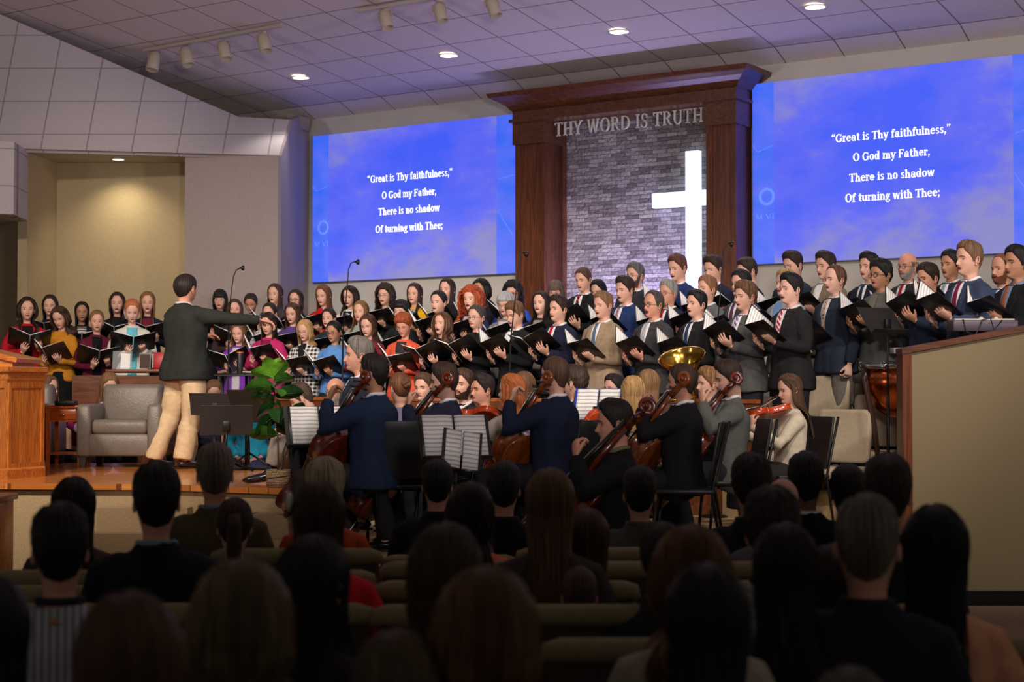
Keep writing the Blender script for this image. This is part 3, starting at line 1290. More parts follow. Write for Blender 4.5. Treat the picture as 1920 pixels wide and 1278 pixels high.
# stage platform
stg = [G(-420, 0, 242), G(27, 0, 247), G(300, 0, 249), G(548, 0, 260), G(576, 0, 222), G(560, 0, 196), G(-420, 0, 196)]
M_stage = None
m = bpy.data.materials.new('polished_oak_floor')
nt, nd, lk, b = nodes_of(m)
tc = nd.new('ShaderNodeTexCoord')
bk = nd.new('ShaderNodeTexBrick')
bk.inputs['Scale'].default_value = 1.0
bk.inputs['Brick Width'].default_value = 1.1
bk.inputs['Row Height'].default_value = 0.075
bk.inputs['Mortar Size'].default_value = 0.002
bk.inputs['Color1'].default_value = lin((214, 138, 66)) + (1,)
bk.inputs['Color2'].default_value = lin((188, 110, 48)) + (1,)
bk.inputs['Mortar'].default_value = lin((120, 66, 28)) + (1,)
lk.new(tc.outputs['Object'], bk.inputs['Vector'])
nz = nd.new('ShaderNodeTexNoise')
mp_ = nd.new('ShaderNodeMapping')
mp_.inputs['Scale'].default_value = (2.5, 40, 1)
lk.new(tc.outputs['Object'], mp_.inputs[0])
lk.new(mp_.outputs[0], nz.inputs['Vector'])
nz.inputs['Scale'].default_value = 1.5
mr_ = nd.new('ShaderNodeMapRange')
mr_.inputs[3].default_value = .8
mr_.inputs[4].default_value = 1.2
lk.new(nz.outputs[0], mr_.inputs[0])
sc_ = nd.new('ShaderNodeVectorMath')
sc_.operation = 'SCALE'
lk.new(bk.outputs[0], sc_.inputs[0])
lk.new(mr_.outputs[0], sc_.inputs['Scale'])
lk.new(sc_.outputs[0], b.inputs['Base Color'])
b.inputs['Roughness'].default_value = 0.24
b.inputs['Coat Weight'].default_value = 0.3
M_stage = m
mb = MB()
mb.prism([(p.x, p.y) for p in stg], STZ - .045, STZ)
structure('floor_stage', mb, M_stage)
mb = MB()
cen = sum(stg, Vector()) / len(stg)
mb.prism([(p.x + (cen.x - p.x) * .012, p.y + .05) for p in stg], 0, STZ - .045)
structure('floor_stage_base', mb, M_carpet)


def steps(name, x0, x1, S, n, yb):
    mb = MB()
    a_, b_ = G(x0, 0, S), G(x1, 0, S)
    for k in range(n):
        d0 = 0.30 * (k + 1)
        mb.prism([(a_.x, a_.y - d0), (b_.x, b_.y - d0), (b_.x, b_.y - .002 - 0.30 * k), (a_.x, a_.y - .002 - 0.30 * k)], 0, STZ - .16 * (k + 1) - .0)
    return structure(name, mb, M_carpet)


steps('floor_steps_aisle', 202, 368, 248.2, 4, 0)
steps('floor_steps_side', 468, 600, 262, 4, 0)
# orchestra level and choir risers
ROW0 = [(330, 166), (450, 172), (600, 179), (760, 187), (870, 190), (1000, 195), (1120, 200), (1230, 204), (1310, 207), (1400, 212), (1490, 218), (1600, 224), (1740, 232), (1850, 240), (1960, 240)]


def row_S(px, k):
    xs, ss = zip(*ROW0)
    S = float(np.interp(px, xs, ss))
    return 3000.0 / (3000.0 / S + 0.85 * k)


ROWZ = [0.78, 0.95, 1.13]


def row_path(k, x0, x1, n=10):
    return [G(x0 + (x1 - x0) * i / n, 0, row_S(x0 + (x1 - x0) * i / n, k)) for i in range(n + 1)]


for k in range(3):
    fr = row_path(k - .48, 330, 1960)
    bkp = row_path(k + .52 if k < 2 else k + 1.2, 330, 1960)
    mb = MB()
    poly = [(p.x, p.y) for p in fr] + [(p.x, p.y) for p in reversed(bkp)]
    mb.prism(poly, 0, ROWZ[k])
    structure('floor_riser', mb, M_carpet)
mb = MB()
fr = [G(-420, 0, 195.6), G(560, 0, 195.6), G(577, 0, 222), G(552, 0, 258), G(640, 0, 296), G(1250, 0, 304), G(1640, 0, 286), G(1700, 0, 248), G(2000, 0, 249)]
bkp = row_path(-.485, 330, 1960)
poly = [(p.x, p.y) for p in fr] + [(p.x, p.y) for p in reversed(bkp)] + [(G(330, 0, 160).x, G(330, 0, 160).y), (G(-420, 0, 160).x, G(-420, 0, 160).y)]
mb.prism(poly, 0, ORZ)
structure('floor_orchestra', mb, M_carpet)
mb = MB()
p = [G(-420, 0, 178.5), G(329, 0, 178.5), G(329, 0, 170.5), G(-420, 0, 170.5)]
mb.prism([(q.x, q.y) for q in p], ORZ, 0.85)
p = [G(-420, 0, 170.4), G(329, 0, 170.4), G(329, 0, 158), G(-420, 0, 158)]
mb.prism([(q.x, q.y) for q in p], ORZ, 1.0)
structure('floor_riser_left', mb, M_carpet)

mb = MB()
p = [G(1765, 0, 246), G(1965, 0, 246), G(1965, 0, 226), G(1765, 0, 226)]
mb.prism([(q.x, q.y) for q in p], ROWZ[0] - .1, .87)
structure('floor_riser_end', mb, M_carpet)
# half wall at the right of the orchestra
HW = 250.0
mb = MB()
a_, b_ = G(1697, 0, HW), G(2150, 0, HW)
zA, zB = ZY(664, HW), ZY(578, HW)
v = [(a_.x, a_.y, 0), (b_.x, b_.y, 0), (b_.x, b_.y, zB), (a_.x, a_.y, zA)]
v += [(x, y + .14, z) for x, y, z in v]
mb.add(v, [(0, 1, 2, 3), (7, 6, 5, 4), (0, 4, 5, 1), (3, 2, 6, 7), (0, 3, 7, 4), (1, 5, 6, 2)])
structure('wall_right_half', mb, M_rightwall)
mb = MB()
v = []
for dy, dz in ((-.03, 0), (.17, 0), (.17, .045), (-.03, .045)):
    v.append((a_.x - .03, a_.y + dy, zA + dz))
for dy, dz in ((-.03, 0), (.17, 0), (.17, .045), (-.03, .045)):
    v.append((b_.x, b_.y + dy, zB + dz))
mb.add(v, [(0, 1, 5, 4), (1, 2, 6, 5), (2, 3, 7, 6), (3, 0, 4, 7), (0, 3, 2, 1), (4, 5, 6, 7)])
structure('trim_half_wall_cap', mb, W_darkh)
mb = MB()
mb.box((a_.x + .01, a_.y + .07, zA / 2), (.07, .19, zA))
structure('trim_half_wall_post', mb, W_dark)
mb = MB()
mb.box(((a_.x + b_.x) / 2, a_.y - .01, .055), (b_.x - a_.x, .03, .11))
structure('baseboard_right', mb, M_black)


# ---- ceiling fixtures
def rot_to(d):
    return Vector(d).to_track_quat('-Z', 'Y').to_matrix().to_4x4()


M_lampglow = mat('downlight_glow', (255, 244, 230), 0.5, emit=6.0)
names = ['left end of the row', 'above the left screen', 'above the wooden crown', 'above the right screen']
for i, (dx, dy) in enumerate(DOWNLIGHTS):
    s, t, z = ceil_pt(dx, dy)
    p = W(s, t, z)
    r = empty('downlight', p, 0, 'round recessed ceiling downlight, ' + ['leftmost of the four near the left cove', 'above the left projection screen', 'in front of the wooden crown', 'in front of the right projection screen'][i], 'downlight', 'recessed ceiling downlights')
    mb = MB()
    mb.lathe([(.105, -.012), (.125, -.018), (.13, -.004), (.105, .0)], 28, caps=False)
    obj('ring', mb, M_white, r)
    mb = MB()
    mb.lathe([(.001, -.010), (.108, -.012)], 28)
    obj('lens', mb, M_lampglow, r)
r = empty('downlight', ALC, 0, 'small recessed downlight in the ceiling of the tan alcove', 'downlight', 'recessed ceiling downlights')
mb = MB()
mb.lathe([(.07, -.012), (.085, -.018), (.09, .0), (.07, .0)], 24, caps=False)
obj('ring', mb, M_white, r)
mb = MB()
mb.lathe([(.001, -.010), (.072, -.012)], 24)
obj('lens', mb, M_lampglow, r)

# lighting tracks with their white cylinder heads
M_trackw = mat('ivory_lamp_housing', (188, 176, 158), 0.5)


def track(px0, py0, px1, py1, label):
    a_, b_ = cp(px0, py0), cp(px1, py1)
    mid = (a_ + b_) / 2
    mb = MB()
    d = (b_ - a_)
    ux = d.normalized()
    mb.add(*[None, None][:0]) if False else None
    M = frame(Vector((0, 0, -.03)), ux, Vector((0, 0, 1)).cross(ux), Vector((0, 0, 1)))
    mb.box((0, 0, 0), (d.length, .035, .03), M=M)
    return obj('lighting_track', mb, M_trackw, None, False, label=label, cat='lighting track', loc=mid)


track(266, 87, 526, 39, 'long pale ceiling lighting track over the left side of the stage')
track(668, 12, 1000, -45, 'ceiling lighting track at the top edge, before the middle of the stage')
HB = [(285, 92, 'first from the left on the left track'), (347, 80, 'second from the left on the left track'),
      (418, 67, 'third from the left on the left track'), (493, 49, 'right end head of the left track'),
      (722, 6, 'leftmost on the track near the top edge'), (825, -12, 'middle one on the track near the top edge'), (925, -28, 'rightmost on the track near the top edge')]
for i, (hx, hy) in enumerate(TRACK_HEADS):
    tx, ty, lb = HB[i]
    base = cp(tx, ty)
    S = F / base.y
    p = G(hx, ZY(hy, S), S)
    r = empty('track_light', base, 0, 'white cylinder track spotlight, ' + lb, 'track light', 'track spotlights on the ceiling')
    q = p - base
    tilt = Matrix.Rotation(radians([8, -14, -14, -14, -14, -14, -18][i]), 4, 'Y') @ Matrix.Rotation(radians(-14), 4, 'X')
    R_, H_ = 12.0 / S, 33.0 / S
    mb = MB()
    mb.lathe([(R_ * .3, H_ * .62), (R_ * .7, H_ * .56), (R_ * .95, H_ * .4), (R_, H_ * .2), (R_, -H_ * .55), (R_ * .93, -H_ * .57), (R_ * .9, -H_ * .4), (.01, -H_ * .38)], 22, M=Matrix.Translation(q) @ tilt)
    obj('lamp_housing', mb, M_trackw, r)
    mb = MB()
    for sx in (-1, 1):
        mb.tube([(0, 0, -.06), q + tilt @ Vector((sx * R_ * 1.1, 0, H_ * .5)), q + tilt @ Vector((sx * R_ * 1.08, 0, H_ * .15))], .008, 6)
    mb.box((0, 0, -.05), (.06, .05, .03))
    obj('bracket', mb, M_trackw, r)


# ------------------------------------------------------------------ people: head
def sm(a, b, x):
    t = np.clip((np.asarray(x, dtype=float) - a) / (b - a), 0, 1)
    return t * t * (3 - 2 * t)


def gs(x, s):
    return np.exp(-(x / s) ** 2)


_zz = np.linspace(-.2, .136, 340)


def _prof(pts):
    zs, vs = zip(*sorted(pts))
    v = np.interp(_zz, zs, vs)
    k = np.ones(9) / 9
    v2 = np.convolve(np.pad(v, 4, mode='edge'), k, 'valid')
    v2 = np.where(_zz > .118, v, v2)
    return v2


PYF = _prof([(.136, .0), (.133, .018), (.125, .038), (.112, .057), (.095, .072), (.07, .085), (.045, .091), (.02, .089), (0, .087), (-.03, .088), (-.05, .089), (-.068, .086), (-.08, .087), (-.092, .083), (-.102, .068), (-.110, .045), (-.12, .036), (-.15, .038), (-.2, .045)])
PYB = _prof([(.136, .0), (.133, .022), (.125, .046), (.11, .070), (.09, .088), (.06, .101), (.03, .104), (0, .099), (-.03, .088), (-.06, .074), (-.09, .066), (-.12, .064), (-.15, .068), (-.2, .085)])
PAF = _prof([(.136, .0), (.133, .017), (.125, .034), (.11, .051), (.09, .064), (.06, .073), (.03, .075), (0, .074), (-.03, .069), (-.055, .060), (-.075, .048), (-.09, .036), (-.1, .030), (-.112, .035), (-.125, .045), (-.15, .050), (-.2, .062)])
PAB = _prof([(.136, .0), (.133, .017), (.125, .036), (.11, .054), (.09, .067), (.06, .077), (.03, .079), (0, .077), (-.03, .071), (-.06, .062), (-.09, .055), (-.12, .051), (-.15, .052), (-.2, .07)])


def HF(phi, z, sex='m', wide=1.0, face=True):
    phi = np.asarray(phi, dtype=float)
    z = np.asarray(z, dtype=float)
    yf, yb = np.interp(z, _zz, PYF), np.interp(z, _zz, PYB)
    af, ab = np.interp(z, _zz, PAF), np.interp(z, _zz, PAB)
    if sex == 'f':
        nk = sm(-.09, -.12, z)
        yb = yb * (1 - .14 * nk)
        ab = ab * (1 - .16 * nk)
        af = af * (1 - .12 * nk - .05 * sm(-.03, -.09, z) * (1 - nk))
    c = np.cos(phi)
    s = np.sin(phi)
    w = sm(-.5, .7, c)
    ax = ab + (af - ab) * w
    x = ax * np.sign(s) * np.abs(s) ** 0.92 * wide
    y = np.where(c > 0, -yf * np.abs(c) ** 0.86, yb * np.abs(c) ** 0.92)
    if face:
        fr = sm(0.15, 0.5, c)
        axx = np.abs(x)
        nose = np.interp(z, [-.046, -.040, -.036, -.028, -.018, 0, .018, .03], [0, .004, .014, .025, .020, .010, .003, 0])
        nw = np.interp(z, [-.04, -.028, 0, .02], [.016, .014, .009, .009])
        d = nose * gs(x, nw) * (0.85 if sex == 'f' else 1.05)
        d = d - .0095 * gs(axx - .031, .017) * gs(z - .006, .012)
        d = d + (.0015 if sex == 'f' else .0045) * gs(axx - .025, .022) * gs(z - .027, .008)
        d = d + .004 * gs(axx - .045, .018) * gs(z + .022, .02)
        d = d + .005 * gs(x, .022) * gs(z + .052, .009)
        d = d - .003 * gs(x, .02) * gs(z + .068, .005)
        d = d + .004 * gs(x, .016) * gs(z + .085, .011)
        y = y - d * fr
    return x, y


_gridc = {}


def head_mb(sex='m', wide=1.0, mouth=0.6, look=0.0, hi=True):
    """head with face, ears and neck; origin between the ears, facing -Y. mats 0 skin 1 lips 2 mouth 3 eye 4 iris 5 brow"""
    key = (sex, wide, mouth, look, hi)
    if key in _gridc:
        return _gridc[key]
    mb = MB()
    n = 56 if hi else 28
    u = np.linspace(-1, 1, n, endpoint=False)
    phi = pi * np.sign(u) * (np.abs(u) ** (1.45 if hi else 1.0))
    if hi:
        zs = np.concatenate([[.1358, .134, .130, .124, .115, .103], np.linspace(.09, .045, 6), np.linspace(.036, -.104, 31), [-.110, -.118, -.13, -.15, -.17, -.198]])
    else:
        zs = np.concatenate([[.1358, .132, .122, .108], np.linspace(.09, -.1, 12), [-.112, -.13, -.16, -.198]])
    PH, Z = np.meshgrid(phi, zs)
    X, Y = HF(PH, Z, sex, wide)
    Y = Y + 0.02 * sm(-.1, -.2, Z)
    # opened mouth
    mo = mouth * .011
    if mouth > 0 and hi:
        Z = Z - mouth * .008 * sm(-.056, -.066, Z) * (Z > -.105) * sm(.3, .8, np.cos(PH))
    v = np.stack([X, Y, Z], -1).reshape(-1, 3)
    R = len(zs)
    fs, ms = [], []
    for i in range(R - 1):
        for k in range(n):
            k2 = (k + 1) % n
            q = (i * n + k2, i * n + k, (i + 1) * n + k, (i + 1) * n + k2)
            fs.append(q)
            mi = 0
            if hi:
                cx_, cz_ = v[list(q), 0].mean(), v[list(q), 2].mean()
                if v[q[0], 1] < -.06:
                    zc = -.0565 - mo * .4
                    if (cx_ / .019) ** 2 + ((cz_ - zc) / (mo + 1e-4)) ** 2 < 1:
                        mi = 2
                    elif (cx_ / .026) ** 2 + ((cz_ - zc) / (mo + .0075)) ** 2 < 1:
                        mi = 1
            ms.append(mi)
    fs.append(tuple(range(n)))
    ms.append(0)
    fs.append(tuple((R - 1) * n + k for k in range(n - 1, -1, -1)))
    ms.append(0)
    mb.add(v, fs)
    mb.m = ms
    # ears
    for s in (-1, 1):
        pts = []
        M = Matrix.Rotation(radians(s * 22), 4, 'Z') @ Matrix.Rotation(radians(-8), 4, 'X')
        mb.ell((s * .079 * wide, .012, -.004), (.0065, .015, .027), 10, 7, 0, M)
        if hi:
            ring = [(s * (.083 * wide + .006), .014 + .012 * cos(a), .0 + .023 * sin(a)) for a in np.linspace(-1.9, 3.0, 10)]
            mb.tube(ring, [.0034] * 9 + [.002], 6, 0)
            mb.ell((s * .080 * wide, .006, -.032), (.006, .009, .008), 8, 5)
    if hi:
        for s in (-1, 1):
            ex, ez = s * .031, .006
            ph = s * math.asin(min(.99, .031 / .073))
            X0, Y0 = HF(ph, ez, sex, wide)
            mb.ell((ex, float(Y0) + .0045, ez - .0005), (.0122, .0100, .0050), 12, 8, 3)
            mb.ell((ex + look * .004, float(Y0) - .0044, ez - .0008), (.0050, .0020, .0044), 10, 6, 4)
            # upper lid line and brow
            lid = [(ex + s * dx, float(Y0) - .0035 + abs(dx) * .22, ez + .0048 - (dx / .014) ** 2 * .0045) for dx in np.linspace(-.014, .014, 7)]
            mb.tube(lid, [.001, .0016, .002, .002, .002, .0018, .001], 5, 5)
            br = []
            for k, dx in enumerate(np.linspace(-.017, .02, 7)):
                bz = .0265 + .004 * sin(pi * (k / 6.0) ** .8) - .002 * (k / 6.0)
                bx = ex + s * dx
                p_ = math.asin(max(-.99, min(.99, bx / .076)))
                _, by = HF(p_, bz, sex, wide)
                br.append((bx, float(by) - .0015, bz))
            mb.tube(br, [.0012, .0028, .0033, .003, .0026, .002, .001] if sex == 'm' else [.001, .002, .0022, .002, .0018, .0014, .0008], 6, 5)
    _gridc[key] = mb
    return mb


def rot_m(yaw, pitch, roll=0.0):
    return Matrix.Rotation(radians(-yaw), 4, 'Z') @ Matrix.Rotation(radians(-roll), 4, 'Y') @ Matrix.Rotation(radians(pitch), 4, 'X')


# ------------------------------------------------------------------ hair
def fbm(U, V, seed, k=6, fu=8, fv=3):
    rs = np.random.RandomState(seed)
    o = np.zeros_like(U)
    for i in range(k):
        f = fu * (1 + i * .9)
        o += np.sin(np.round(f) * U + rs.uniform(0, 6.28) + V * rs.uniform(-fv, fv) * (1 + i * .4)) / (1 + i * .35)
    return o / 2.2


def hairline(ph, front=.088, temple=.055, side=-.018, ear=.012, back=-.078):
    a = np.abs(ph) * 180 / pi
    return np.interp(a, [0, 25, 42, 60, 74, 84, 96, 112, 135, 180], [front, front, temple + .012, temple - .01, .018, side, ear, -.02, back * .8, back])


def hair_cap(th_top=.020, th_side=.009, front=.088, temple=.055, side=-.018, back=-.078, quiff=0.0, seed=1, amp=.0025, part=0.0, ztop=.1358, nu=96, nv=26, sex='m', fu=26, ring=None, lump=0.0):
    mb = MB()
    ph = np.linspace(-pi, pi, nu, endpoint=False)
    t = np.linspace(0, 1, nv)
    PH, T = np.meshgrid(ph, t)
    zh = hairline(PH, front, temple, side, back=back)
    z0 = np.full_like(PH, ztop)
    if ring is not None:
        z0 = np.full_like(PH, ring)
        zh = np.where(np.abs(PH) < radians(72), ring + .001, zh)
    Z = z0 - (z0 - zh) * T ** 1.45
    X, Y = HF(PH, Z, sex, 1.0, face=False)
    C = np.array([0, .006, .015])
    D = np.stack([X, Y, Z], -1) - C
    D /= np.linalg.norm(D, axis=-1, keepdims=True) + 1e-9
    topw = sm(.02, .11, Z)
    th = th_side + (th_top - th_side) * topw
    edge = 1 - T ** 9 * .92
    fw = sm(.03, -.06, Y) * sm(.07, .115, Z)
    th = th + quiff * fw
    th = th * edge + amp * fbm(PH, T * 6 + part * np.sin(PH), seed, 7, fu, 1.2) * edge * sm(0, .22, T)
    if lump:
        th = th + lump * (np.sin(7 * PH + 9 * T) * np.sin(11 * T * 2 + 3 * PH) + .6 * np.sin(13 * PH - 14 * T + 1)) * edge * sm(0, .3, T)
    if part:
        pl = np.exp(-((X - part) / .006) ** 2) * (Y < .04) * sm(.06, .1, Z)
        th = th - .006 * pl
    P = np.stack([X, Y, Z], -1) + D * th[..., None]
    v = P.reshape(-1, 3)
    f = []
    for i in range(nv - 1):
        for k in range(nu):
            k2 = (k + 1) % nu
            if ring is not None and abs(ph[k]) < radians(70) and abs(ph[k2]) < radians(70):
                continue
            f.append((i * nu + k2, i * nu + k, (i + 1) * nu + k, (i + 1) * nu + k2))
    # inner rim so that the edge has thickness
    P2 = np.stack([X[-1], Y[-1], Z[-1]], -1) - D[-1] * .004
    f += [(n_ + 0, n_ + 0, n_ + 0) for n_ in []]
    mb.add(v, f)
    b0 = (nv - 1) * nu
    mb.v.append(P2)
    for k in range(nu):
        k2 = (k + 1) % nu
        if ring is not None and abs(ph[k]) < radians(74):
            continue
        mb.f.append([b0 + k2, b0 + k, mb.n + k, mb.n + k2])
        mb.m.append(0)
    mb.n += nu
    mb.uv = np.concatenate([np.stack([PH / pi * 1.0, T * .35], -1).reshape(-1, 2), np.stack([ph / pi, np.ones(nu) * .36], -1)])
    return mb


def hair_curtain(length=.34, open_=58, th=.020, wave=.006, wfreq=3.0, amp=.004, seed=1, vol=0.0, nu=110, nv=44, curl=0.0, tuck=False, backonly=False, taper=.75, sex='f'):
    """hair falling from the crown, open at the face"""
    mb = MB()
    o0 = radians(open_)
    u = np.linspace(0, 1, nu)
    v = np.linspace(0, 1, nv)
    U, V = np.meshgrid(u, v)
    phc = o0 + (2 * pi - 2 * o0) * U
    rs = np.random.RandomState(seed)
    split = .36
    zt = .134
    zs_ = np.where(V < split, zt - (zt + .02) * (V / split) ** 1.5, -.02)
    fan = .35 + .65 * sm(.125, .045, zs_)
    # fold angles towards the middle parting on top
    ang = np.where(phc <= pi, phc, phc - 2 * pi)
    ang2 = np.sign(ang) * (np.abs(ang) * np.where(np.abs(ang) < pi / 2, fan, 1.0) + np.where(np.abs(ang) < pi / 2, 0, 0))
    ang2 = np.sign(ang) * np.where(np.abs(ang) < pi / 2, np.abs(ang) * fan, np.abs(ang) - (pi / 2) * (1 - fan) * sm(pi, pi / 2, np.abs(ang)))
    X, Y = HF(ang2, zs_, sex, 1.0, face=False)
    D = np.stack([X, Y, zs_ - .015], -1)
    D /= np.linalg.norm(D, axis=-1, keepdims=True) + 1e-9
    tt = (th + vol * sm(.1, -.02, zs_)) * np.ones_like(X)
    tt = tt * (0.55 + .45 * sm(0, .25, V))
    P = np.stack([X, Y, zs_], -1) + D * tt[..., None]
    L = length * (1 + .07 * np.interp(U, np.linspace(0, 1, 60), rs.uniform(-1, 1, 60)))
    hang = np.clip((V - split) / (1 - split), 0, 1)
    zz = -.02 - (L - .02) * hang
    base = P[int(nv * split) + 1]
    base = P[np.searchsorted(v, split)]
    PX, PY, PZ = P[..., 0].copy(), P[..., 1].copy(), P[..., 2].copy()
    m = V >= split
    bx, by, bz = np.broadcast_to(base[:, 0], X.shape), np.broadcast_to(base[:, 1], X.shape), np.broadcast_to(base[:, 2], X.shape)
    front = sm(radians(100), radians(78), np.abs(ang))
    drop = sm(-.07, -.24, zz)
    # narrowing under the ears, then resting on chest or back
    nar = 1 - .10 * sm(-.03, -.13, zz) + (.16 + vol * 2) * sm(-.13, -.3, zz)
    if tuck:
        front = front * 0
    xh = bx * nar
    yfront = by + (-.128 - by) * drop
    yback = by + (np.where(np.abs(ang) > radians(140), .128, .118) - by) * drop * .9
    yh = front * yfront + (1 - front) * yback
    # move side hair off the shoulder line
    xh = xh * (1 - .02 * drop * (1 - front) * sm(radians(150), radians(95), np.abs(ang)))
    zh = bz + (zz + .02)
    PX = np.where(m, xh, PX)
    PY = np.where(m, yh, PY)
    PZ = np.where(m, zh, PZ)
    # strands and waves
    ph = np.interp(U, np.linspace(0, 1, 26), rs.uniform(0, 6.28, 26))
    wv = wave * sm(.2, .6, V) * np.sin(2 * pi * wfreq * V + ph * (.5 if not curl else 1))
    rr = np.sqrt(PX ** 2 + (PY - .01) ** 2) + 1e-6
    st = amp * fbm(U * 2 * pi, V * 3, seed + 5, 8, 17, 1.0)
    if curl:
        st = st + curl * (np.sin(U * 75 + V * 33) * np.sin(V * 52 + ph) + .7 * np.sin(U * 43 - V * 41 + 2) + .5 * np.sin(U * 120 + V * 70))
    k = (wv + st) / rr
    PX = PX * (1 + k) + .3 * wv
    PY = PY + (PY - .01) * k
    PZ = PZ + (.35 * st if curl else 0)
    # ends gather
    g = sm(.8, 1.0, V) * (1 - taper) * .5
    PX = PX * (1 - g * .25)
    P = np.stack([PX, PY, PZ], -1)
    outer = P.reshape(-1, 3)
    inn = P.copy()
    inn[..., 0] *= .93
    inn[..., 1] = (inn[..., 1] - .01) * .93 + .01
    inn[..., 2] -= .004
    n0 = nu * nv
    f = []
    for i in range(nv - 1):
        for j in range(nu - 1):
            q = (i * nu + j, i * nu + j + 1, (i + 1) * nu + j + 1, (i + 1) * nu + j)
            f.append(q)
            f.append(tuple(x + n0 for x in reversed(q)))
    for j in range(nu - 1):
        a_ = (nv - 1) * nu + j
        f.append((a_, a_ + 1, a_ + 1 + n0, a_ + n0))
    for i in range(nv - 1):
        for j in (0, nu - 1):
            a_, b_ = i * nu + j, (i + 1) * nu + j
            f.append((a_, b_, b_ + n0, a_ + n0))
    mb.add(np.concatenate([outer, inn.reshape(-1, 3)]), f)
    uvg = np.stack([U * 2, V], -1).reshape(-1, 2)
    mb.uv = np.concatenate([uvg, uvg])
    return mb


def mb_join(*ms):
    o = MB()
    uvs = []
    for m in ms:
        o.merge(m)
        uvs.append(np.asarray(m.uv) if m.uv is not None else np.stack([np.linspace(0, 2, m.n), np.linspace(0, 1, m.n)], -1))
    o.uv = np.concatenate(uvs)
    return o


_hair = {}


def hair_mesh(style, hi=False):
    key = (style, hi)
    if key in _hair:
        return _hair[key]
    parts = style.split('+')
    st = parts[0]
    sd = sum(ord(c) for c in style) % 97
    k = dict(nu=240, nv=70) if hi else {}
    kc = dict(nu=180, nv=40) if hi else {}
    if st == 'short':
        m = hair_cap(.016, .006, quiff=.008, seed=sd, part=.03, lump=.0012, **kc)
    elif st == 'quiff':
        m = hair_cap(.018, .005, front=.088, quiff=.017, seed=sd, amp=.0025, lump=.0015, **kc)
    elif st == 'sidepart':
        m = hair_cap(.017, .006, front=.088, quiff=.010, seed=sd, part=-.035, **kc)
    elif st == 'buzz':
        m = hair_cap(.009, .004, front=.09, seed=sd, amp=.0008, **kc)
    elif st == 'messy':
        m = hair_cap(.022, .010, front=.080, temple=.048, quiff=.010, seed=sd, amp=.004, lump=.003, **kc)
    elif st == 'receding':
        m = hair_cap(.012, .010, front=.112, temple=.095, seed=sd, **kc)
    elif st == 'thin':
        m = hair_cap(.006, .009, front=.11, temple=.09, seed=sd, amp=.001, **kc)
    elif st == 'bald':
        m = hair_cap(.004, .009, seed=sd, ring=.045)
    elif st in ('long', 'longwavy', 'longback', 'curly', 'bob', 'shoulder', 'longside', 'bangs', 'midcurl', 'halfup'):
        cap = dict(th_top=.013, th_side=.008, front=.098, temple=.06, side=.0, back=-.05, seed=sd, sex='f', part=.012)
        cap.update(kc)
        if st == 'bangs':
            cap.update(front=.036, temple=.03, th_top=.022)
        c1 = hair_cap(**cap)
        if st == 'long':
            c2 = hair_curtain(.36, 58, .013, .005, 2.2, .005, sd, **k)
        elif st == 'longwavy':
            c2 = hair_curtain(.34, 54, .016, .024, 3.0, .010, sd, vol=.010, **k)
        elif st == 'longback':
            c2 = hair_curtain(.40, 80, .015, .005, 2.0, .005, sd, tuck=True, **k)
        elif st == 'longside':
            c2 = hair_curtain(.30, 62, .012, .007, 2.6, .004, sd, vol=.004, **k)
        elif st == 'curly':
            c2 = hair_curtain(.27, 50, .035, .010, 4.5, .006, sd, vol=.030, curl=.010, **k)
        elif st == 'midcurl':
            c2 = hair_curtain(.14, 58, .028, .006, 3.5, .005, sd, vol=.018, curl=.007, **k)
        elif st == 'bob':
            c2 = hair_curtain(.12, 60, .016, .003, 1.5, .003, sd, vol=.010, **k)
        elif st == 'shoulder':
            c2 = hair_curtain(.19, 58, .014, .006, 2.0, .004, sd, vol=.006, **k)
        elif st == 'halfup':
            c2 = hair_curtain(.34, 66, .013, .009, 2.4, .005, sd, tuck=True, **k)
        else:
            c2 = hair_curtain(.25, 56, .014, .008, 2.8, .004, sd, vol=.008, **k)
        m = mb_join(c1, c2)
        if st in ('curly', 'midcurl'):
            c1 = hair_cap(th_top=.034, th_side=.028, front=.080, temple=.05, side=.0, back=-.05, seed=sd, sex='f', lump=.008, amp=.004)
            m = mb_join(c1, c2)
    elif st in ('updo', 'bun', 'tied', 'ponytail', 'braid'):
        c1 = hair_cap(.013, .010, front=.096, temple=.062, side=.0, back=-.065, seed=sd, sex='f', amp=.0022, **kc)
        b = MB()
        if st == 'bun':
            for q in range(5):
                a = q * 1.257
                b.ell((.018 * cos(a), .115 + .01 * (q % 2), .055 + .018 * sin(a)), (.028, .024, .028), 14, 9)
        elif st == 'updo':
            for q in range(4):
                b.ell((.026 * (q - 1.5), .108, -.01 + .012 * (q % 2)), (.026, .024, .030), 12, 8)
        elif st == 'tied':
            b.tube([(0, .09, .0), (0, .118, -.03), (0, .112, -.09), (0, .10, -.15)], [.022, .026, .022, .008], 14)
        elif st == 'ponytail':
            b.tube([(0, .085, .06), (0, .125, .065), (0, .145, .03), (0, .145, -.05), (.004, .138, -.14), (0, .130, -.24), (0, .125, -.30)], [.018, .028, .034, .036, .034, .026, .006], 20, flat=.7)
        elif st == 'braid':
            pts = [(.012 * sin(i * 1.3), .11 + .012 * cos(i * 1.3), -.02 - i * .022) for i in range(14)]
            b.tube(pts, [.020 - i * .0009 for i in range(14)], 10)
        m = mb_join(c1, b)
    elif st == 'pixie':
        m = hair_cap(.030, .018, front=.070, temple=.045, side=-.01, back=-.085, quiff=.006, seed=sd, sex='f', amp=.004, lump=.003)
    elif st == 'bowl':
        m = hair_cap(.028, .022, front=.052, temple=.04, side=-.045, back=-.085, seed=sd, sex='f', amp=.003)
    else:
        raise ValueError(st)
    me = to_mesh('hair', m)
    me.materials.append(None)
    _hair[key] = me
    return me


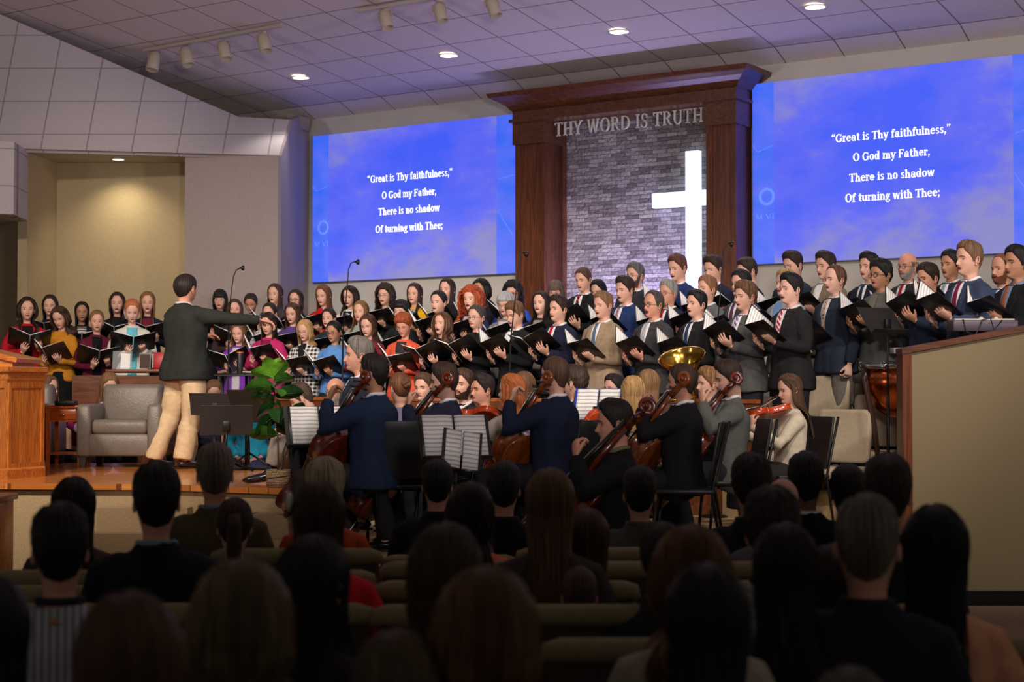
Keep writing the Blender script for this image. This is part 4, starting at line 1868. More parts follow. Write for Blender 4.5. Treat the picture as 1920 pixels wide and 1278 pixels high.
def hairmat(col):
    key = 'hair_%d_%d_%d' % tuple(col)
    if key in _M:
        return _M[key]
    m = bpy.data.materials.new(key)
    nt, nd, lk, b = nodes_of(m)
    uv = nd.new('ShaderNodeUVMap')
    mp = nd.new('ShaderNodeMapping')
    mp.inputs['Scale'].default_value = (46, 2.2, 1)
    lk.new(uv.outputs[0], mp.inputs[0])
    nz = nd.new('ShaderNodeTexNoise')
    nz.inputs['Scale'].default_value = 1.0
    nz.inputs['Detail'].default_value = 5
    nz.inputs['Roughness'].default_value = 0.65
    lk.new(mp.outputs[0], nz.inputs['Vector'])
    cr = nd.new('ShaderNodeValToRGB')
    c = lin(col)
    cr.color_ramp.elements[0].position = .34
    cr.color_ramp.elements[0].color = tuple(x * .26 for x in c) + (1,)
    cr.color_ramp.elements[1].position = .68
    cr.color_ramp.elements[1].color = tuple(min(1, x * 1.75 + .004) for x in c) + (1,)
    lk.new(nz.outputs[0], cr.inputs[0])
    lk.new(cr.outputs[0], b.inputs['Base Color'])
    b.inputs['Roughness'].default_value = 0.5
    b.inputs['Specular IOR Level'].default_value = 0.3
    bp = nd.new('ShaderNodeBump')
    bp.inputs['Strength'].default_value = 1.0
    bp.inputs['Distance'].default_value = 0.006
    lk.new(nz.outputs[0], bp.inputs['Height'])
    lk.new(bp.outputs[0], b.inputs['Normal'])
    _M[key] = m
    return m


SKIN = {'fair': (212, 164, 142), 'pale': (222, 176, 156), 'tan': (180, 130, 102), 'ruddy': (204, 148, 124), 'dark': (128, 84, 60)}


def skinmat(k):
    key = 'skin_' + k
    if key not in _M:
        c = SKIN[k]
        m = mat(key, c, 0.52, 0, 0.05, 25, spec=0.35)
        b = m.node_tree.nodes['Principled BSDF']
        b.inputs['Subsurface Weight'].default_value = 0.06
        b.inputs['Subsurface Radius'].default_value = (0.012, 0.004, 0.002)
    return _M[key]


M_lips = mat('lips', (176, 96, 88), 0.45)
M_mouth = mat('open_mouth', (52, 18, 16), 0.6)
M_eyew = mat('eye_white', (184, 172, 164), 0.3)
M_iris = mat('eye_iris', (44, 30, 22), 0.2)


# ------------------------------------------------------------------ hands
_hands = {}


def hand_mb(curl=20, thumb=40, hi=False):
    key = (curl, thumb)
    if key in _hands:
        return _hands[key]
    mb = MB()
    mb.tube([(0, 0, -.05), (0, 0, 0), (0, 0, .03), (0, .001, .06), (0, .0, .088)], [.025, .027, .037, .042, .039], 14, flat=.42, up=(1, 0, 0))
    for i, (x, ln, sp) in enumerate([(-.031, .058, -9), (-.0105, .074, -3), (.0105, .080, 2), (.031, .070, 8)]):
        p = Vector((x, 0, .080 if i in (1, 2) else .074))
        d = Vector((sin(radians(sp)), 0, cos(radians(sp))))
        pts, rad = [p - d * .015, p], [.0095, .0098]
        a = curl * .5
        r = .0094
        for s_, seg in enumerate((.44, .32, .24)):
            a += curl * (.5 if s_ == 0 else .9)
            dd = Vector((d.x, -sin(radians(a)), cos(radians(a))))
            p = p + dd * ln * seg
            r -= .0007
            pts.append(p)
            rad.append(r)
        pts.append(pts[-1] + dd * .004)
        rad.append(.004)
        mb.tube(pts, rad, 8)
    a = radians(thumb)
    p = Vector((.022, -.004, .012))
    d = Vector((sin(a), -.35, cos(a))).normalized()
    d2 = Vector((sin(a * .55), -.5, cos(a * .55))).normalized()
    mb.tube([p - d * .01, p + d * .028, p + d * .048, p + d * .048 + d2 * .026, p + d * .048 + d2 * .031], [.014, .0135, .0108, .0088, .004], 8)
    o = remesh(mb, .0042, 1)
    _hands[key] = o
    return o


def hand_matrix(w, fdir, pn):
    z = Vector(fdir).normalized()
    y = -Vector(pn)
    y = (y - z * y.dot(z)).normalized()
    x = y.cross(z)
    return frame(w, x, y, z)


# ------------------------------------------------------------------ poses: reference height 1.75, facing -Y, person's right hand is at -X
def P_sing(a=1.0, up=0.0):
    al = radians(35)
    d, n = Vector((0, -cos(al), sin(al))), Vector((0, sin(al), cos(al)))
    z = 1.25 + up
    C = Vector((0, -.365, z))
    return dict(C=C, al=al,
                R=dict(s=(-.172, .005, 1.375), e=(-.235, -.03, 1.14 + up * .4), w=C - d * .125 - n * .012 + Vector((-.060, 0, 0)), f=(d + Vector((.18, 0, 0))), p=n + Vector((.75, 0, 0)), curl=16),
                L=dict(s=(.172, .005, 1.375), e=(.235, -.03, 1.14 + up * .4), w=C - d * .11 + n * .018 + Vector((.11, 0, 0)), f=(d + Vector((-.15, 0, 0))), p=n - Vector((.42, 0, 0)), curl=22))


POSES = {
    'sing': P_sing(), 'singhi': P_sing(up=.07), 'singlo': P_sing(up=-.07),
    'stand': dict(R=dict(s=(-.172, .005, 1.375), e=(-.235, .02, 1.12), w=(-.245, -.06, .88), f=(0, -.2, -1), p=(1, 0, 0), curl=30),
                  L=dict(s=(.172, .005, 1.375), e=(.235, .02, 1.12), w=(.245, -.06, .88), f=(0, -.2, -1), p=(-1, 0, 0), curl=30)),
    'onehand': dict(C=Vector((-.05, -.345, 1.13)), al=radians(38),
                    R=dict(s=(-.172, .005, 1.375), e=(-.235, -.02, 1.13), w=(-.09, -.24, 1.02), f=(.1, -.8, .6), p=(0, .6, .8), curl=18),
                    L=dict(s=(.172, .005, 1.375), e=(.245, .03, 1.12), w=(.25, -.05, .87), f=(0, -.2, -1), p=(-1, 0, 0), curl=45)),
    'conduct': dict(R=dict(s=(-.172, .0, 1.385), e=(-.36, -.17, 1.355), w=(-.49, -.36, 1.345), f=(-.35, -.9, -.25), p=(0, 0, -1), curl=30),
                    L=dict(s=(.172, .0, 1.385), e=(.26, -.10, 1.13), w=(.14, -.28, 1.22), f=(-.3, -1, .1), p=(0, 0, -1), curl=25)),
    'cello': dict(sit=1, R=dict(s=(-.172, .0, 1.375), e=(-.33, -.14, 1.19), w=(-.27, -.36, 1.04), f=(.2, -.9, -.35), p=(0, 0, -1), curl=45),
                  L=dict(s=(.172, .0, 1.375), e=(.31, -.20, 1.27), w=(.19, -.235, 1.47), f=(-.5, .05, .75), p=(-.4, .7, .2), curl=50)),
    'violin': dict(sit=1, R=dict(s=(-.172, .0, 1.375), e=(-.34, -.20, 1.22), w=(-.20, -.42, 1.33), f=(.5, -.7, .0), p=(0, 0, -1), curl=40),
                   L=dict(s=(.172, .0, 1.375), e=(.25, -.24, 1.18), w=(.20, -.46, 1.35), f=(-.25, .1, .95), p=(-.2, .9, .3), curl=55)),
    'wind': dict(sit=1, R=dict(s=(-.172, .0, 1.375), e=(-.27, -.12, 1.16), w=(-.07, -.29, 1.24), f=(.55, -.4, .5), p=(.3, .9, 0), curl=45),
                 L=dict(s=(.172, .0, 1.375), e=(.27, -.12, 1.16), w=(.07, -.28, 1.31), f=(-.55, -.4, .5), p=(-.3, .9, 0), curl=45)),
    'rest': dict(sit=1, R=dict(s=(-.172, .0, 1.375), e=(-.24, .0, 1.14), w=(-.11, -.23, 1.02), f=(.5, -.8, -.1), p=(0, 0, -1), curl=25),
                 L=dict(s=(.172, .0, 1.375), e=(.24, .0, 1.14), w=(.11, -.23, 1.02), f=(-.5, -.8, -.1), p=(0, 0, -1), curl=25)),
}
SITDZ = -.42


def torso_rings(g, sex, hem, top=1.485):
    """rings (z, half width, front, back, cy) of the trunk; g = cloth thickness"""
    T = [(.78, .185, .115, .125), (.90, .182, .115, .125), (1.02, .165, .112, .105), (1.10, .163, .112, .10), (1.20, .168, .116, .106), (1.30, .178, .116, .113),
         (1.36, .176, .105, .112), (1.41, .142, .086, .098), (1.445, .098, .066, .085), (1.475, .062, .050, .070), (1.49, .055, .046, .064)]
    if sex == 'f':
        T = [(.78, .180, .105, .125), (.90, .172, .105, .122), (1.02, .145, .098, .095), (1.10, .138, .098, .088), (1.20, .142, .108, .093), (1.30, .152, .106, .097),
             (1.36, .150, .090, .096), (1.41, .122, .074, .088), (1.445, .086, .056, .078), (1.475, .058, .046, .064), (1.49, .048, .040, .056)]
    out = []
    zs = [t[0] for t in T]
    for z in np.linspace(hem, top, 22):
        w, f, b = (float(np.interp(z, zs, [t[i] for t in T])) for i in (1, 2, 3))
        out.append((z, w + g, f + g, b + g))
    return out


def torso_loft(g, sex, hem, top=1.485, flare=0.0):
    rs = []
    for z, w, f, b in torso_rings(g, sex, hem, top):
        e = flare * sm(hem + .3, hem, z)
        ring = []
        for k in range(28):
            a = 2 * pi * k / 28
            c, s = cos(a), sin(a)
            x = (w + e) * np.sign(c) * abs(c) ** .8
            y = (f if s < 0 else b) * np.sign(s) * abs(s) ** .85 + (e * s)
            ring.append((x, y + .005, z))
        rs.append(ring)
    v, f_ = loft(rs, True)
    return v, f_


def legs_points(pose, sex, spread=.10, feet=None):
    hw = .095
    if POSES[pose].get('sit'):
        kz, ky = .50, -.44
        return [[(s * hw, .0, .50), (s * (hw + .05 if pose == 'cello' else hw), -.22, .52), (s * (hw + (.16 if pose == 'cello' else .02)), ky, kz), (s * (hw + (.17 if pose == 'cello' else .02)), ky + .03, .28), (s * (hw + (.17 if pose == 'cello' else .02)), ky + .06, .09)] for s in (-1, 1)]
    if feet:
        out = []
        for s, (fx, fy) in zip((-1, 1), feet):
            out.append([(s * hw, 0, .90), (s * hw + (fx - s * hw) * .14, fy * .16 - .02, .70), (s * hw + (fx - s * hw) * .42, fy * .42 - .03, .49), (s * hw + (fx - s * hw) * .76, fy * .76, .25), (fx, fy, .09)])
        return out
    return [[(s * hw, 0, .90), (s * hw, -.005, .70), (s * (hw + .005), -.01, .48), (s * (hw + .01), .01, .26), (s * (hw + .015), .02, .09)] for s in (-1, 1)]


_bodyc, _garc = {}, {}


def arm_pts(d, dz):
    s, e, w = Vector(d['s']), Vector(d['e']), Vector(d['w'])
    o = Vector((0, 0, dz))
    return [s + o, s.lerp(e, .5) + o, e + o, e.lerp(w, .5) + o, w + o]


def body_mb(sex, pose, feet=None):
    key = (sex, pose, feet)
    if key in _bodyc:
        return _bodyc[key]
    P = POSES[pose]
    dz = SITDZ if P.get('sit') else 0
    mb = MB()
    v, f = torso_loft(-.022, sex, .92, 1.47)
    mb.add(np.array(v) + (0, 0, dz), f)
    k = .86 if sex == 'f' else 1
    for sd in 'RL':
        p = arm_pts(P[sd], dz)
        if sex == 'f':
            p[0].x *= .86
        mb.tube([p[0] + Vector((-.04 if sd == 'L' else .04, 0, 0))] + p, [.05 * k, .052 * k, .044 * k, .038 * k, .034 * k, .026 * k], 10)
    for lp in legs_points(pose, sex, feet=feet):
        mb.tube([Vector(lp[0]) + Vector((0, 0, .06))] + list(lp), [.06 * k, .08 * k, .072 * k, .056 * k, .050 * k, .034], 10)
        e = Vector(lp[-1])
        mb.tube([e, e + Vector((0, -.03, -.05)), e + Vector((0, -.12, -.065)), e + Vector((0, -.17, -.07))], [.036, .036, .034, .018], 8, flat=.8)
    o = remesh(mb, .018, 2)
    o2 = MB()
    o2.merge(o)
    for sd in 'RL':
        D = P[sd]
        H = hand_mb(D['curl'])
        M = hand_matrix(Vector(D['w']) + Vector((0, 0, dz)), D['f'], D['p'])
        v = H.verts().copy() * (.9 if sex == 'f' else 1.0)
        fs = H.f
        if sd == 'L':
            v[:, 0] *= -1
            fs = [list(reversed(q)) for q in fs]
            # mirrored hand: palm frame is built the same way
        o2.add(xf(v, M), fs)
    _bodyc[key] = o2
    return o2


def garment(kind, sex, pose, hem, seed=1, sleeve='long'):
    key = (kind, sex, pose, round(hem, 2), sleeve)
    if key in _garc:
        return _garc[key]
    P = POSES[pose]
    dz = SITDZ if P.get('sit') else 0
    g = {'jacket': .024, 'knit': .018, 'shirt': .012, 'blazer': .018, 'loose': .03}[kind]
    if P.get('sit'):
        hem = max(hem, .86)
    mb = MB()
    v, f = torso_loft(g, sex, hem, 1.482, flare=.02 if kind in ('jacket', 'loose') else .008)
    mb.add(np.array(v) + (0, 0, dz), f)
    k = .84 if sex == 'f' else 1
    for sd in 'RL':
        p = arm_pts(P[sd], dz)
        sg = -1 if sd == 'R' else 1
        if sex == 'f':
            p[0].x *= .86
        r = [.066 * k + g * .6, .070 * k + g * .5, .060 * k + g * .4, .052 * k + g * .45, .047 * k + g * .3, .038 * k + g * .25]
        pp = [p[0] + Vector((-sg * .07, 0, .022))] + p
        if sleeve == 'short':
            pp, r = pp[:4], r[:4]
            pp[3] = pp[2].lerp(pp[3], .8)
        else:
            pp[-1] = pp[-2].lerp(pp[-1], .86)
        mb.tube(pp, r, 12)
    if sex == 'f':
        for s in (-1, 1):
            mb.ell((s * .068, -.085, 1.255 + dz), (.058, .050 + g * .6, .058), 12, 8)
    if kind in ('jacket', 'blazer'):
        # turned collar round the neck
        pts = []
        for a in np.linspace(-2.5, 2.5, 17):
            pts.append((sin(a) * (.074 if sex == 'm' else .064), .020 + cos(a) * .060, 1.487 + dz - .035 * sm(1.2, 2.5, abs(a))))
        mb.tube(pts, .014, 8)
    if P.get('sit') and kind == 'jacket':
        for s in (-1, 1):
            mb.tube([(s * .1, .02, .47), (s * .12, -.10, .50)], [.105, .085], 10)
    o = remesh(mb, .013, 3, fold=.0055, seed=seed, fscale=8)
    me = to_mesh('clothes', o)
    me.materials.append(None)
    vv = o.verts()
    bvh = BVHTree.FromPolygons([tuple(x) for x in vv], o.f)
    _garc[key] = (me, bvh, dz)
    return _garc[key]


def lower(kind, sex, pose, feet=None):
    key = ('low', kind, sex, pose, feet)
    if key in _garc:
        return _garc[key]
    mb = MB()
    kf = .88 if sex == 'f' else 1.0
    L = legs_points(pose, sex, feet=feet)
    sit = POSES[pose].get('sit')
    if kind == 'trousers':
        for lp in L:
            lp = [Vector(p) for p in lp]
            lp[-1] = lp[-1] + Vector((0, .01, -.01))
            mb.tube(lp, [.106, .102, .088, .080, .078] if feet else [.106 * kf, .096 * kf, .078, .075, .074], 12)
        if sit:
            mb.ell((0, .02, .55), (.175 * kf, .13 * kf, .16), 16, 8)
        else:
            mb.ell((0, .005, .97), (.168 * kf, .112 * kf, .17), 16, 8)
    else:
        if sit:
            mb.ell((0, .02, .52), (.185, .14, .12), 16, 8)
            mb.tube([(0, .05, .50), (0, -.2, .51), (0, -.42, .49), (0, -.46, .40), (0, -.46, .22)], [.19, .19, .185, .17, .19], 18, flat=.55, up=(1, 0, 0))
        else:
            mb.tube([(0, 0, 1.02), (0, 0, .9), (0, 0, .7), (0, 0, .45)], [.16, .185, .21, .25], 20, flat=.72, up=(1, 0, 0))
    o = remesh(mb, .016, 3, fold=.006, seed=4, fscale=6)
    me = to_mesh('lower_clothes', o)
    me.materials.append(None)
    _garc[key] = me
    return me


def shoes_mesh(sex, pose, feet=None):
    key = ('shoe', sex, pose, feet)
    if key in _garc:
        return _garc[key]
    out = []
    for lp in legs_points(pose, sex, feet=feet):
        e = Vector(lp[-1])
        mb = MB()
        mb.tube([e + Vector((0, .045, -.055)), e + Vector((0, .03, -.045)), e + Vector((0, -.03, -.045)), e + Vector((0, -.10, -.057)), e + Vector((0, -.17, -.064)), e + Vector((0, -.195, -.068))], [.02, .040, .044, .044, .036, .012], 12, flat=.78)
        mb.box((e.x, e.y - .075, .008), (.078, .265, .016), bevel=.005)
        me = to_mesh('shoe', mb)
        me.materials.append(None)
        out.append(me)
    _garc[key] = out
    return out


def patch(bvh, rows, off, dz, back=.012):
    """cloth panel lying on the chest: rows = (z, x0, x1)"""
    nc = 6
    v = []
    last = -.14
    for z, x0, x1 in rows:
        for j in range(nc):
            x = x0 + (x1 - x0) * j / (nc - 1)
            h = bvh.ray_cast(Vector((x, -.6, z + dz)), Vector((0, 1, 0)))
            y = h[0].y if h[0] is not None and h[0].y < .0 and h[0].y > -.22 else float(np.interp(z, [1.43, 1.484], [-.080, -.052]))
            y = max(y, float(np.interp(z, [1.40, 1.484], [-.13, -.060])))
            v.append((x, y - off, z + dz))
    n = len(rows)
    f = []
    fl = rows[0][1] < rows[0][2]
    for i in range(n - 1):
        for j in range(nc - 1):
            q = (i * nc + j, (i + 1) * nc + j, (i + 1) * nc + j + 1, i * nc + j + 1)
            f.append(q)
    per = [j for j in range(nc)] + [i * nc + nc - 1 for i in range(1, n)] + [(n - 1) * nc + j for j in range(nc - 2, -1, -1)] + [i * nc for i in range(n - 2, 0, -1)]
    b0 = len(v)
    v += [(v[i][0], v[i][1] + back, v[i][2]) for i in per]
    for k in range(len(per)):
        k2 = (k + 1) % len(per)
        f.append((per[k], per[k2], b0 + k2, b0 + k))
    return v, f


_patchc = {}


def panels(gkey, bvh, dz, what):
    key = (gkey, what)
    if key in _patchc:
        return _patchc[key]
    mb = MB()
    btn = 1.14
    vx = lambda z: np.interp(z, [btn, 1.30, 1.41, 1.45, 1.485], [.004, .036, .052, .050, .040])
    zs = list(np.linspace(1.484, btn, 14))
    if what == 'shirt':
        mb.add(*patch(bvh, [(z, -vx(z), vx(z)) for z in zs], .004, dz))
        ring = []
        for a in np.linspace(-2.75, 2.75, 15):
            ring.append((sin(a) * .060, .018 + cos(a) * .060, 1.504 + dz - .034 * sm(1.2, 2.75, abs(a))))
        mb.tube(ring, .0125, 8, flat=1.0)
    elif what == 'tie':
        mb.add(*patch(bvh, [(z, -w, w) for z, w in zip(np.linspace(1.470, 1.155, 9), [.018, .014, .016, .019, .022, .025, .027, .028, .028])], .010, dz, .008))
    elif what == 'lapelR' or what == 'lapelL':
        sg = -1 if what[-1] == 'R' else 1
        rows = []
        for z in np.linspace(1.480, btn - .01, 16):
            w = np.interp(z, [btn - .01, 1.30, 1.375, 1.385, 1.45, 1.48], [.004, .050, .066, .044, .034, .026])
            rows.append((z, sg * (vx(z) - .003), sg * (vx(z) + w)))
        if sg > 0:
            mb.add(*patch(bvh, rows, .010, dz, .012))
        else:
            mb.add(*patch(bvh, [(z, b_, a_) for z, a_, b_ in rows], .010, dz, .012))
    elif what == 'inner':
        mb.add(*patch(bvh, [(z, -w, w) for z, w in zip(np.linspace(1.455, .92, 16), [.058] * 4 + [.05] * 12)], .004, dz))
    elif what == 'vinner':
        mb.add(*patch(bvh, [(z, -vx(z), vx(z)) for z in zs], .004, dz))
    elif what == 'scoop':
        mb.add(*patch(bvh, [(z, -w, w) for z, w in zip(np.linspace(1.468, 1.395, 7), [.050, .056, .056, .052, .044, .030, .010])], .003, dz))
    elif what == 'pockets':
        for s in (-1, 1):
            mb.add(*patch(bvh, [(z, s * .115 - .05, s * .115 + .05) for z in (.99, .975, .96, .945)], .006, dz, .01))
    me = to_mesh(what, mb)
    me.materials.append(None)
    _patchc[key] = me
    return me


M_glassframe = mat('dark_spectacle_frame', (30, 26, 26), 0.3)


def glasses_mesh():
    if 'gl' in _garc:
        return _garc['gl']
    mb = MB()
    for s in (-1, 1):
        ring = [(s * .031 + .021 * cos(a), -.098 + .004 * abs(cos(a)), .003 + .016 * sin(a)) for a in np.linspace(0, 2 * pi, 15)]
        mb.tube(ring, .0021, 6, caps=False)
        mb.tube([(s * .052, -.094, .007), (s * .070, -.06, .008), (s * .080, .0, .006), (s * .082, .022, -.005)], .0018, 6)
    mb.tube([(-.010, -.099, .006), (0, -.102, .009), (.010, -.099, .006)], .0019, 6)
    me = to_mesh('glasses', mb)
    me.materials.append(None)
    _garc['gl'] = me
    return me


def beard_mesh(full=True):
    key = ('beard', full)
    if key in _garc:
        return _garc[key]
    ph = np.linspace(-radians(86), radians(86), 44)
    zs = np.linspace(.0, -.108, 30)
    PH, Z = np.meshgrid(ph, zs)
    X, Y = HF(PH, Z, 'm')
    D = np.stack([X, Y, Z * 0 - .01 * (Z < -.09)], -1)
    D /= np.linalg.norm(D, axis=-1, keepdims=True)
    th = .0055 + .001 * np.sin(PH * 40 + Z * 300)
    P = np.stack([X, Y, Z], -1) + D * th[..., None]
    P[..., 2] -= .006 * sm(-.075, -.105, Z)
    v = P.reshape(-1, 3)
    n = len(ph)
    f = []
    for i in range(len(zs) - 1):
        for k in range(n - 1):
            q = (i * n + k, (i + 1) * n + k, (i + 1) * n + k + 1, i * n + k + 1)
            cx_, cz_ = v[list(q), 0].mean(), v[list(q), 2].mean()
            ax = abs(cx_)
            top = np.interp(ax, [0, .022, .034, .06, .075], [-.040, -.040, -.058, -.045, .0])
            if cz_ > top:
                continue
            if (cx_ / .024) ** 2 + ((cz_ + .058) / .013) ** 2 < 1:
                continue
            f.append(q)
    mb = MB()
    mb.add(v, f)
    mb.uv = np.stack([PH, Z * 8], -1).reshape(-1, 2)
    me = to_mesh('beard', mb)
    me.materials.append(None)
    _garc[key] = me
    return me


PEOPLE = {}


def child(name, me, m, parent, M=None, label=None):
    o = bpy.data.objects.new(name, me)
    COL.objects.link(o)
    if me.materials and len(me.materials):
        o.material_slots[0].link = 'OBJECT'
        o.material_slots[0].material = m
    o.parent = parent
    if M is not None:
        o.matrix_local = M
    if label:
        o['label'] = label
    return o


def person(label, px, top, S, z0, yaw, sex='m', pose='sing', hair='short', hcol=(50, 36, 26), skin='fair', hy=0, hp=0, hr=0, mouth=.34,
           wear='jacket', col=(30, 30, 34), shirt=(226, 224, 226), tie=None, pants=(34, 34, 38), glasses=None, beard=None, group='choir singers',
           sleeve='long', feet=None, low=True, hi=True, height=None, hairhi=False, wide=.95, pat=None, tpat=None, bearing=True, shoe=(20, 16, 14), z_auto=False):
    """one person whose crown shows at (px, top) where a metre is S pixels, standing or sitting on height z0"""
    P = POSES[pose]
    sit = P.get('sit')
    dz = SITDZ if sit else 0
    crown = 1.777 + dz
    ztop = ZY(top, S)
    if height:
        sc = height / 1.777
        z0 = ztop - crown * sc
    else:
        sc = (ztop - z0) / crown
    p = G(px, z0, S)
    beta = atan2(p.x, p.y) if bearing else 0
    rz = -radians(yaw) - beta
    # body
    hmb = head_mb(sex, wide, mouth, 0.0, hi)
    hv = hmb.verts()
    R = np.array((rot_m(hy, hp, hr)).to_3x3())
    w = (1 - sm(-.10, -.19, hv[:, 2]))[:, None]
    hv = hv * (1 - w) + (hv @ R.T) * w
    hv = hv * (1 + .015 * w) + np.array([0, .0, 1.632 + dz])
    mb = MB()
    bm = body_mb(sex, pose, feet)
    mb.merge(bm)
    mb.v.append(hv)
    for q, k in zip(hmb.f, hmb.m):
        mb.f.append([i + mb.n for i in q])
        mb.m.append(k)
    mb.n += len(hv)
    sm_ = skinmat(skin)
    bro = mat('brow_%d_%d_%d' % tuple(hcol), tuple(int(c * .8) for c in hcol), 0.8)
    root = obj('person', mb, [sm_, M_lips, M_mouth, M_eyew, M_iris, bro], label=label, cat='person', group=group)
    root.location = (p.x, p.y, z0)
    root.rotation_euler = (0, 0, rz)
    root.scale = (sc, sc, sc)
    HM = Matrix.Translation((0, 0, 1.632 + dz)) @ rot_m(hy, hp, hr) @ Matrix.Scale(1.015, 4)
    child('hair', hair_mesh(hair, hairhi), hairmat(hcol), root, HM)
    if glasses:
        child('glasses', glasses_mesh(), M_glassframe if glasses is True else mat('spectacle_%d' % glasses[0], glasses, .3), root, HM)
    if beard:
        child('beard', beard_mesh(), hairmat(beard), root, HM)
    # clothes
    hem = {'jacket': .80, 'blazer': .84, 'knit': .90, 'shirt': .90, 'loose': .80, 'cardigan': .82, 'dress': .78}[wear]
    kind = {'jacket': 'jacket', 'blazer': 'blazer', 'knit': 'knit', 'shirt': 'shirt', 'loose': 'loose', 'cardigan': 'knit', 'dress': 'shirt'}[wear]
    gk = (kind, sex, pose, sleeve)
    me, bvh, gdz = garment(kind, sex, pose, hem, 3, sleeve)
    cm = cloth(col, pat) if not isinstance(pat, tuple) else cloth(col, pat[0], pat[1])
    nm = {'jacket': 'jacket', 'blazer': 'blazer', 'knit': 'sweater', 'shirt': 'shirt', 'loose': 'top', 'cardigan': 'cardigan', 'dress': 'dress'}[wear]
    child(nm, me, cm, root)
    facing_away = abs(((yaw + 180) % 360) - 180) > 115
    if not (facing_away and pose == 'rest'):
        if wear == 'jacket':
            child('shirt', panels(gk, bvh, gdz, 'shirt'), cloth(shirt), root)
            for sd in 'RL':
                child('lapel', panels(gk, bvh, gdz, 'lapel' + sd), cm, root)
            if tie:
                child('necktie', panels(gk, bvh, gdz, 'tie'), cloth(tie, tpat[0], tpat[1]) if tpat else cloth(tie), root)
        elif wear == 'blazer':
            child('blouse', panels(gk, bvh, gdz, 'vinner'), cloth(shirt), root)
            for sd in 'RL':
                child('lapel', panels(gk, bvh, gdz, 'lapel' + sd), cm, root)
        elif wear == 'cardigan':
            child('blouse', panels(gk, bvh, gdz, 'inner'), cloth(shirt, tpat[0], tpat[1]) if tpat else cloth(shirt), root)
        elif sex == 'f':
            pass
    elif wear == 'jacket' or wear == 'shirt':
        mbk = ('backcollar', dz)
        if mbk not in _garc:
            m3 = MB()
            ring = [(sin(a) * .064, .018 + cos(a) * .062, 1.497 + dz - .03 * sm(1.4, 2.75, abs(a))) for a in np.linspace(-2.75, 2.75, 15)]
            m3.tube(ring, .012, 8)
            me3 = to_mesh('collar', m3)
            me3.materials.append(None)
            _garc[mbk] = me3
        child('collar', _garc[mbk], cloth(shirt), root)
    if low:
        if pants is not None:
            lk_ = 'skirt' if (wear == 'dress' or (sex == 'f' and low == 'skirt')) else 'trousers'
            child('skirt' if lk_ == 'skirt' else 'trousers', lower(lk_, sex, pose, feet), cloth(pants), root)
        for sme in shoes_mesh(sex, pose, feet):
            child('shoe', sme, mat('shoe_leather_%d' % shoe[0], shoe, .3), root)
    root['_h'] = round(sc * 1.777, 2)
    return root


def world_of(root, local):
    M = Matrix.Translation(root.location) @ Matrix.Rotation(root.rotation_euler.z, 4, 'Z') @ Matrix.Scale(root.scale.x, 4)
    return M @ local


# ------------------------------------------------------------------ folders
M_cover = mat('black_folder_cover', (16, 16, 18), 0.38)
M_blue = mat('blue_folder_cover', (36, 60, 170), 0.4)


def page_mat():
    if 'printed_pages' in _M:
        return _M['printed_pages']
    m = bpy.data.materials.new('printed_pages')
    nt, nd, lk, b = nodes_of(m)
    tc = nd.new('ShaderNodeTexCoord')
    sp = nd.new('ShaderNodeSeparateXYZ')
    lk.new(tc.outputs['Object'], sp.inputs[0])
    a = nd.new('ShaderNodeMath')
    a.operation = 'MULTIPLY'
    a.inputs[1].default_value = 34
    lk.new(sp.outputs[1], a.inputs[0])
    f = nd.new('ShaderNodeMath')
    f.operation = 'FRACT'
    lk.new(a.outputs[0], f.inputs[0])
    g = nd.new('ShaderNodeMath')
    g.operation = 'LESS_THAN'
    g.inputs[1].default_value = 0.35
    lk.new(f.outputs[0], g.inputs[0])
    nz = nd.new('ShaderNodeTexNoise')
    nz.inputs['Scale'].default_value = 160
    lk.new(tc.outputs['Object'], nz.inputs['Vector'])
    h = nd.new('ShaderNodeMath')
    h.operation = 'MULTIPLY'
    lk.new(g.outputs[0], h.inputs[0])
    lk.new(nz.outputs[0], h.inputs[1])
    mx = nd.new('ShaderNodeMix')
    mx.data_type = 'RGBA'
    mx.inputs[6].default_value = lin((236, 235, 232)) + (1,)
    mx.inputs[7].default_value = lin((90, 90, 96)) + (1,)
    lk.new(h.outputs[0], mx.inputs[0])
    lk.new(mx.outputs[2], b.inputs['Base Color'])
    b.inputs['Roughness'].default_value = 0.8
    _M['printed_pages'] = m
    return m


_fold = {}


def folder_meshes(ang, ang2, w=.235, h=.30):
    key = (ang, ang2, w, h)
    if key in _fold:
        return _fold[key]
    out = []
    for s, a in ((-1, ang), (1, ang2)):
        a = radians(a)
        ux = Vector((s * cos(a), 0, sin(a)))
        nz_ = Vector((-s * sin(a), 0, cos(a)))
        M = frame((0, 0, 0), ux if s > 0 else -ux, (0, 1, 0), nz_)
        mb = MB()
        mb.box((s * (w / 2 + .006), 0, 0), (w, h, .004), bevel=.0015, M=M)
        out.append(to_mesh('cover', mb))
        mb = MB()
        rings = []
        for k in range(9):
            x = .008 + (w - .02) * k / 8
            lift = .012 + .006 * sin(pi * min(1, k / 5.0)) - .003 * k / 8
            rings.append([M @ Vector((s * x, -h / 2 + .008, .0025)), M @ Vector((s * x, h / 2 - .008, .0025)), M @ Vector((s * x, h / 2 - .008, lift)), M @ Vector((s * x, -h / 2 + .008, lift))])
        v, f = loft(rings, True)
        if s > 0:
            f = [tuple(reversed(q)) for q in f]
        mb.add(v, f)
        out.append(to_mesh('pages', mb))
    for m in out:
        m.materials.append(None)
    _fold[key] = out
    return out


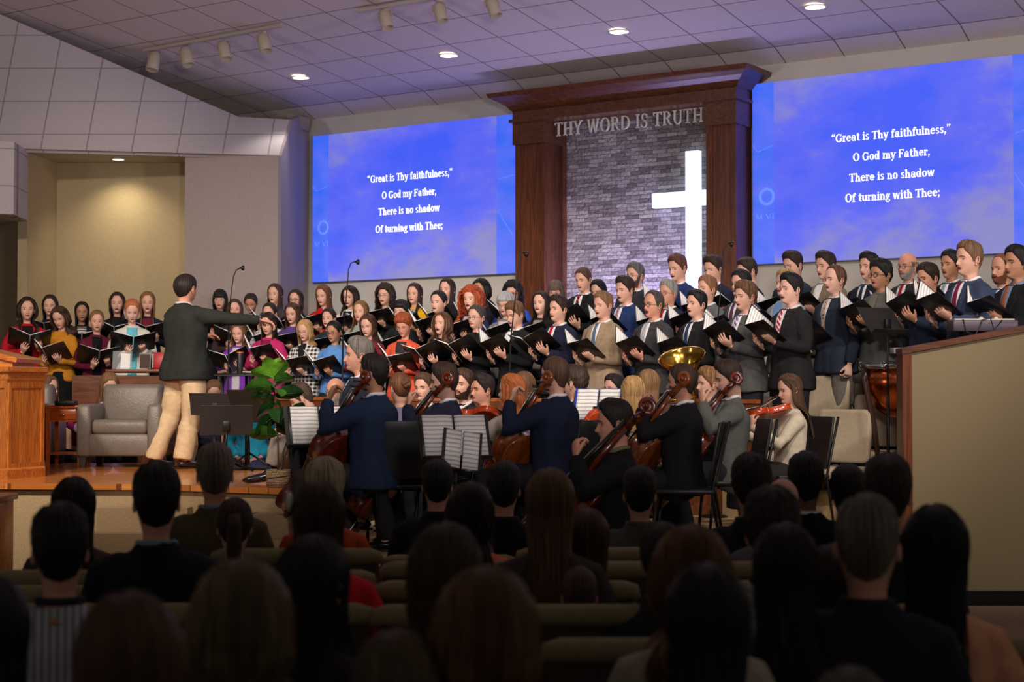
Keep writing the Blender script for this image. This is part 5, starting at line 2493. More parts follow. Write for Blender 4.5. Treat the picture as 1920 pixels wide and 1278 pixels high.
def folder(label, M, ang=24, ang2=24, cover=None, w=.235, h=.30, group='black music folders held by the choir', name='music_folder', cat='music folder'):
    r = empty(name, (0, 0, 0), 0, label, cat, group)
    r.matrix_world = M
    ms = folder_meshes(ang, ang2, w, h)
    for i, me in enumerate(ms):
        child('cover' if i % 2 == 0 else 'pages', me, (cover or M_cover) if i % 2 == 0 else page_mat(), r)
    return r


def held_folder(root, pose, label, ang=24, ang2=24, roll=0, cover=None):
    P = POSES[pose]
    al, C = P['al'], P['C']
    L = frame(C, (-1, 0, 0), (0, -cos(al), sin(al)), (0, sin(al), cos(al)))
    M = world_of(root, L @ Matrix.Rotation(radians(roll), 4, 'Y'))
    loc, rot, sc = M.decompose()
    return folder(label, Matrix.LocRotScale(loc, rot, Vector((1, 1, 1))), ang, ang2, cover)


# ------------------------------------------------------------------ strings, drums, brass
M_cello = wood('varnished_red_brown_maple', (116, 44, 18), (74, 26, 10), 0.18, 2, 7.0, 0.6)
M_cello2 = wood('varnished_golden_maple', (146, 76, 30), (108, 50, 18), 0.18, 2, 7.0, 0.6)
M_violin = wood('varnished_orange_maple', (204, 74, 20), (160, 48, 12), 0.16, 2, 9.0, 0.6)
M_ebony = mat('ebony', (20, 16, 14), 0.3)
M_string = mat('metal_string', (190, 190, 185), 0.3, 1.0)
M_bow = mat('bow_stick_wood', (92, 44, 22), 0.3)
M_brass = mat('polished_brass', (206, 160, 70), 0.14, 1.0)
M_copper = mat('copper_kettle', (196, 104, 58), 0.22, 1.0)


def bout(n=48):
    """outline of a violin-family body, unit height, as (x, z)"""
    key = [(0, .0), (.16, .01), (.262, .07), (.292, .17), (.262, .29), (.205, .385), (.222, .40), (.165, .47), (.160, .55), (.185, .63), (.212, .645), (.190, .66), (.225, .74), (.236, .83), (.205, .925), (.13, .985), (.05, 1.0), (0, 1.0)]
    pts = []
    for i in range(len(key) - 1):
        for k in range(3):
            t = k / 3
            pts.append((key[i][0] * (1 - t) + key[i + 1][0] * t, key[i][1] * (1 - t) + key[i + 1][1] * t))
    pts.append(key[-1])
    # soften
    for _ in range(2):
        pts = [pts[0]] + [((pts[i - 1][0] + 2 * pts[i][0] + pts[i + 1][0]) / 4, (pts[i - 1][1] + 2 * pts[i][1] + pts[i + 1][1]) / 4) for i in range(1, len(pts) - 1)] + [pts[-1]]
    return pts + [(-x, z) for x, z in reversed(pts[1:-1])]


_inst = {}


def instrument(kind, label, M, m, cat, group=None, lab_name=None):
    """violin family: origin at the lower end of the body, +Z to the scroll, front to -Y"""
    L = {'cello': .755, 'violin': .356}[kind]
    if kind not in _inst:
        D = L * (.155 if kind == 'cello' else .10)
        out = []
        mb = MB()
        o = bout()
        rings = []
        for y, s in ((-D / 2 - .035 * L, .35), (-D / 2 - .028 * L, .72), (-D / 2 - .012 * L, .93), (-D / 2 - .004, 1.02), (-D / 2, .985), (D / 2, .985), (D / 2 + .004, 1.02), (D / 2 + .012 * L, .93), (D / 2 + .026 * L, .72), (D / 2 + .033 * L, .35)):
            rings.append([(x * L * s, y, (.5 + (z - .5) * s) * L) for x, z in o])
        v, f = loft(rings, True)
        mb.add(v, f)
        out.append(('body', mb, 0))
        yb = -D / 2 - .04 * L
        mb = MB()
        mb.tube([(0, yb + .02 * L, L * .97), (0, yb + .01 * L, L * 1.1), (0, yb + .012 * L, L * 1.36)], [.030 * L, .026 * L, .024 * L], 10, flat=.9)
        # pegbox and scroll
        pts, rad = [(0, yb + .012 * L, L * 1.34), (0, yb + .020 * L, L * 1.42), (0, yb + .04 * L, L * 1.50)], [.026 * L, .030 * L, .026 * L]
        cz, cy = 1.535 * L, yb + .02 * L
        for k in range(19):
            a = -.3 + k * .55
            r = .058 * L * (1 - k / 24.0)
            pts.append((0, cy + r * cos(a) * 1.0, cz + r * sin(a)))
            rad.append(.022 * L * (1 - k / 40.0))
        mb.tube(pts, rad, 8, up=(1, 0, 0))
        mb.tube([(-.036 * L, cy, cz), (.036 * L, cy, cz)], .016 * L, 10)
        out.append(('neck', mb, 0))
        mb = MB()
        mb.add(*loft([[(-w_ * L, y_, z_ * L), (w_ * L, y_, z_ * L), (w_ * L * .8, y_ - .022 * L, z_ * L), (-w_ * L * .8, y_ - .022 * L, z_ * L)] for w_, y_, z_ in ((.044, yb - .045 * L, .78), (.034, yb - .008 * L, 1.36))], True))
        out.append(('fingerboard', mb, 1))
        mb = MB()
        mb.add(*loft([[(-.06 * L, yb + .0 * L, .44 * L), (.06 * L, yb, .44 * L), (.045 * L, yb - .09 * L, .455 * L), (-.045 * L, yb - .09 * L, .455 * L)], [(-.06 * L, yb, .455 * L), (.06 * L, yb, .455 * L), (.045 * L, yb - .09 * L, .465 * L), (-.045 * L, yb - .09 * L, .465 * L)]], True))
        out.append(('bridge', mb, 2))
        mb = MB()
        mb.add(*loft([[(-w_ * L, y_, z_ * L), (w_ * L, y_, z_ * L), (w_ * L, y_ - .02 * L, z_ * L), (-w_ * L, y_ - .02 * L, z_ * L)] for w_, y_, z_ in ((.03, yb + .0 * L, .03), (.052, yb - .055 * L, .30))], True))
        out.append(('tailpiece', mb, 1))
        for k in range(4):
            x = (k - 1.5) * .022 * L
            mb = MB()
            mb.tube([(x, yb - .07 * L, .30 * L), (x, yb - .095 * L, .46 * L), (x * .6, yb - .035 * L, 1.37 * L)], .0022 * L + .0003, 5)
            out.append(('string', mb, 3))
        for k in range(4):
            sg = 1 if k % 2 else -1
            mb = MB()
            z_ = (1.40 + .032 * k) * L
            y_ = yb + (.018 + .006 * k) * L
            mb.tube([(sg * -.03 * L, y_, z_), (sg * .05 * L, y_, z_), (sg * .075 * L, y_, z_), (sg * .115 * L, y_, z_), (sg * .12 * L, y_, z_)], [.006 * L, .007 * L, .008 * L, .022 * L, .006 * L], 8, flat=.5)
            out.append(('peg', mb, 1))
        for sg in (-1, 1):
            mb = MB()
            pts = [(sg * (.115 + .02 * sin(t * 6.3)) * L, -D / 2 - (.022 + .006 * cos(t * 3)) * L - .002, (.37 + .20 * t) * L) for t in np.linspace(0, 1, 9)]
            mb.tube(pts, [.013 * L, .006 * L] + [.008 * L] * 5 + [.006 * L, .011 * L], 6)
            out.append(('sound_hole', mb, 1))
        if kind == 'cello':
            mb = MB()
            mb.tube([(0, 0, .02), (0, 0, -.03)], [.018, .014], 10)
            mb.tube([(0, 0, -.03), (0, 0, -.36)], [.005, .004], 8)
            out.append(('endpin', mb, 3))
        else:
            mb = MB()
            mb.ell((.06, -D / 2 - .022, .035), (.05, .010, .035), 14, 8)
            out.append(('chin_rest', mb, 1))
        _inst[kind] = [(n, to_mesh(n, b_), k) for n, b_, k in out]
        for n, me, k in _inst[kind]:
            me.materials.append(None)
    r = empty(lab_name or kind, (0, 0, 0), 0, label, cat, group)
    r.matrix_world = M
    mm = [m, M_ebony, M_cello2, M_string]
    for n, me, k in _inst[kind]:
        child(n, me, mm[k], r)
    return r


def axis_frame(p, q, front):
    z = (Vector(q) - Vector(p)).normalized()
    y = -Vector(front)
    y = (y - z * y.dot(z)).normalized()
    return frame(p, y.cross(z), y, z)


def at_person(root, p0, p1, front, kind):
    """frame in the person's own space turned to world without scale"""
    M = world_of(root, axis_frame(p0, p1, front))
    loc, rot, sc = M.decompose()
    return Matrix.LocRotScale(loc, rot, Vector((1, 1, 1)))


def bow(label, root, p0, p1, ln=.72):
    M = at_person(root, p0, p1, (0, 0, 1), 'bow')
    r = empty('instrument_bow', (0, 0, 0), 0, label, 'bow', 'bows of the string players')
    r.matrix_world = M
    mb = MB()
    mb.tube([(0, 0, 0), (0, .006, ln * .5), (0, -.004, ln), (0, .014, ln + .01)], [.0052, .0045, .0038, .004], 7)
    obj('stick', mb, M_bow, r)
    mb = MB()
    mb.box((0, .012, ln / 2), (.008, .0015, ln))
    obj('bow_hair', mb, M_white, r)
    mb = MB()
    mb.box((0, .010, .05), (.012, .018, .045), bevel=.002)
    obj('frog', mb, M_ebony, r)
    return r


def mic(label, px, S, z0, pts, tip):
    """slim gooseneck microphone on a floor stand; pts in picture columns and rows at distance S"""
    b_ = G(px, z0, S)
    r = empty('microphone_stand', b_, 0, label, 'microphone', 'slim gooseneck choir microphones')
    mb = MB()
    mb.lathe([(.01, .03), (.10, .02), (.12, .008), (.12, 0)], 24)
    obj('base', mb, M_black, r)
    P_ = [PT(x, y, S) - b_ for x, y in pts]
    mb = MB()
    mb.tube([(0, 0, .02), P_[0]], .009, 8)
    obj('pole', mb, M_black, r)
    mb = MB()
    mb.tube(P_, .0055, 8)
    obj('gooseneck', mb, M_black, r)
    t0, t1 = P_[-1], PT(tip[0], tip[1], S) - b_
    d = (t1 - t0)
    mb = MB()
    mb.tube([t0, t0 + d * .25, t0 + d * .5, t0 + d, t0 + d * 1.08], [.008, .010, .024, .026, .010], 12)
    obj('capsule', mb, M_black, r)
    return r


def music_stand(label, loc, rz, hgt=1.05, tilt=28, w=.50, h=.34, group='black music stands', label2=None):
    """rz turns the desk; its page side faces local +Y"""
    r = empty('music_stand', loc, rz, label, 'music stand', group)
    t = radians(tilt)
    M = Matrix.Translation((0, 0, hgt)) @ Matrix.Rotation(t, 4, 'X')
    mb = MB()
    mb.box((0, 0, h / 2), (w, .006, h), bevel=.002, M=M)
    mb.box((0, .025, .005), (w, .055, .006), M=M)
    obj('desk', mb, mat('stand_desk_black', (30, 27, 26), 0.5), r, False)
    mb = MB()
    mb.tube([(0, -.02, .06), (0, -.02, hgt * .62)], .014, 10)
    mb.tube([(0, -.02, hgt * .6), (0, -.02, hgt + .04)], .009, 10)
    obj('pole', mb, M_black, r)
    mb = MB()
    mb.box((0, -.018, hgt + .08), (.06, .03, .09), bevel=.006)
    obj('bracket', mb, M_black, r)
    for k in range(3):
        a = k * 2.094 + .5
        mb = MB()
        mb.tube([(0, -.02, .16), (.10 * cos(a), -.02 + .10 * sin(a), .10), (.26 * cos(a), -.02 + .26 * sin(a), .012)], [.010, .009, .009], 8)
        obj('leg', mb, M_black, r)
    return r, Matrix.Translation(loc) @ Matrix.Rotation(rz, 4, 'Z') @ M


def stand_book(label, M, h=.34, dx=0.0, cover=None, w=.235, ang=3, hh=.30, off=.008):
    """open binder leaning on a desk; pages towards +Y of the desk"""
    L = frame((dx, off, hh / 2 + .012), (-1, 0, 0), (0, 0, 1), (0, 1, 0))
    MM = M @ L
    return folder(label, MM, ang, ang, cover, w, hh, 'open binders on the music stands', 'music_binder', 'music binder')


def player_chair(label, loc, rz, z=0):
    """black orchestra chair; sitter faces local -Y"""
    r = empty('orchestra_chair', loc, rz, label, 'chair', 'black orchestra chairs')
    M_pl = mat('black_moulded_shell', (24, 24, 27), 0.45)
    mb = MB()
    rings = []
    for k in range(7):
        z_ = .50 + .40 * k / 6
        w_ = .215 + .012 * sin(k / 6 * pi)
        y_ = .20 + .07 * k / 6
        rings.append([(x, y_ + yy - .03 * (1 - (x / w_) ** 2) * 0 + .035 * (-(abs(x) / w_) ** 2), z_) for x, yy in [(-w_, 0), (-w_ * .5, .0), (0, 0), (w_ * .5, 0), (w_, 0), (w_, .022), (w_ * .5, .022), (0, .022), (-w_ * .5, .022), (-w_, .022)]])
    v, f = loft(rings, True)
    mb.add(v, f)
    obj('backrest', mb, M_pl, r, auto=.006)
    mb = MB()
    mb.box((0, -.01, .445), (.44, .43, .03), bevel=.012)
    obj('seat', mb, M_pl, r)
    for s in (-1, 1):
        mb = MB()
        mb.tube([(s * .20, -.21, 0), (s * .20, -.17, .43)], .011, 8)
        obj('leg', mb, M_black, r)
        mb = MB()
        mb.tube([(s * .20, .26, 0), (s * .20, .19, .44), (s * .205, .29, .90)], .011, 8)
        obj('leg', mb, M_black, r)
    return r


M_seatcloth = mat('beige_seat_cloth', (182, 166, 140), 0.95, var=.08, scale=60)


def choir_chair(label, loc, rz):
    """padded beige chair; sitter faces local -Y"""
    r = empty('choir_chair', loc, rz, label, 'chair', 'padded beige choir chairs')
    mb = MB()
    M = Matrix.Translation((0, .19, .50)) @ Matrix.Rotation(radians(-9), 4, 'X')
    rings = []
    for y_, e in ((-.03, .03), (-.042, .0), (.02, .0), (.032, .012)):
        rr = []
        hw, z0, z1 = .235 - e, 0 + e, .44 - e
        c = .045
        for cx_, cz_, a0 in ((hw - c, z0 + c, -90), (hw - c, z1 - c, 0), (-hw + c, z1 - c, 90), (-hw + c, z0 + c, 180)):
            for k in range(4):
                a = radians(a0 + 30 * k)
                rr.append(M @ Vector((cx_ + c * cos(a), y_, cz_ + c * sin(a))))
        rings.append(rr)
    v, f = loft(rings, True)
    mb.add(v, f)
    obj('backrest', mb, M_seatcloth, r)
    mb = MB()
    mb.box((0, -.03, .43), (.47, .47, .09), bevel=.035)
    obj('seat', mb, M_seatcloth, r)
    for sx in (-1, 1):
        for y0, y1, z1 in ((-.22, -.20, .40), (.24, .18, .55)):
            mb = MB()
            mb.tube([(sx * .21, y0, 0), (sx * .21, y1, z1)], .011, 8)
            obj('leg', mb, M_black, r)
    mb = MB()
    mb.box((0, .0, .30), (.40, .34, .012))
    obj('book_rack', mb, M_black, r, False)
    return r


# ------------------------------------------------------------------ plants
def leaf_mesh(L, Wd, curl, key):
    k = ('leaf', key)
    if k in _garc:
        return _garc[k]
    mb = MB()
    nu, nv = 7, 12
    v = []
    for j in range(nv + 1):
        t = j / nv
        w = Wd * (sin(pi * min(1, t ** .8 * .98 + .01)) ** .7) * (.62 + .55 * t) * (1 if t < .97 else .5)
        zc = L * t
        yb_ = -curl * L * t * t
        for i in range(nu):
            s = -1 + 2 * i / (nu - 1)
            v.append((s * w / 2, yb_ + abs(s) * w * .16 + .012 * L * sin(t * 16 + abs(s) * 3) * abs(s), zc))
    f = [(j * nu + i, j * nu + i + 1, (j + 1) * nu + i + 1, (j + 1) * nu + i) for j in range(nv) for i in range(nu - 1)]
    n = len(v)
    v += [(x, y + .0016, z) for x, y, z in v]
    f += [tuple(q + n for q in reversed(ff)) for ff in list(f)]
    mb.add(v, f)
    mb.tube([(0, .001 - curl * L * t * t, L * t) for t in np.linspace(-.12, .95, 8)], [.0032, .003, .0028, .0024, .002, .0016, .0012, .0008], 6)
    me = to_mesh('leaf', mb)
    me.materials.append(None)
    _garc[k] = me
    return me


def leafmat(name, c):
    return mat(name, c, 0.32, 0, 0.25, 9, 0.15, 40, spec=0.5)


def add_leaf(r, base, d, up, key, m, sc=1.0):
    me = leaf_mesh(*LEAFK[key], key)
    z = Vector(d).normalized()
    y = Vector(up)
    y = (y - z * y.dot(z))
    if y.length < 1e-3:
        y = z.orthogonal()
    y.normalize()
    M = frame(base, y.cross(z), y, z) @ Matrix.Scale(sc, 4)
    return child('leaf', me, m, r, M)


LEAFK = {'fig': (.165, .12, .25), 'figflat': (.18, .135, .05), 'figbend': (.16, .115, .7), 'lily': (.30, .085, .35), 'bloom': (.14, .075, .1)}


# ------------------------------------------------------------------ furniture on the stage
def pulpit():
    o = G(2, STZ, 226)
    r = empty('pulpit', o, 0, 'honey oak pulpit with slanted desk at the left edge of the stage', 'pulpit')
    base = [G(-75, 0, 226), G(15, 0, 236), G(82, 0, 229), G(82, 0, 212), G(-75, 0, 212)]
    base = [Vector((p.x - o.x, p.y - o.y, 0)) for p in base]
    c = sum(base, Vector()) / 5

    def ring(grow, z):
        return [(c.x + (p.x - c.x) * (1 + grow), c.y + (p.y - c.y) * (1 + grow), z) for p in base]
    mb = MB()
    mb.add(*loft([ring(0, .05), ring(0, .80)], True))
    # stiles and rails on the two front faces
    for i in (0, 1):
        a_, b_ = base[i], base[i + 1]
        d = (b_ - a_)
        ux = d.normalized()
        M = frame(a_ + Vector((0, 0, 0)), ux, Vector((0, 0, 1)).cross(ux), Vector((0, 0, 1)))
        Ld = d.length
        for x0, x1, z0, z1 in ((0, .035, .05, .80), (Ld - .035, Ld, .05, .80), (.035, Ld - .035, .72, .80), (.035, Ld - .035, .05, .12)):
            mb.box(((x0 + x1) / 2, -.006, (z0 + z1) / 2), (x1 - x0, .014, z1 - z0), M=M)
    obj('column', mb, W_pulpit, r, False)
    mb = MB()
    mb.add(*loft([ring(.06, 0), ring(.06, .07), ring(.02, .085)], True))
    obj('base', mb, W_pulpith, r, False)
    mb = MB()
    mb.add(*loft([ring(.02, .77), ring(.05, .79), ring(.05, .84), ring(.11, .85), ring(.11, .885), ring(.08, .89)], True))
    obj('cap', mb, W_pulpith, r, False)
    xr, xm, xl = (60 - 2) / 230., (52 - 2) / 230., -.40
    mb = MB()
    y0, y1 = base[1].y * .75, .22
    v, f = loft([[(xl, y, .885), (xm, y, .885), (xm, y, .935), (xl, y, 1.07)] for y in (y0 + .03, y1)], True)
    mb.add(v, f)
    obj('desk_box', mb, W_pulpith, r, False)
    mb = MB()
    v, f = loft([[(xl, y, 1.075), (xr, y, .925), (xr + .01, y, .955), (xr - .006, y, .968), (xl, y, 1.115)] for y in (y0, y1 + .03)], True)
    mb.add(v, f)
    obj('desk_top', mb, W_pulpith, r, False)


pulpit()

M_leather = mat('grey_brown_leather', (112, 102, 92), 0.42, 0, .06, 12, .25, 60, spec=.4)


def armchair(px, S, label):
    r = empty('armchair', G(px, STZ, S), 0, label, 'armchair', 'grey leather armchairs on the stage')
    for s in (-1, 1):
        mb = MB()
        mb.box((s * .315, -.02, .335), (.125, .70, .47), bevel=.03)
        obj('arm', mb, M_leather, r)
    mb = MB()
    mb.box((0, .24, .42), (.56, .20, .66), bevel=.045)
    obj('backrest', mb, M_leather, r)
    mb = MB()
    mb.box((0, -.06, .365), (.50, .56, .13), bevel=.045)
    obj('seat_cushion', mb, M_leather, r)
    mb = MB()
    mb.box((0, -.03, .205), (.62, .64, .20), bevel=.02)
    obj('base', mb, M_leather, r)
    for sx in (-1, 1):
        for sy in (-1, 1):
            mb = MB()
            mb.add(*loft([[(sx * .33 + a * .025, sy * .30 - .02 + b_ * .025, 0) for a, b_ in ((-1, -1), (1, -1), (1, 1), (-1, 1))], [(sx * .325 + a * .034, sy * .29 - .02 + b_ * .034, .12) for a, b_ in ((-1, -1), (1, -1), (1, 1), (-1, 1))]], True))
            obj('leg', mb, mat('dark_leg', (52, 46, 40), .4), r, False)
    return r


armchair(241, 204, 'grey leather armchair with empty seat, right of the small wooden side table')
armchair(33, 200, 'grey leather armchair mostly hidden behind the oak pulpit')


def side_table():
    r = empty('side_table', G(129, STZ, 206), 0, 'small cherry side table with one drawer between pulpit and armchair', 'side table')
    mb = MB()
    mb.box((0, 0, .548), (.345, .36, .022), bevel=.004)
    obj('table_top', mb, W_table, r)
    for sx in (-1, 1):
        for sy in (-1, 1):
            mb = MB()
            mb.add(*loft([[(sx * .142 + a * t, sy * .14 + b_ * t, z) for a, b_ in ((-1, -1), (1, -1), (1, 1), (-1, 1))] for z, t in ((0, .014), (.40, .019), (.537, .019))], True))
            obj('leg', mb, W_table, r, False)
    mb = MB()
    for s in (-1, 1):
        mb.box((s * .142, 0, .475), (.016, .25, .12))
        mb.box((0, s * .142 + .006 * s, .475), (.25, .014, .12))
    obj('apron', mb, W_table, r, False)
    mb = MB()
    mb.box((0, -.158, .478), (.225, .014, .095), bevel=.003)
    d = obj('drawer', mb, wood('cherry_drawer_front', (186, 92, 40), (150, 66, 26), .3, 0, 10), r)
    mb = MB()
    mb.lathe([(.004, 0), (.006, .010), (.015, .016), (.014, .024), (.002, .028)], 16, M=Matrix.Translation((0, -.163, .478)) @ Matrix.Rotation(pi / 2, 4, 'X'))
    obj('knob', mb, M_chrome, d)
    mb = MB()
    mb.box((0, 0, .125), (.27, .27, .016))
    obj('shelf', mb, W_table, r, False)


side_table()
# things on the side table and the cabinet
mb = MB()
mb.box((0, 0, .02), (.18, .13, .04), bevel=.006)
obj('box', mb, M_black, None, label='small flat black box lying on the wooden side table', cat='box', loc=G(125, STZ + .56, 208))


def cabinet():
    S = 183
    x0, x1 = (135 - CX) / S, (335 - CX) / S
    r = empty('upright_piano', Vector(((x0 + x1) / 2, 3000 / S, ORZ)), 0, 'plain brown wooden upright piano back behind the armchair', 'piano')
    w = x1 - x0
    mb = MB()
    mb.box((0, .3, .62), (w, .58, 1.24))
    for k in range(3):
        mb.box((-w / 2 + w * (k + .5) / 3, .004, .62), (w / 3 - .08, .012, 1.0))
    obj('case', mb, W_rail, r, False)
    xs0, xs1 = (200 - CX) / S - r.location.x, (335 - CX) / S - r.location.x
    mb = MB()
    mb.box(((xs0 + xs1) / 2, .27, 1.285), (xs1 - xs0, .66, .035), bevel=.005)
    obj('lid', mb, wood('reddish_lid_wood', (128, 72, 46), (100, 54, 34), .3, 0), r)
    zt = ORZ + 1.303

    def onlid(px, w_, h_, name, m, label, cat, tilt=-10, y=.1, t=.006):
        mb = MB()
        M = Matrix.Rotation(radians(tilt), 4, 'X')
        mb.box((0, 0, h_ / 2), (w_, t, h_), bevel=.001, M=M)
        return obj(name, mb, m, None, False, label=label, cat=cat, loc=Vector(((px - CX) / S, r.location.y + y, zt + .002)))
    ac = mat('clear_acrylic', (200, 205, 210), .05, alpha=.2)
    nb = ac.node_tree.nodes['Principled BSDF']
    nb.inputs['Alpha'].default_value = .22
    a1 = onlid(224, .20, .19, 'sign_holder', ac, 'clear acrylic sign holder with a white card, on the piano lid', 'sign holder')
    mb = MB()
    mb.box((.035, -.006, .082), (.095, .003, .16), M=Matrix.Rotation(radians(-10), 4, 'X'))
    obj('card', mb, M_paper, a1, False)
    a2 = onlid(267, .12, .17, 'sign_holder', ac, 'clear acrylic holder with dark card beside the red songbook', 'sign holder')
    mb = MB()
    mb.box((0, -.006, .08), (.10, .003, .15), M=Matrix.Rotation(radians(-10), 4, 'X'))
    obj('card', mb, mat('brown_card', (74, 56, 46), .8), a2, False)
    b_ = empty('songbook', Vector(((291 - CX) / S, r.location.y + .1, zt + .002)), 0, 'red songbook standing upright on the piano lid', 'book')
    mb = MB()
    M = Matrix.Rotation(radians(-8), 4, 'X')
    mb.box((.02, 0, .088), (.115, .016, .175), bevel=.002, M=M)
    obj('cover', mb, mat('red_book_cover', (168, 18, 30), .45), b_)
    mb = MB()
    mb.box((-.048, -.001, .088), (.022, .017, .175), bevel=.001, M=M)
    obj('spine_band', mb, mat('dark_spine', (60, 40, 38), .5), b_)
    t = put_text('title', 'SONGBOOK', M @ Vector((-.041, -.011, .012)), M.to_3x3() @ Vector((0, 0, 1)), .15, .015, M_paper, b_, .12, .07, up=(-1, 0, 0))


cabinet()

# rail in front of the choir
mb = MB()
k = 24
lo = [G(395 + (1425 - 395) * i / k, 0, row_S(395 + (1425 - 395) * i / k, -.50)) for i in range(k + 1)]
ln_ = [p + Vector((0, .05, 0)) for p in lo]
mb.prism([(p.x, p.y) for p in lo] + [(p.x, p.y) for p in reversed(ln_)], ORZ, 1.485)
rail = obj('choir_rail', mb, W_rail, None, False, label='long low wooden rail panel between orchestra and choir', cat='rail')
mb = MB()
mb.prism([(p.x, p.y - .02) for p in lo] + [(p.x, p.y + .02) for p in reversed(ln_)], 1.487, 1.52)
obj('rail_cap', mb, wood('rail_cap_wood', (170, 96, 48), (130, 70, 34), .3, 0), rail, False)

# conductor's stand
r = empty('conductor_stand', G(462, STZ, 211), 0, 'conductor stand with flat black desk behind the fig plant', 'music stand')
zt = ZY(704, 211) - STZ
mb = MB()
mb.box((.06, 0, zt), (.62, .42, .012), bevel=.003)
mb.box((.06, -.20, zt + .01), (.62, .01, .02))
obj('desk', mb, M_black, r)
for x in (-.21, .0):
    mb = MB()
    mb.tube([(x, 0, .02), (x, 0, zt)], .012, 10)
    obj('pole', mb, M_chrome if x else M_black, r)
mb = MB()
mb.box((-.05, 0, .012), (.62, .34, .022), bevel=.008)
obj('base', mb, M_black, r)
tz = STZ + zt + .007
mb = MB()
mb.lathe([(.001, 0), (.024, 0), (.027, .02), (.030, .19), (.027, .195)], 24)
cu = obj('tumbler', mb, M_black, None, label='tall dark tumbler with copper rim standing on the conductor stand', cat='tumbler', loc=G(450, tz, 211))
mb = MB()
mb.lathe([(.028, .19), (.0325, .192), (.032, .205), (.001, .204)], 24)
obj('rim', mb, mat('copper_rim', (200, 110, 50), .3, .6), cu)
M_ = Matrix.Translation(G(492, tz + .012, 212)) @ Matrix.Rotation(pi, 4, 'Z')
folder('thick open score book lying flat on the conductor stand', M_, 3, 3, None, .17, .24, None, 'score_book', 'book')


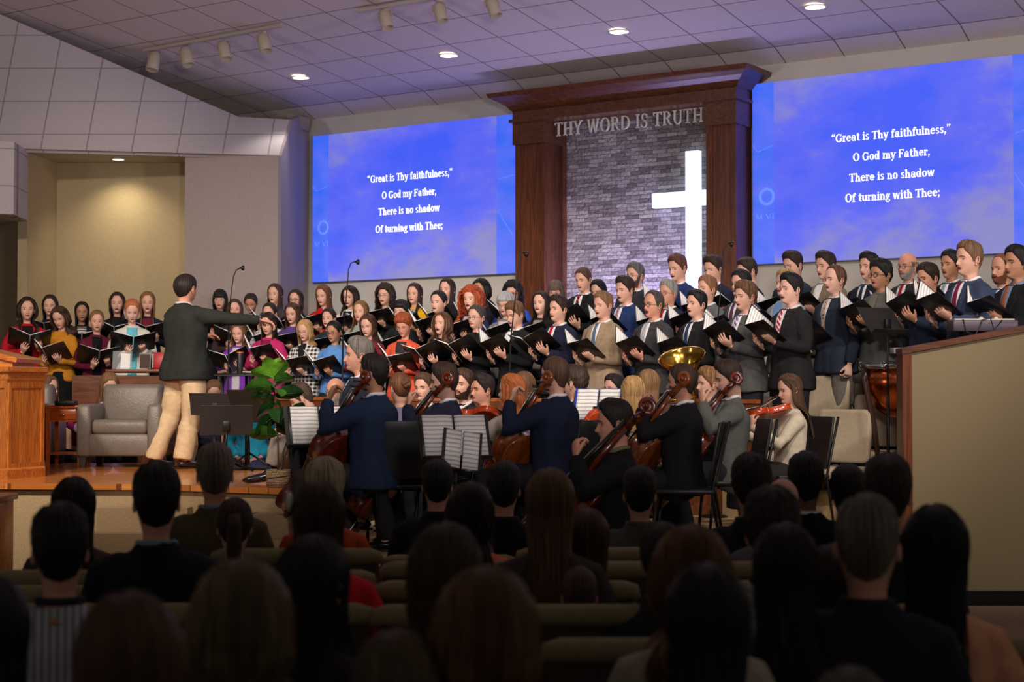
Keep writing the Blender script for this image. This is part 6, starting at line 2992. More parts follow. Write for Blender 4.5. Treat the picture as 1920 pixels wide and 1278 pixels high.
# ---- fiddle-leaf fig in its basket
def fig():
    o = G(523, STZ, 256)
    r = empty('potted_fig', o, 0, 'fiddle-leaf fig in a woven basket at the right end of the stage', 'potted plant')
    mb = MB()
    mb.lathe([(.07, 0), (.084, .004), (.089, .05), (.090, .118), (.086, .127), (.078, .125), (.074, .10), (.001, .10)], 40)
    v = mb.verts()
    a = np.arctan2(v[:, 1], v[:, 0])
    m = bpy.data.materials.new('woven_basket')
    nt, nd, lk, b = nodes_of(m)
    tc = nd.new('ShaderNodeTexCoord')
    wv = nd.new('ShaderNodeTexWave')
    wv.inputs['Scale'].default_value = 26
    wv.inputs['Distortion'].default_value = 5
    wv.inputs['Detail Scale'].default_value = 5
    wv.bands_direction = 'Z'
    lk.new(tc.outputs['Object'], wv.inputs['Vector'])
    cr_ = nd.new('ShaderNodeMix')
    cr_.data_type = 'RGBA'
    cr_.inputs[6].default_value = lin((140, 100, 60)) + (1,)
    cr_.inputs[7].default_value = lin((232, 200, 156)) + (1,)
    lk.new(wv.outputs[0], cr_.inputs[0])
    lk.new(cr_.outputs[2], b.inputs['Base Color'])
    bp = nd.new('ShaderNodeBump')
    bp.inputs['Strength'].default_value = 1
    bp.inputs['Distance'].default_value = .01
    lk.new(wv.outputs[0], bp.inputs['Height'])
    lk.new(bp.outputs[0], b.inputs['Normal'])
    b.inputs['Roughness'].default_value = .8
    obj('basket', mb, m, r)
    mb = MB()
    mb.lathe([(.001, .112), (.073, .110), (.073, .095)], 24)
    obj('soil', mb, mat('potting_soil', (34, 26, 20), 1, var=.3, scale=80), r)
    st = mat('woody_stem', (92, 76, 56), .8)

    def L(px, py, dy=0):
        p = PT(px, py, 256) - o
        return Vector((p.x, dy, p.z))
    s1 = [Vector((0, 0, .10)), L(522, 840), L(519, 790, .01), L(516, 745, 0), L(512, 705, 0)]
    s2 = [Vector((.02, .01, .10)), L(530, 850, .02), L(542, 815, .03), L(552, 790, .03)]
    for s_ in (s1, s2):
        mb = MB()
        mb.tube(s_, [.0075, .007, .006, .005, .004][:len(s_)], 8)
        obj('stem', mb, st, r)
    gm = [leafmat('fig_leaf_deep', (40, 74, 34)), leafmat('fig_leaf_green', (66, 112, 40)), leafmat('fig_leaf_bright', (112, 168, 48))]
    # base column, row, depth, direction x y z, kind, colour, size
    data = [(512, 706, 0, -.25, -.3, .9, 'fig', 2, .95), (513, 706, 0, .6, -.3, .75, 'fig', 2, 1.0), (511, 708, 0, -.9, -.4, .45, 'fig', 2, 1.0), (513, 708, .0, .1, .5, .9, 'fig', 2, .9),
            (514, 716, 0, .95, -.4, .35, 'fig', 1, 1.05), (512, 722, 0, -.95, -.5, -.1, 'figflat', 1, 1.15), (515, 728, 0, .5, -.9, -.1, 'fig', 1, 1.0), (514, 735, 0, -.55, -.8, .3, 'fig', 2, .9),
            (516, 742, 0, .9, .2, .15, 'figflat', 0, 1.1), (516, 748, 0, -.9, .2, .1, 'figflat', 0, 1.0), (517, 755, 0, .75, -.6, -.35, 'figbend', 0, 1.2), (517, 758, 0, -.7, -.6, -.3, 'fig', 0, 1.15),
            (518, 765, 0, .2, -.9, -.3, 'fig', 0, 1.1), (518, 772, 0, .95, -.1, -.2, 'figflat', 0, 1.05), (519, 780, 0, -.95, -.1, -.35, 'figbend', 0, 1.1), (519, 790, 0, -.5, -.8, -.4, 'fig', 1, .95),
            (520, 800, 0, .7, -.5, .2, 'fig', 0, 1.0), (521, 815, 0, -.95, -.3, .05, 'figflat', 1, 1.1), (541, 816, .03, -.5, -.6, .6, 'fig', 0, .8), (552, 790, .03, .3, -.2, .9, 'fig', 0, .95),
            (552, 792, .03, .9, -.3, .3, 'fig', 0, 1.0), (551, 796, .03, -.5, -.7, .5, 'fig', 1, .9), (548, 803, .03, .5, -.6, -.7, 'figbend', 2, 1.15), (545, 808, .03, .9, .3, -.1, 'fig', 0, .9), (515, 725, 0, .3, .9, .4, 'fig', 0, 1), (518, 770, 0, -.3, .9, .2, 'fig', 0, 1)]
    for i, (bx, by, dy, dx, dyy, dz_, k_, c_, sc_) in enumerate(data):
        add_leaf(r, L(bx, by, dy), (dx, dyy, dz_), (-.2, .75, .65), k_, gm[c_], sc_ * 1.06)


fig()


def lily():
    o = G(402, 0, 275)
    o.z = ZY(962, 275)
    o = Vector((o.x, o.y, 0))
    r = empty('potted_peace_lily', o, 0, 'leafy green plant in front of the stage, behind the grey-haired man', 'potted plant')
    mb = MB()
    mb.lathe([(.09, 0), (.11, .01), (.13, .26), (.12, .27), (.001, .25)], 28)
    mb.v = [v + np.array((0, 0, .38)) for v in mb.v]
    obj('pot', mb, mat('dark_clay', (60, 44, 34), .7), r)
    mb = MB()
    mb.box((0, 0, .19), (.32, .32, .38), bevel=.01)
    obj('stand', mb, W_rail, r)
    g0, g1 = leafmat('lily_leaf_deep', (32, 66, 34)), leafmat('lily_leaf_green', (54, 96, 44))
    rs = random.Random(5)
    for i in range(22):
        a = i * 2.4
        el = .15 + .5 * (i % 3)
        add_leaf(r, Vector((.03 * cos(a), .03 * sin(a), .62)), (cos(a), sin(a), el), (0, 0, 1), 'lily', g0 if i % 2 else g1, .72 + .25 * rs.random())
    for a in (2.9, 3.6):
        add_leaf(r, Vector((.06 * cos(a), .0, .64)), (cos(a), -.4, .45), (0, 0, 1), 'bloom', mat('pale_bloom', (206, 200, 160), .5), 1)


lily()

# ------------------------------------------------------------------ the choir
M_page_tabs = None
DK = (26, 26, 30)
CH = (52, 52, 56)
NV = (30, 38, 66)
BR, DB, BLK, LB, RED, GRY = (74, 48, 32), (46, 30, 22), (20, 17, 17), (128, 92, 58), (168, 74, 34), (128, 124, 120)
rowsS = row_S


def singer(who, px, top, S, z0, yaw, fold=1, fa=18, fb=None, roll=0, fcov=None, pose='sing', **k):
    if fb is None:
        fb = 24 if yaw < 15 else (48 if yaw < 38 else 58)
        fb += (int(px) * 7) % 13 - 6
        fa += (int(px) * 5) % 11 - 5
    lab = 'person in ' + who + (', singing from an open folder' if fold else ', singing')
    if len(lab.split()) > 16:
        lab = 'person in ' + who
    r = person(lab, px, top, S, z0, yaw, pose=pose, **k)
    if fold:
        held_folder(r, pose, 'open black folder held by person in ' + who, fa, fb, roll, fcov)
    return r


F_ = dict(sex='f', wear='knit')
L0, L1 = 174, 166
# group at the far left, behind the piano
singer('red cardigan over black top, leftmost of the choir', 50, 556, L0, .85, -4, hp=4, sex='f', hair='longwavy', hcol=DB, wear='cardigan', col=(176, 24, 40), shirt=(22, 20, 22))
singer('black top behind the mustard sweater', 93, 552, L1, 1.0, 8, hp=4, sex='f', hair='longside', hcol=DB, wear='knit', col=(28, 26, 30), pose='singhi')
singer('mustard sweater and black skirt', 112, 573, L0, .85, 24, hp=24, hr=6, sex='f', hair='longwavy', hcol=BR, wear='knit', col=(188, 126, 34), pants=(18, 17, 20), low='skirt', pose='singlo', mouth=.2, fcov=mat('brown_folder_cover', (58, 34, 26), .45))
singer('black and white striped top at the left', 153, 565, L1, 1.0, 0, hp=2, sex='f', hair='long', hcol=BLK, skin='tan', wear='cardigan', col=(40, 34, 44), shirt=(210, 208, 206), tpat=('hstripes', (30, 30, 36)))
singer('maroon cardigan over black, below the striped top', 181, 581, L0, .85, -4, hp=4, sex='f', hair='tied', hcol=LB, wear='cardigan', col=(92, 24, 44), shirt=(20, 18, 22), pose='singlo')
singer('black sweater left of the cream cardigan', 219, 547, L1, 1.0, 4, hp=2, sex='f', hair='shoulder', hcol=DB, wear='knit', col=(24, 24, 28))
singer('cream cardigan over aqua top', 247, 560, L0, .85, -2, hp=20, sex='f', hair='updo', hcol=(186, 108, 60), skin='pale', wear='cardigan', col=(214, 210, 196), shirt=(104, 190, 206), mouth=.3)
singer('navy sweater with red motif, beside the conductor', 276, 546, L1, 1.0, 2, hp=4, sex='f', hair='long', hcol=(134, 92, 54), wear='cardigan', col=(30, 28, 48), shirt=(110, 30, 44))

# women: (who, px, top, row, yaw, ...)
W_ = [
    ('black top, topmost beside the conductor', 412, 543, 2, 8, dict(hair='bangs', hcol=BLK, glasses=(190, 180, 175), col=(24, 24, 28))),
    ('dark top just above the outstretched hand', 440, 560, 1, 4, dict(hair='shoulder', hcol=BR, col=(60, 44, 44))),
    ('charcoal sweater looking down, right of the hand', 470, 549, 2, 12, dict(hair='tied', hcol=DB, skin='tan', col=(40, 36, 42), hp=22, mouth=.1)),
    ('dark grey top, top row left of the pilaster', 515, 531, 2, 26, dict(hair='long', hcol=BR, col=(64, 60, 64))),
    ('black cardigan and glasses, top row at the pilaster', 554, 542, 2, 22, dict(hair='shoulder', hcol=DB, glasses=True, col=(28, 28, 32))),
    ('white patterned blouse with a dark bun', 505, 567, 1, 24, dict(hair='bun', hcol=DB, col=(206, 208, 214), pat=('dots', (60, 66, 90)))),
    ('violet top, second row above plaid jacket', 548, 567, 1, 24, dict(hair='shoulder', hcol=BR, col=(84, 66, 122), hp=12)),
    ('magenta cardigan, front row', 503, 585, 0, 26, dict(hair='long', hcol=DB, wear='cardigan', col=(186, 44, 102), shirt=(130, 28, 66), hp=14, roll=-4)),
    ('purple cardigan, front row nearest the conductor', 447, 604, 0, 18, dict(hair='shoulder', hcol=LB, wear='cardigan', col=(120, 58, 170), shirt=(196, 190, 196), hp=12, sleeve='short', fa=34, fb=20)),
    ('black and white plaid jacket with glasses', 572, 598, 0, 28, dict(hair='shoulder', hcol=(190, 150, 94), wear='blazer', col=(30, 30, 32), pat=('check', (220, 218, 214)), shirt=(26, 26, 30), glasses=(170, 150, 140), hp=16, pose='singlo')),
    ('red sweater under left edge of left screen', 606, 533, 2, 30, dict(hair='long', hcol=(110, 70, 44), col=(190, 26, 34), hp=12)),
    ('white cardigan over navy dotted top', 656, 535, 2, 28, dict(hair='longwavy', hcol=DB, wear='cardigan', col=(214, 210, 204), shirt=(26, 30, 54), tpat=('dots', (210, 210, 216)), hp=12)),
    ('dark teal top above the denim shirt', 616, 577, 1, 26, dict(hair='tied', hcol=DB, col=(34, 52, 56))),
    ('denim blue shirt and glasses', 626, 601, 0, 30, dict(hair='tied', hcol=BLK, skin='tan', glasses=True, wear='shirt', col=(88, 136, 196), hp=10, pose='singlo')),
    ('white collared top left of the black sweater', 676, 563, 1, 26, dict(hair='long', hcol=LB, col=(150, 156, 152))),
    ('maroon henley shirt', 690, 588, 0, 24, dict(hair='shoulder', hcol=BR, col=(112, 32, 48), hp=14)),
    ('black jacket and glasses under the left screen', 722, 533, 2, 26, dict(hair='midcurl', hcol=DB, glasses=(150, 130, 124), col=(28, 26, 30), pose='singhi')),
    ('yellow cardigan over patterned grey top', 777, 530, 2, 26, dict(hair='long', hcol=DB, wear='cardigan', col=(212, 160, 26), shirt=(150, 150, 150), tpat=('dots', (40, 40, 44)))),
    ('black sweater with short cropped black hair', 752, 563, 1, 28, dict(hair='bowl', hcol=BLK, col=(30, 30, 34), pose='singlo')),
    ('coral jacket over charcoal blouse', 757, 587, 0, 22, dict(hair='pixie', hcol=(150, 72, 38), skin='ruddy', wear='cardigan', col=(206, 84, 58), shirt=(46, 46, 50), glasses=(150, 110, 110), hp=24, pose='singlo', mouth=.2)),
    ('dark top with hair pulled tightly back', 822, 544, 1, 32, dict(hair='tied', hcol=BLK, skin='fair', col=(24, 24, 30), pose='singhi')),
    ('black dress, tallest of the top row women', 838, 521, 2, 28, dict(hair='long', hcol=DB, col=(24, 24, 28))),
    ('black cardigan over royal blue top', 829, 584, 0, 36, dict(hair='longwavy', hcol=(96, 66, 44), wear='cardigan', col=(24, 24, 28), shirt=(30, 60, 180), mouth=1, hp=-4, fa=30, fb=18)),
    ('navy cardigan with curly red hair', 884, 537, 1, 30, dict(hair='curly', hcol=RED, skin='pale', wear='cardigan', col=(40, 38, 74), shirt=(206, 170, 176), mouth=.9, tpat=('dots', (150, 70, 90)))),
    ('black lace top, behind the red curls', 902, 521, 2, 30, dict(hair='longwavy', hcol=BLK, skin='tan', col=(30, 28, 32), hp=10)),
    ('black blazer with grey bun and glasses', 893, 571, 0, 36, dict(hair='bun', hcol=(70, 62, 58), wear='blazer', col=(26, 26, 28), shirt=(26, 26, 28), glasses=(130, 120, 116), mouth=.2, fa=34, fb=20)),
    ('grey cardigan and pale scarf, silver hair', 948, 548, 1, 26, dict(hair='bowl', hcol=(170, 172, 172), wear='cardigan', col=(120, 122, 124), shirt=(206, 186, 190), glasses=(150, 120, 110), hp=8, mouth=.3)),
    ('royal blue top at the left pillar', 962, 527, 2, 20, dict(hair='midcurl', hcol=BLK, glasses=True, col=(44, 88, 196), pose='singhi', hp=10)),
    ('black sweater with bow tie collar', 1014, 545, 1, 26, dict(hair='longside', hcol=DB, skin='pale', wear='cardigan', col=(28, 26, 28), shirt=(150, 140, 134))),
    ('black top with fringe, at the left pillar base', 1042, 526, 2, 14, dict(hair='bangs', hcol=(96, 80, 68), col=(26, 24, 28), glasses=(140, 124, 118), fold=0, hp=8)),
    ('dark coat peeking out behind the tall man', 1121, 523, 2.3, 26, dict(hair='bob', hcol=BLK, skin='pale', col=(30, 28, 34), fold=0, hp=16)),
]
for who, px, top, row, yaw, k in W_:
    k.setdefault('wear', 'knit')
    S = row_S(px, row)
    zr = ROWZ[min(2, int(round(row)))]
    singer(who, px, top, S, zr, yaw, sex='f', **k)

MEN = [
    ('black suit and white shirt, youngest front row singer', 966, 565, 0, 46, dict(hair='messy', hcol=(110, 80, 54), col=DK, hp=14, fa=30)),
    ('navy suit and bright red tie, front row', 1047, 554, 0, 46, dict(hair='quiff', hcol=DB, col=(30, 34, 54), tie=(186, 24, 40), fa=34, fb=14)),
    ('black suit and striped tie before the stone', 1094, 500, 2, 34, dict(hair='buzz', hcol=(84, 56, 40), skin='fair', col=DK, tie=(30, 30, 34), tpat=('diag', (210, 60, 60)), hp=12, pose='singlo', fa=34)),
    ('tan suit and blue-grey tie', 1131, 546, 0, 44, dict(hair='short', hcol=(128, 94, 64), col=(152, 132, 108), tie=(84, 100, 120), hp=4, pose='singlo')),
    ('bright blue suit and checked tie', 1172, 518, 1, 44, dict(hair='quiff', hcol=DB, col=(36, 54, 100), tie=(170, 140, 150), tpat=('grid', (110, 40, 60)), hp=6)),
    ('charcoal suit, beard and glasses before the stone', 1191, 492, 2, 40, dict(hair='sidepart', hcol=(92, 88, 84), col=CH, tie=(60, 60, 110), tpat=('diag', (220, 220, 230)), beard=(80, 66, 56), glasses=(120, 110, 106), pose='singlo')),
    ('grey suit and black glasses, older, front row', 1225, 544, 0, 46, dict(hair='receding', hcol=(66, 60, 56), skin='ruddy', col=(60, 60, 62), tie=(170, 170, 168), glasses=True, mouth=1, pose='singlo')),
    ('dark navy suit and red tie, grey hair', 1253, 524, 1, 40, dict(hair='short', hcol=(140, 136, 130), skin='ruddy', col=(34, 36, 50), tie=(150, 26, 40), glasses=(120, 110, 104), mouth=.9)),
    ('cobalt suit and red tie left of the cross', 1271, 476, 2, 42, dict(hair='short', hcol=(90, 50, 36), col=(34, 52, 98), tie=(160, 30, 44), hp=12)),
    ('black suit and dark blue tie, below the cross', 1306, 543, 0, 48, dict(hair='sidepart', hcol=BLK, skin='fair', col=(32, 32, 34), tie=(40, 56, 90), pose='singlo', hp=-2)),
    ('mid grey suit, second row right of the cross', 1326, 516, 1, 48, dict(hair='short', hcol=(134, 94, 62), col=(98, 102, 106), hp=-2)),
    ('navy suit with ear microphone at right pillar', 1338, 478, 2, 40, dict(hair='quiff', hcol=DB, col=(30, 34, 54), tie=(70, 70, 84), tpat=('diag', (190, 60, 60)), hp=12, pose='singlo')),
    ('black suit, head turned away, at right pillar', 1402, 482, 2, 58, dict(hair='sidepart', hcol=DB, col=(26, 28, 30), hp=14)),
    ('grey suit, half hidden second row glasses wearer', 1390, 505, 1, 46, dict(hair='short', hcol=BLK, col=(66, 64, 70), glasses=(90, 80, 80), tie=(90, 50, 80), pose='singlo')),
    ('grey check suit and striped purple tie, front row', 1398, 527, 0, 50, dict(hair='messy', hcol=(104, 74, 52), col=(84, 84, 84), tie=(96, 74, 128), tpat=('diag', (200, 196, 210)), fa=30, hp=2)),
    ('dark navy suit under right screen left corner', 1488, 470, 2, 44, dict(hair='quiff', hcol=DB, col=(34, 42, 58), hp=14, pose='singlo')),
    ('light grey suit and blue shirt, blond, half hidden', 1474, 504, 1, 50, dict(hair='sidepart', hcol=(170, 140, 96), col=(150, 154, 158), shirt=(110, 150, 200))),
    ('black suit with red and white striped tie', 1483, 512, -.05, 52, dict(hair='quiff', hcol=BLK, skin='pale', col=(40, 38, 40), tie=(190, 40, 50), tpat=('diag', (220, 220, 230)), pose='sing', roll=-14, fa=30)),
    ('khaki suit under the right screen', 1549, 471, 2, 44, dict(hair='quiff', hcol=DB, col=(128, 116, 94), hp=6)),
    ('navy suit with grey trousers, arm hanging down', 1566, 496, .9, 50, dict(hair='receding', hcol=(92, 66, 48), skin='pale', col=(44, 52, 66), tie=(180, 160, 140), tpat=('dots', (70, 60, 60)), pants=(112, 104, 98), pose='onehand')),
    ('navy suit and dark tie, right of khaki suit', 1630, 473, 2, 40, dict(hair='quiff', hcol=BLK, skin='fair', col=(28, 32, 46), tie=(34, 40, 66), pose='singlo')),
    ('grey jacket and half-rim glasses at the timpani', 1652, 486, .9, 44, dict(hair='messy', hcol=BLK, skin='tan', col=(92, 92, 88), glasses=True, wear='jacket', shirt=(110, 104, 96))),
    ('charcoal suit and red tie, white beard', 1703, 472, 2, 38, dict(hair='bald', hcol=(110, 100, 92), skin='ruddy', col=(44, 44, 50), tie=(140, 34, 50), glasses=(120, 100, 90), beard=(160, 154, 148), mouth=.2, pose='singlo')),
    ('steel navy suit, looking down at printed music', 1741, 492, .6, 46, dict(hair='short', hcol=DB, skin='ruddy', col=(40, 48, 68), pose='singhi', hp=8, fa=36)),
    ('dark suit and pale tie behind the tall singer', 1784, 468, 1.6, 40, dict(hair='short', hcol=BLK, skin='tan', col=(38, 42, 54), tie=(120, 150, 150), mouth=.9)),
    ('slate blue suit and burgundy tie, tallest at right', 1818, 451, .12, 52, dict(hair='short', hcol=(112, 82, 56), skin='fair', col=(52, 62, 86), tie=(110, 26, 60), pose='sing', hp=0)),
    ('navy suit and blue tie, reddish beard, far right', 1880, 474, 1.3, 42, dict(hair='thin', hcol=(130, 84, 56), skin='ruddy', col=(30, 38, 52), tie=(50, 80, 130), beard=(120, 74, 48), fold=0)),
    ('black suit and orange tie at right frame edge', 1908, 459, .2, 48, dict(hair='short', hcol=BLK, skin='tan', col=(26, 26, 30), tie=(150, 90, 60), shirt=(120, 140, 170))),
]
for who, px, top, row, yaw, k in MEN:
    S = row_S(px, row)
    zr = ROWZ[max(0, min(2, int(round(row))))]
    if px > 1540 and row > 1.5:
        zr = 1.10
    if px > 1800 and row < .5:
        zr = .87
    k.setdefault('wear', 'jacket')
    r_ = singer(who, px, top, S, zr, yaw, sex='m', **k)
for o_ in bpy.data.objects:
    if o_.name.startswith('person') and o_.get('_h') and not 1.52 < o_['_h'] < 1.93:
        print('height', o_['_h'], o_['label'])

# ------------------------------------------------------------------ the conductor
bt = radians(128)
cond = person('person in dark green jacket and khaki trousers conducting with outstretched right arm, seen from behind', 348, 512, 209, STZ, -128, sex='m', pose='conduct', hair='thin', hcol=(38, 28, 24),
              skin='ruddy', hy=-14, wear='jacket', col=(40, 43, 39), pants=(206, 178, 140), group='conductor', shirt=(200, 190, 180), feet=((-.065, .07), (.22, .13)), shoe=(40, 26, 18))
cond.scale = (cond.scale.x * 1.15, cond.scale.y * 1.15, cond.scale.z)

# ------------------------------------------------------------------ the orchestra
def player(lab, px, top, S, z0, yaw, **k):
    k.setdefault('pose', 'rest')
    k.setdefault('group', 'orchestra players')
    return person('person ' + lab, px, top, S, z0, yaw, **k)


def chair_for(r_, label, turn=0):
    p = world_of(r_, Matrix.Translation((0, .02, 0))).translation
    return player_chair(label, Vector((p.x, p.y, r_.location.z)), r_.rotation_euler.z - radians(turn))


def cello_for(r_, label, m=M_cello, p0=(.02, -.62, .23), p1=(.14, .08, 1.17), twist=(-.25, -1, .35)):
    M = at_person(r_, p0, p1, twist, 'cello')
    return instrument('cello', label, M, m, 'cello', 'cellos')


def violin_for(r_, label, p0=(.085, -.07, 1.045), p1=(.20, -.62, .99), m=M_violin):
    M = at_person(r_, p0, p1, (-.45, 0, 1), 'violin')
    return instrument('violin', label, M, m, 'violin', 'violins and violas')


# cellists
c1 = player('in blue suit seen from behind, playing cello beside the fig', 700, 664, 272, ORZ, 124, pose='cello', hair='short', hcol=(26, 20, 18), skin='tan', hy=-10, col=(34, 48, 74), pants=(60, 52, 46), tie=None)
cello_for(c1, 'red-brown cello played by the person in blue suit next to the fig plant')
bow('cello bow held by the blue-suited player beside the fig', c1, (-.30, -.38, .58), (.35, -.62, .50))
player_chair('black orchestra chair right of the blue-suited cellist nearest the fig', G(752, ORZ, 268), radians(-166))
c2 = player('in navy suit and wristwatch playing cello, left hand raised, centre left', 833, 679, 266, ORZ, 98, pose='cello', hair='sidepart', hcol=(54, 36, 26), col=(36, 40, 60), hp=6, mouth=0)
cello_for(c2, 'brown cello with glossy scroll beside the ear of a navy-suited player')
bow('cello bow of the wristwatch-wearing navy-suited cellist', c2, (-.30, -.38, .58), (.35, -.62, .50))
chair_for(c2, 'black orchestra chair under the wristwatch-wearing cellist')
c3 = player('in dark navy suit seen from behind playing cello, centre', 1040, 667, 272, ORZ, 122, pose='cello', hair='buzz', hcol=(84, 60, 44), col=(26, 34, 56), hy=-6)
cello_for(c3, 'dark brown cello left of the buzz-haired navy-suited player', M_cello2)
bow('cello bow of the buzz-haired navy-suited cellist', c3, (-.30, -.38, .58), (.35, -.62, .50))
c4 = player('in black suit in profile playing cello, below the tuba bell', 1278, 680, 280, ORZ, 104, pose='cello', hair='buzz', hcol=(62, 42, 32), skin='ruddy', col=(26, 26, 30), mouth=0, wide=1.02)
cello_for(c4, 'golden brown cello of the black-suited player under the tuba bell', M_cello2)
bow('cello bow of the black-suited cellist under the tuba', c4, (-.30, -.38, .58), (.35, -.62, .50))
chair_for(c4, 'black orchestra chair under the cellist below the tuba', -10)
c5 = player('in grey suit with eyes lowered playing cello, right of the tuba', 1366, 674, 258, ORZ, 78, pose='cello', hair='sidepart', hcol=(50, 34, 26), col=(90, 92, 88), hp=14, mouth=0)
cello_for(c5, 'dark cello of the grey-suited player left of the sweater violinist')
chair_for(c5, 'black orchestra chair under the grey-suited cellist')
c6 = player('in black jacket low in front, hand on a bass neck', 1152, 748, 312, .12, 84, pose='cello', hair='sidepart', hcol=(30, 22, 20), skin='ruddy', col=(22, 22, 26), hp=4, mouth=0, shirt=(120, 116, 80))
M6 = at_person(c6, (.02, -.62, .30), (.12, .26, 1.30), (-.25, -1, .35), 'c')
bass = instrument('cello', 'very large dark instrument with big scroll, low centre of the orchestra', M6 @ Matrix.Scale(1.18, 4), M_cello, 'double bass', None, 'double_bass')
bow('long bow slanting below the low black-jacketed player', c6, (-.25, -.42, .72), (-.15, -.95, .30))
player_chair('black chair back right of the buzz-haired cellist, behind the low bass player', G(1092, ORZ, 262), radians(-150))

# violins and winds
v1 = player('in grey knit sweater with long red hair, playing violin from behind', 958, 700, 262, ORZ, 128, pose='violin', sex='f', hair='halfup', hcol=(172, 96, 48), skin='pale', wear='knit', col=(170, 160, 150), hairhi=True, hy=-16, mouth=0)
violin_for(v1, 'orange violin under the chin of the red-haired person')
v2 = player('in cream cable sweater with patterned skirt, playing violin at right', 1480, 700, 242, ORZ, 62, pose='violin', sex='f', hair='longback', hcol=(84, 60, 44), wear='knit', col=(198, 186, 164), pants=(40, 38, 38), low='skirt', hp=10, mouth=0)
violin_for(v2, 'red-brown viola played by the person in cream cable sweater')
bow('bow of the cream-sweatered violinist at right', v2, (-.20, -.44, .94), (.36, -.40, 1.12), .68)
chair_for(v2, 'black chair under the cream-sweatered violinist')
v3 = player('in magenta top playing violin behind the hidden armchair', 92, 703, 188, .42, -50, pose='violin', sex='f', hair='shoulder', hcol=(110, 80, 56), wear='knit', col=(120, 24, 70), mouth=0)
violin_for(v3, 'brown violin seen above the small side table', p0=(.085, -.07, 1.045), p1=(.16, -.60, .92))
v4 = player('in lilac top looking down behind the grey armchair', 205, 697, 188, .42, -12, pose='violin', sex='f', hair='longside', hcol=(130, 94, 62), wear='knit', col=(196, 168, 206), hp=26, mouth=0)
violin_for(v4, 'dark violin mostly hidden behind the grey armchair', p1=(.24, -.56, .90))
v5 = player('in dark top looking down, right of the conductor trousers', 401, 711, 192, .42, -6, pose='violin', sex='f', hair='tied', hcol=(120, 86, 58), wear='knit', col=(40, 40, 60), hp=20, mouth=0)
violin_for(v5, 'small violin held right of the khaki trousers', p1=(.2, -.6, .93))
player('in turquoise sweater, seated left of the fig plant', 474, 715, 200, .42, 10, pose='rest', sex='f', hair='shoulder', hcol=(110, 74, 50), wear='knit', col=(26, 118, 146), pants=(46, 48, 84), mouth=0)
player('in navy jacket, bald with white beard and glasses, seated', 629, 707, 222, ORZ, 36, pose='wind', hair='bald', hcol=(170, 160, 150), skin='ruddy', beard=(190, 184, 176), glasses=(150, 110, 90), col=(36, 40, 58), mouth=0)
player('in dark suit with grey hair, tall profile behind the blue cellist', 673, 631, 252, ORZ + .12, 84, pose='rest', hair='short', hcol=(112, 106, 98), skin='ruddy', col=(40, 44, 62), mouth=0)
player('in lilac collar with brown bun, right of the blue cellist', 749, 698, 240, ORZ, 150, pose='rest', sex='f', hair='bun', hcol=(104, 66, 42), wear='knit', col=(120, 110, 140))
player('in black suit, seated left of the wristwatch cellist', 795, 699, 232, ORZ, 30, pose='wind', hair='short', hcol=(84, 58, 40), col=(28, 28, 32), tie=None, mouth=0)
player('in dark suit with brown beard, centre of the orchestra', 869, 691, 236, ORZ, 34, pose='rest', hair='short', hcol=(72, 48, 34), beard=(70, 44, 30), col=(34, 30, 44), mouth=0)
w1 = player('in plum shirt blowing a pale mouthpiece, left of the red hair', 905, 701, 240, ORZ, 62, pose='wind', hair='quiff', hcol=(38, 26, 22), skin='ruddy', wear='shirt', col=(84, 34, 64), mouth=.1)
player('with smooth brown hair behind the red-haired violinist', 982, 696, 236, ORZ, 150, pose='violin', sex='f', hair='long', hcol=(112, 78, 54), wear='knit', col=(90, 80, 76))
w2 = player('in black suit behind the centre cellist, facing left', 1078, 686, 244, ORZ, 120, pose='violin', hair='messy', hcol=(60, 44, 34), col=(28, 28, 32), mouth=0)
instrument('cello', 'amber viola scroll and neck right of the centre cellist', Matrix.Translation(G(1070, 1.22, 250)) @ Matrix.Rotation(radians(48), 4, 'Y') @ Matrix.Rotation(radians(35), 4, 'Z') @ Matrix.Scale(.42, 4), M_violin, 'viola', 'violins and violas', 'viola')
player('in black jacket wearing dark glasses, seated before the rail', 1151, 701, 224, ORZ, 44, pose='rest', hair='short', hcol=(30, 24, 24), glasses=True, col=(30, 30, 34), mouth=0)
player('in zebra-striped top with straight blond hair, from behind', 1186, 704, 252, ORZ, 152, pose='violin', sex='f', hair='long', hcol=(186, 148, 96), wear='knit', col=(60, 56, 56), pat=('hstripes', (190, 184, 176)), hairhi=True)
player('with light brown hair just behind the blond head', 1215, 692, 240, ORZ, 160, pose='rest', sex='f', hair='long', hcol=(140, 104, 70), wear='knit', col=(70, 60, 60))
w3 = player('in dark jacket blowing a brass mouthpiece, behind grey suit', 1329, 689, 236, ORZ, 66, pose='wind', hair='messy', hcol=(132, 92, 56), col=(34, 36, 40), mouth=0)
# bent figure behind the fig: only back, trouser leg and shoe show
bent = player('in grey-brown tweed jacket bending behind the fig plant', 566, 716, 238, .42, 96, pose='rest', hair='short', hcol=(70, 54, 42), col=(112, 98, 86), pants=None, hp=30, mouth=0)
inv = (Matrix.Translation(bent.location) @ Matrix.Rotation(bent.rotation_euler.z, 4, 'Z') @ Matrix.Scale(bent.scale.x, 4)).inverted()


def wl_(px, py, S):
    return inv @ PT(px, py, S)


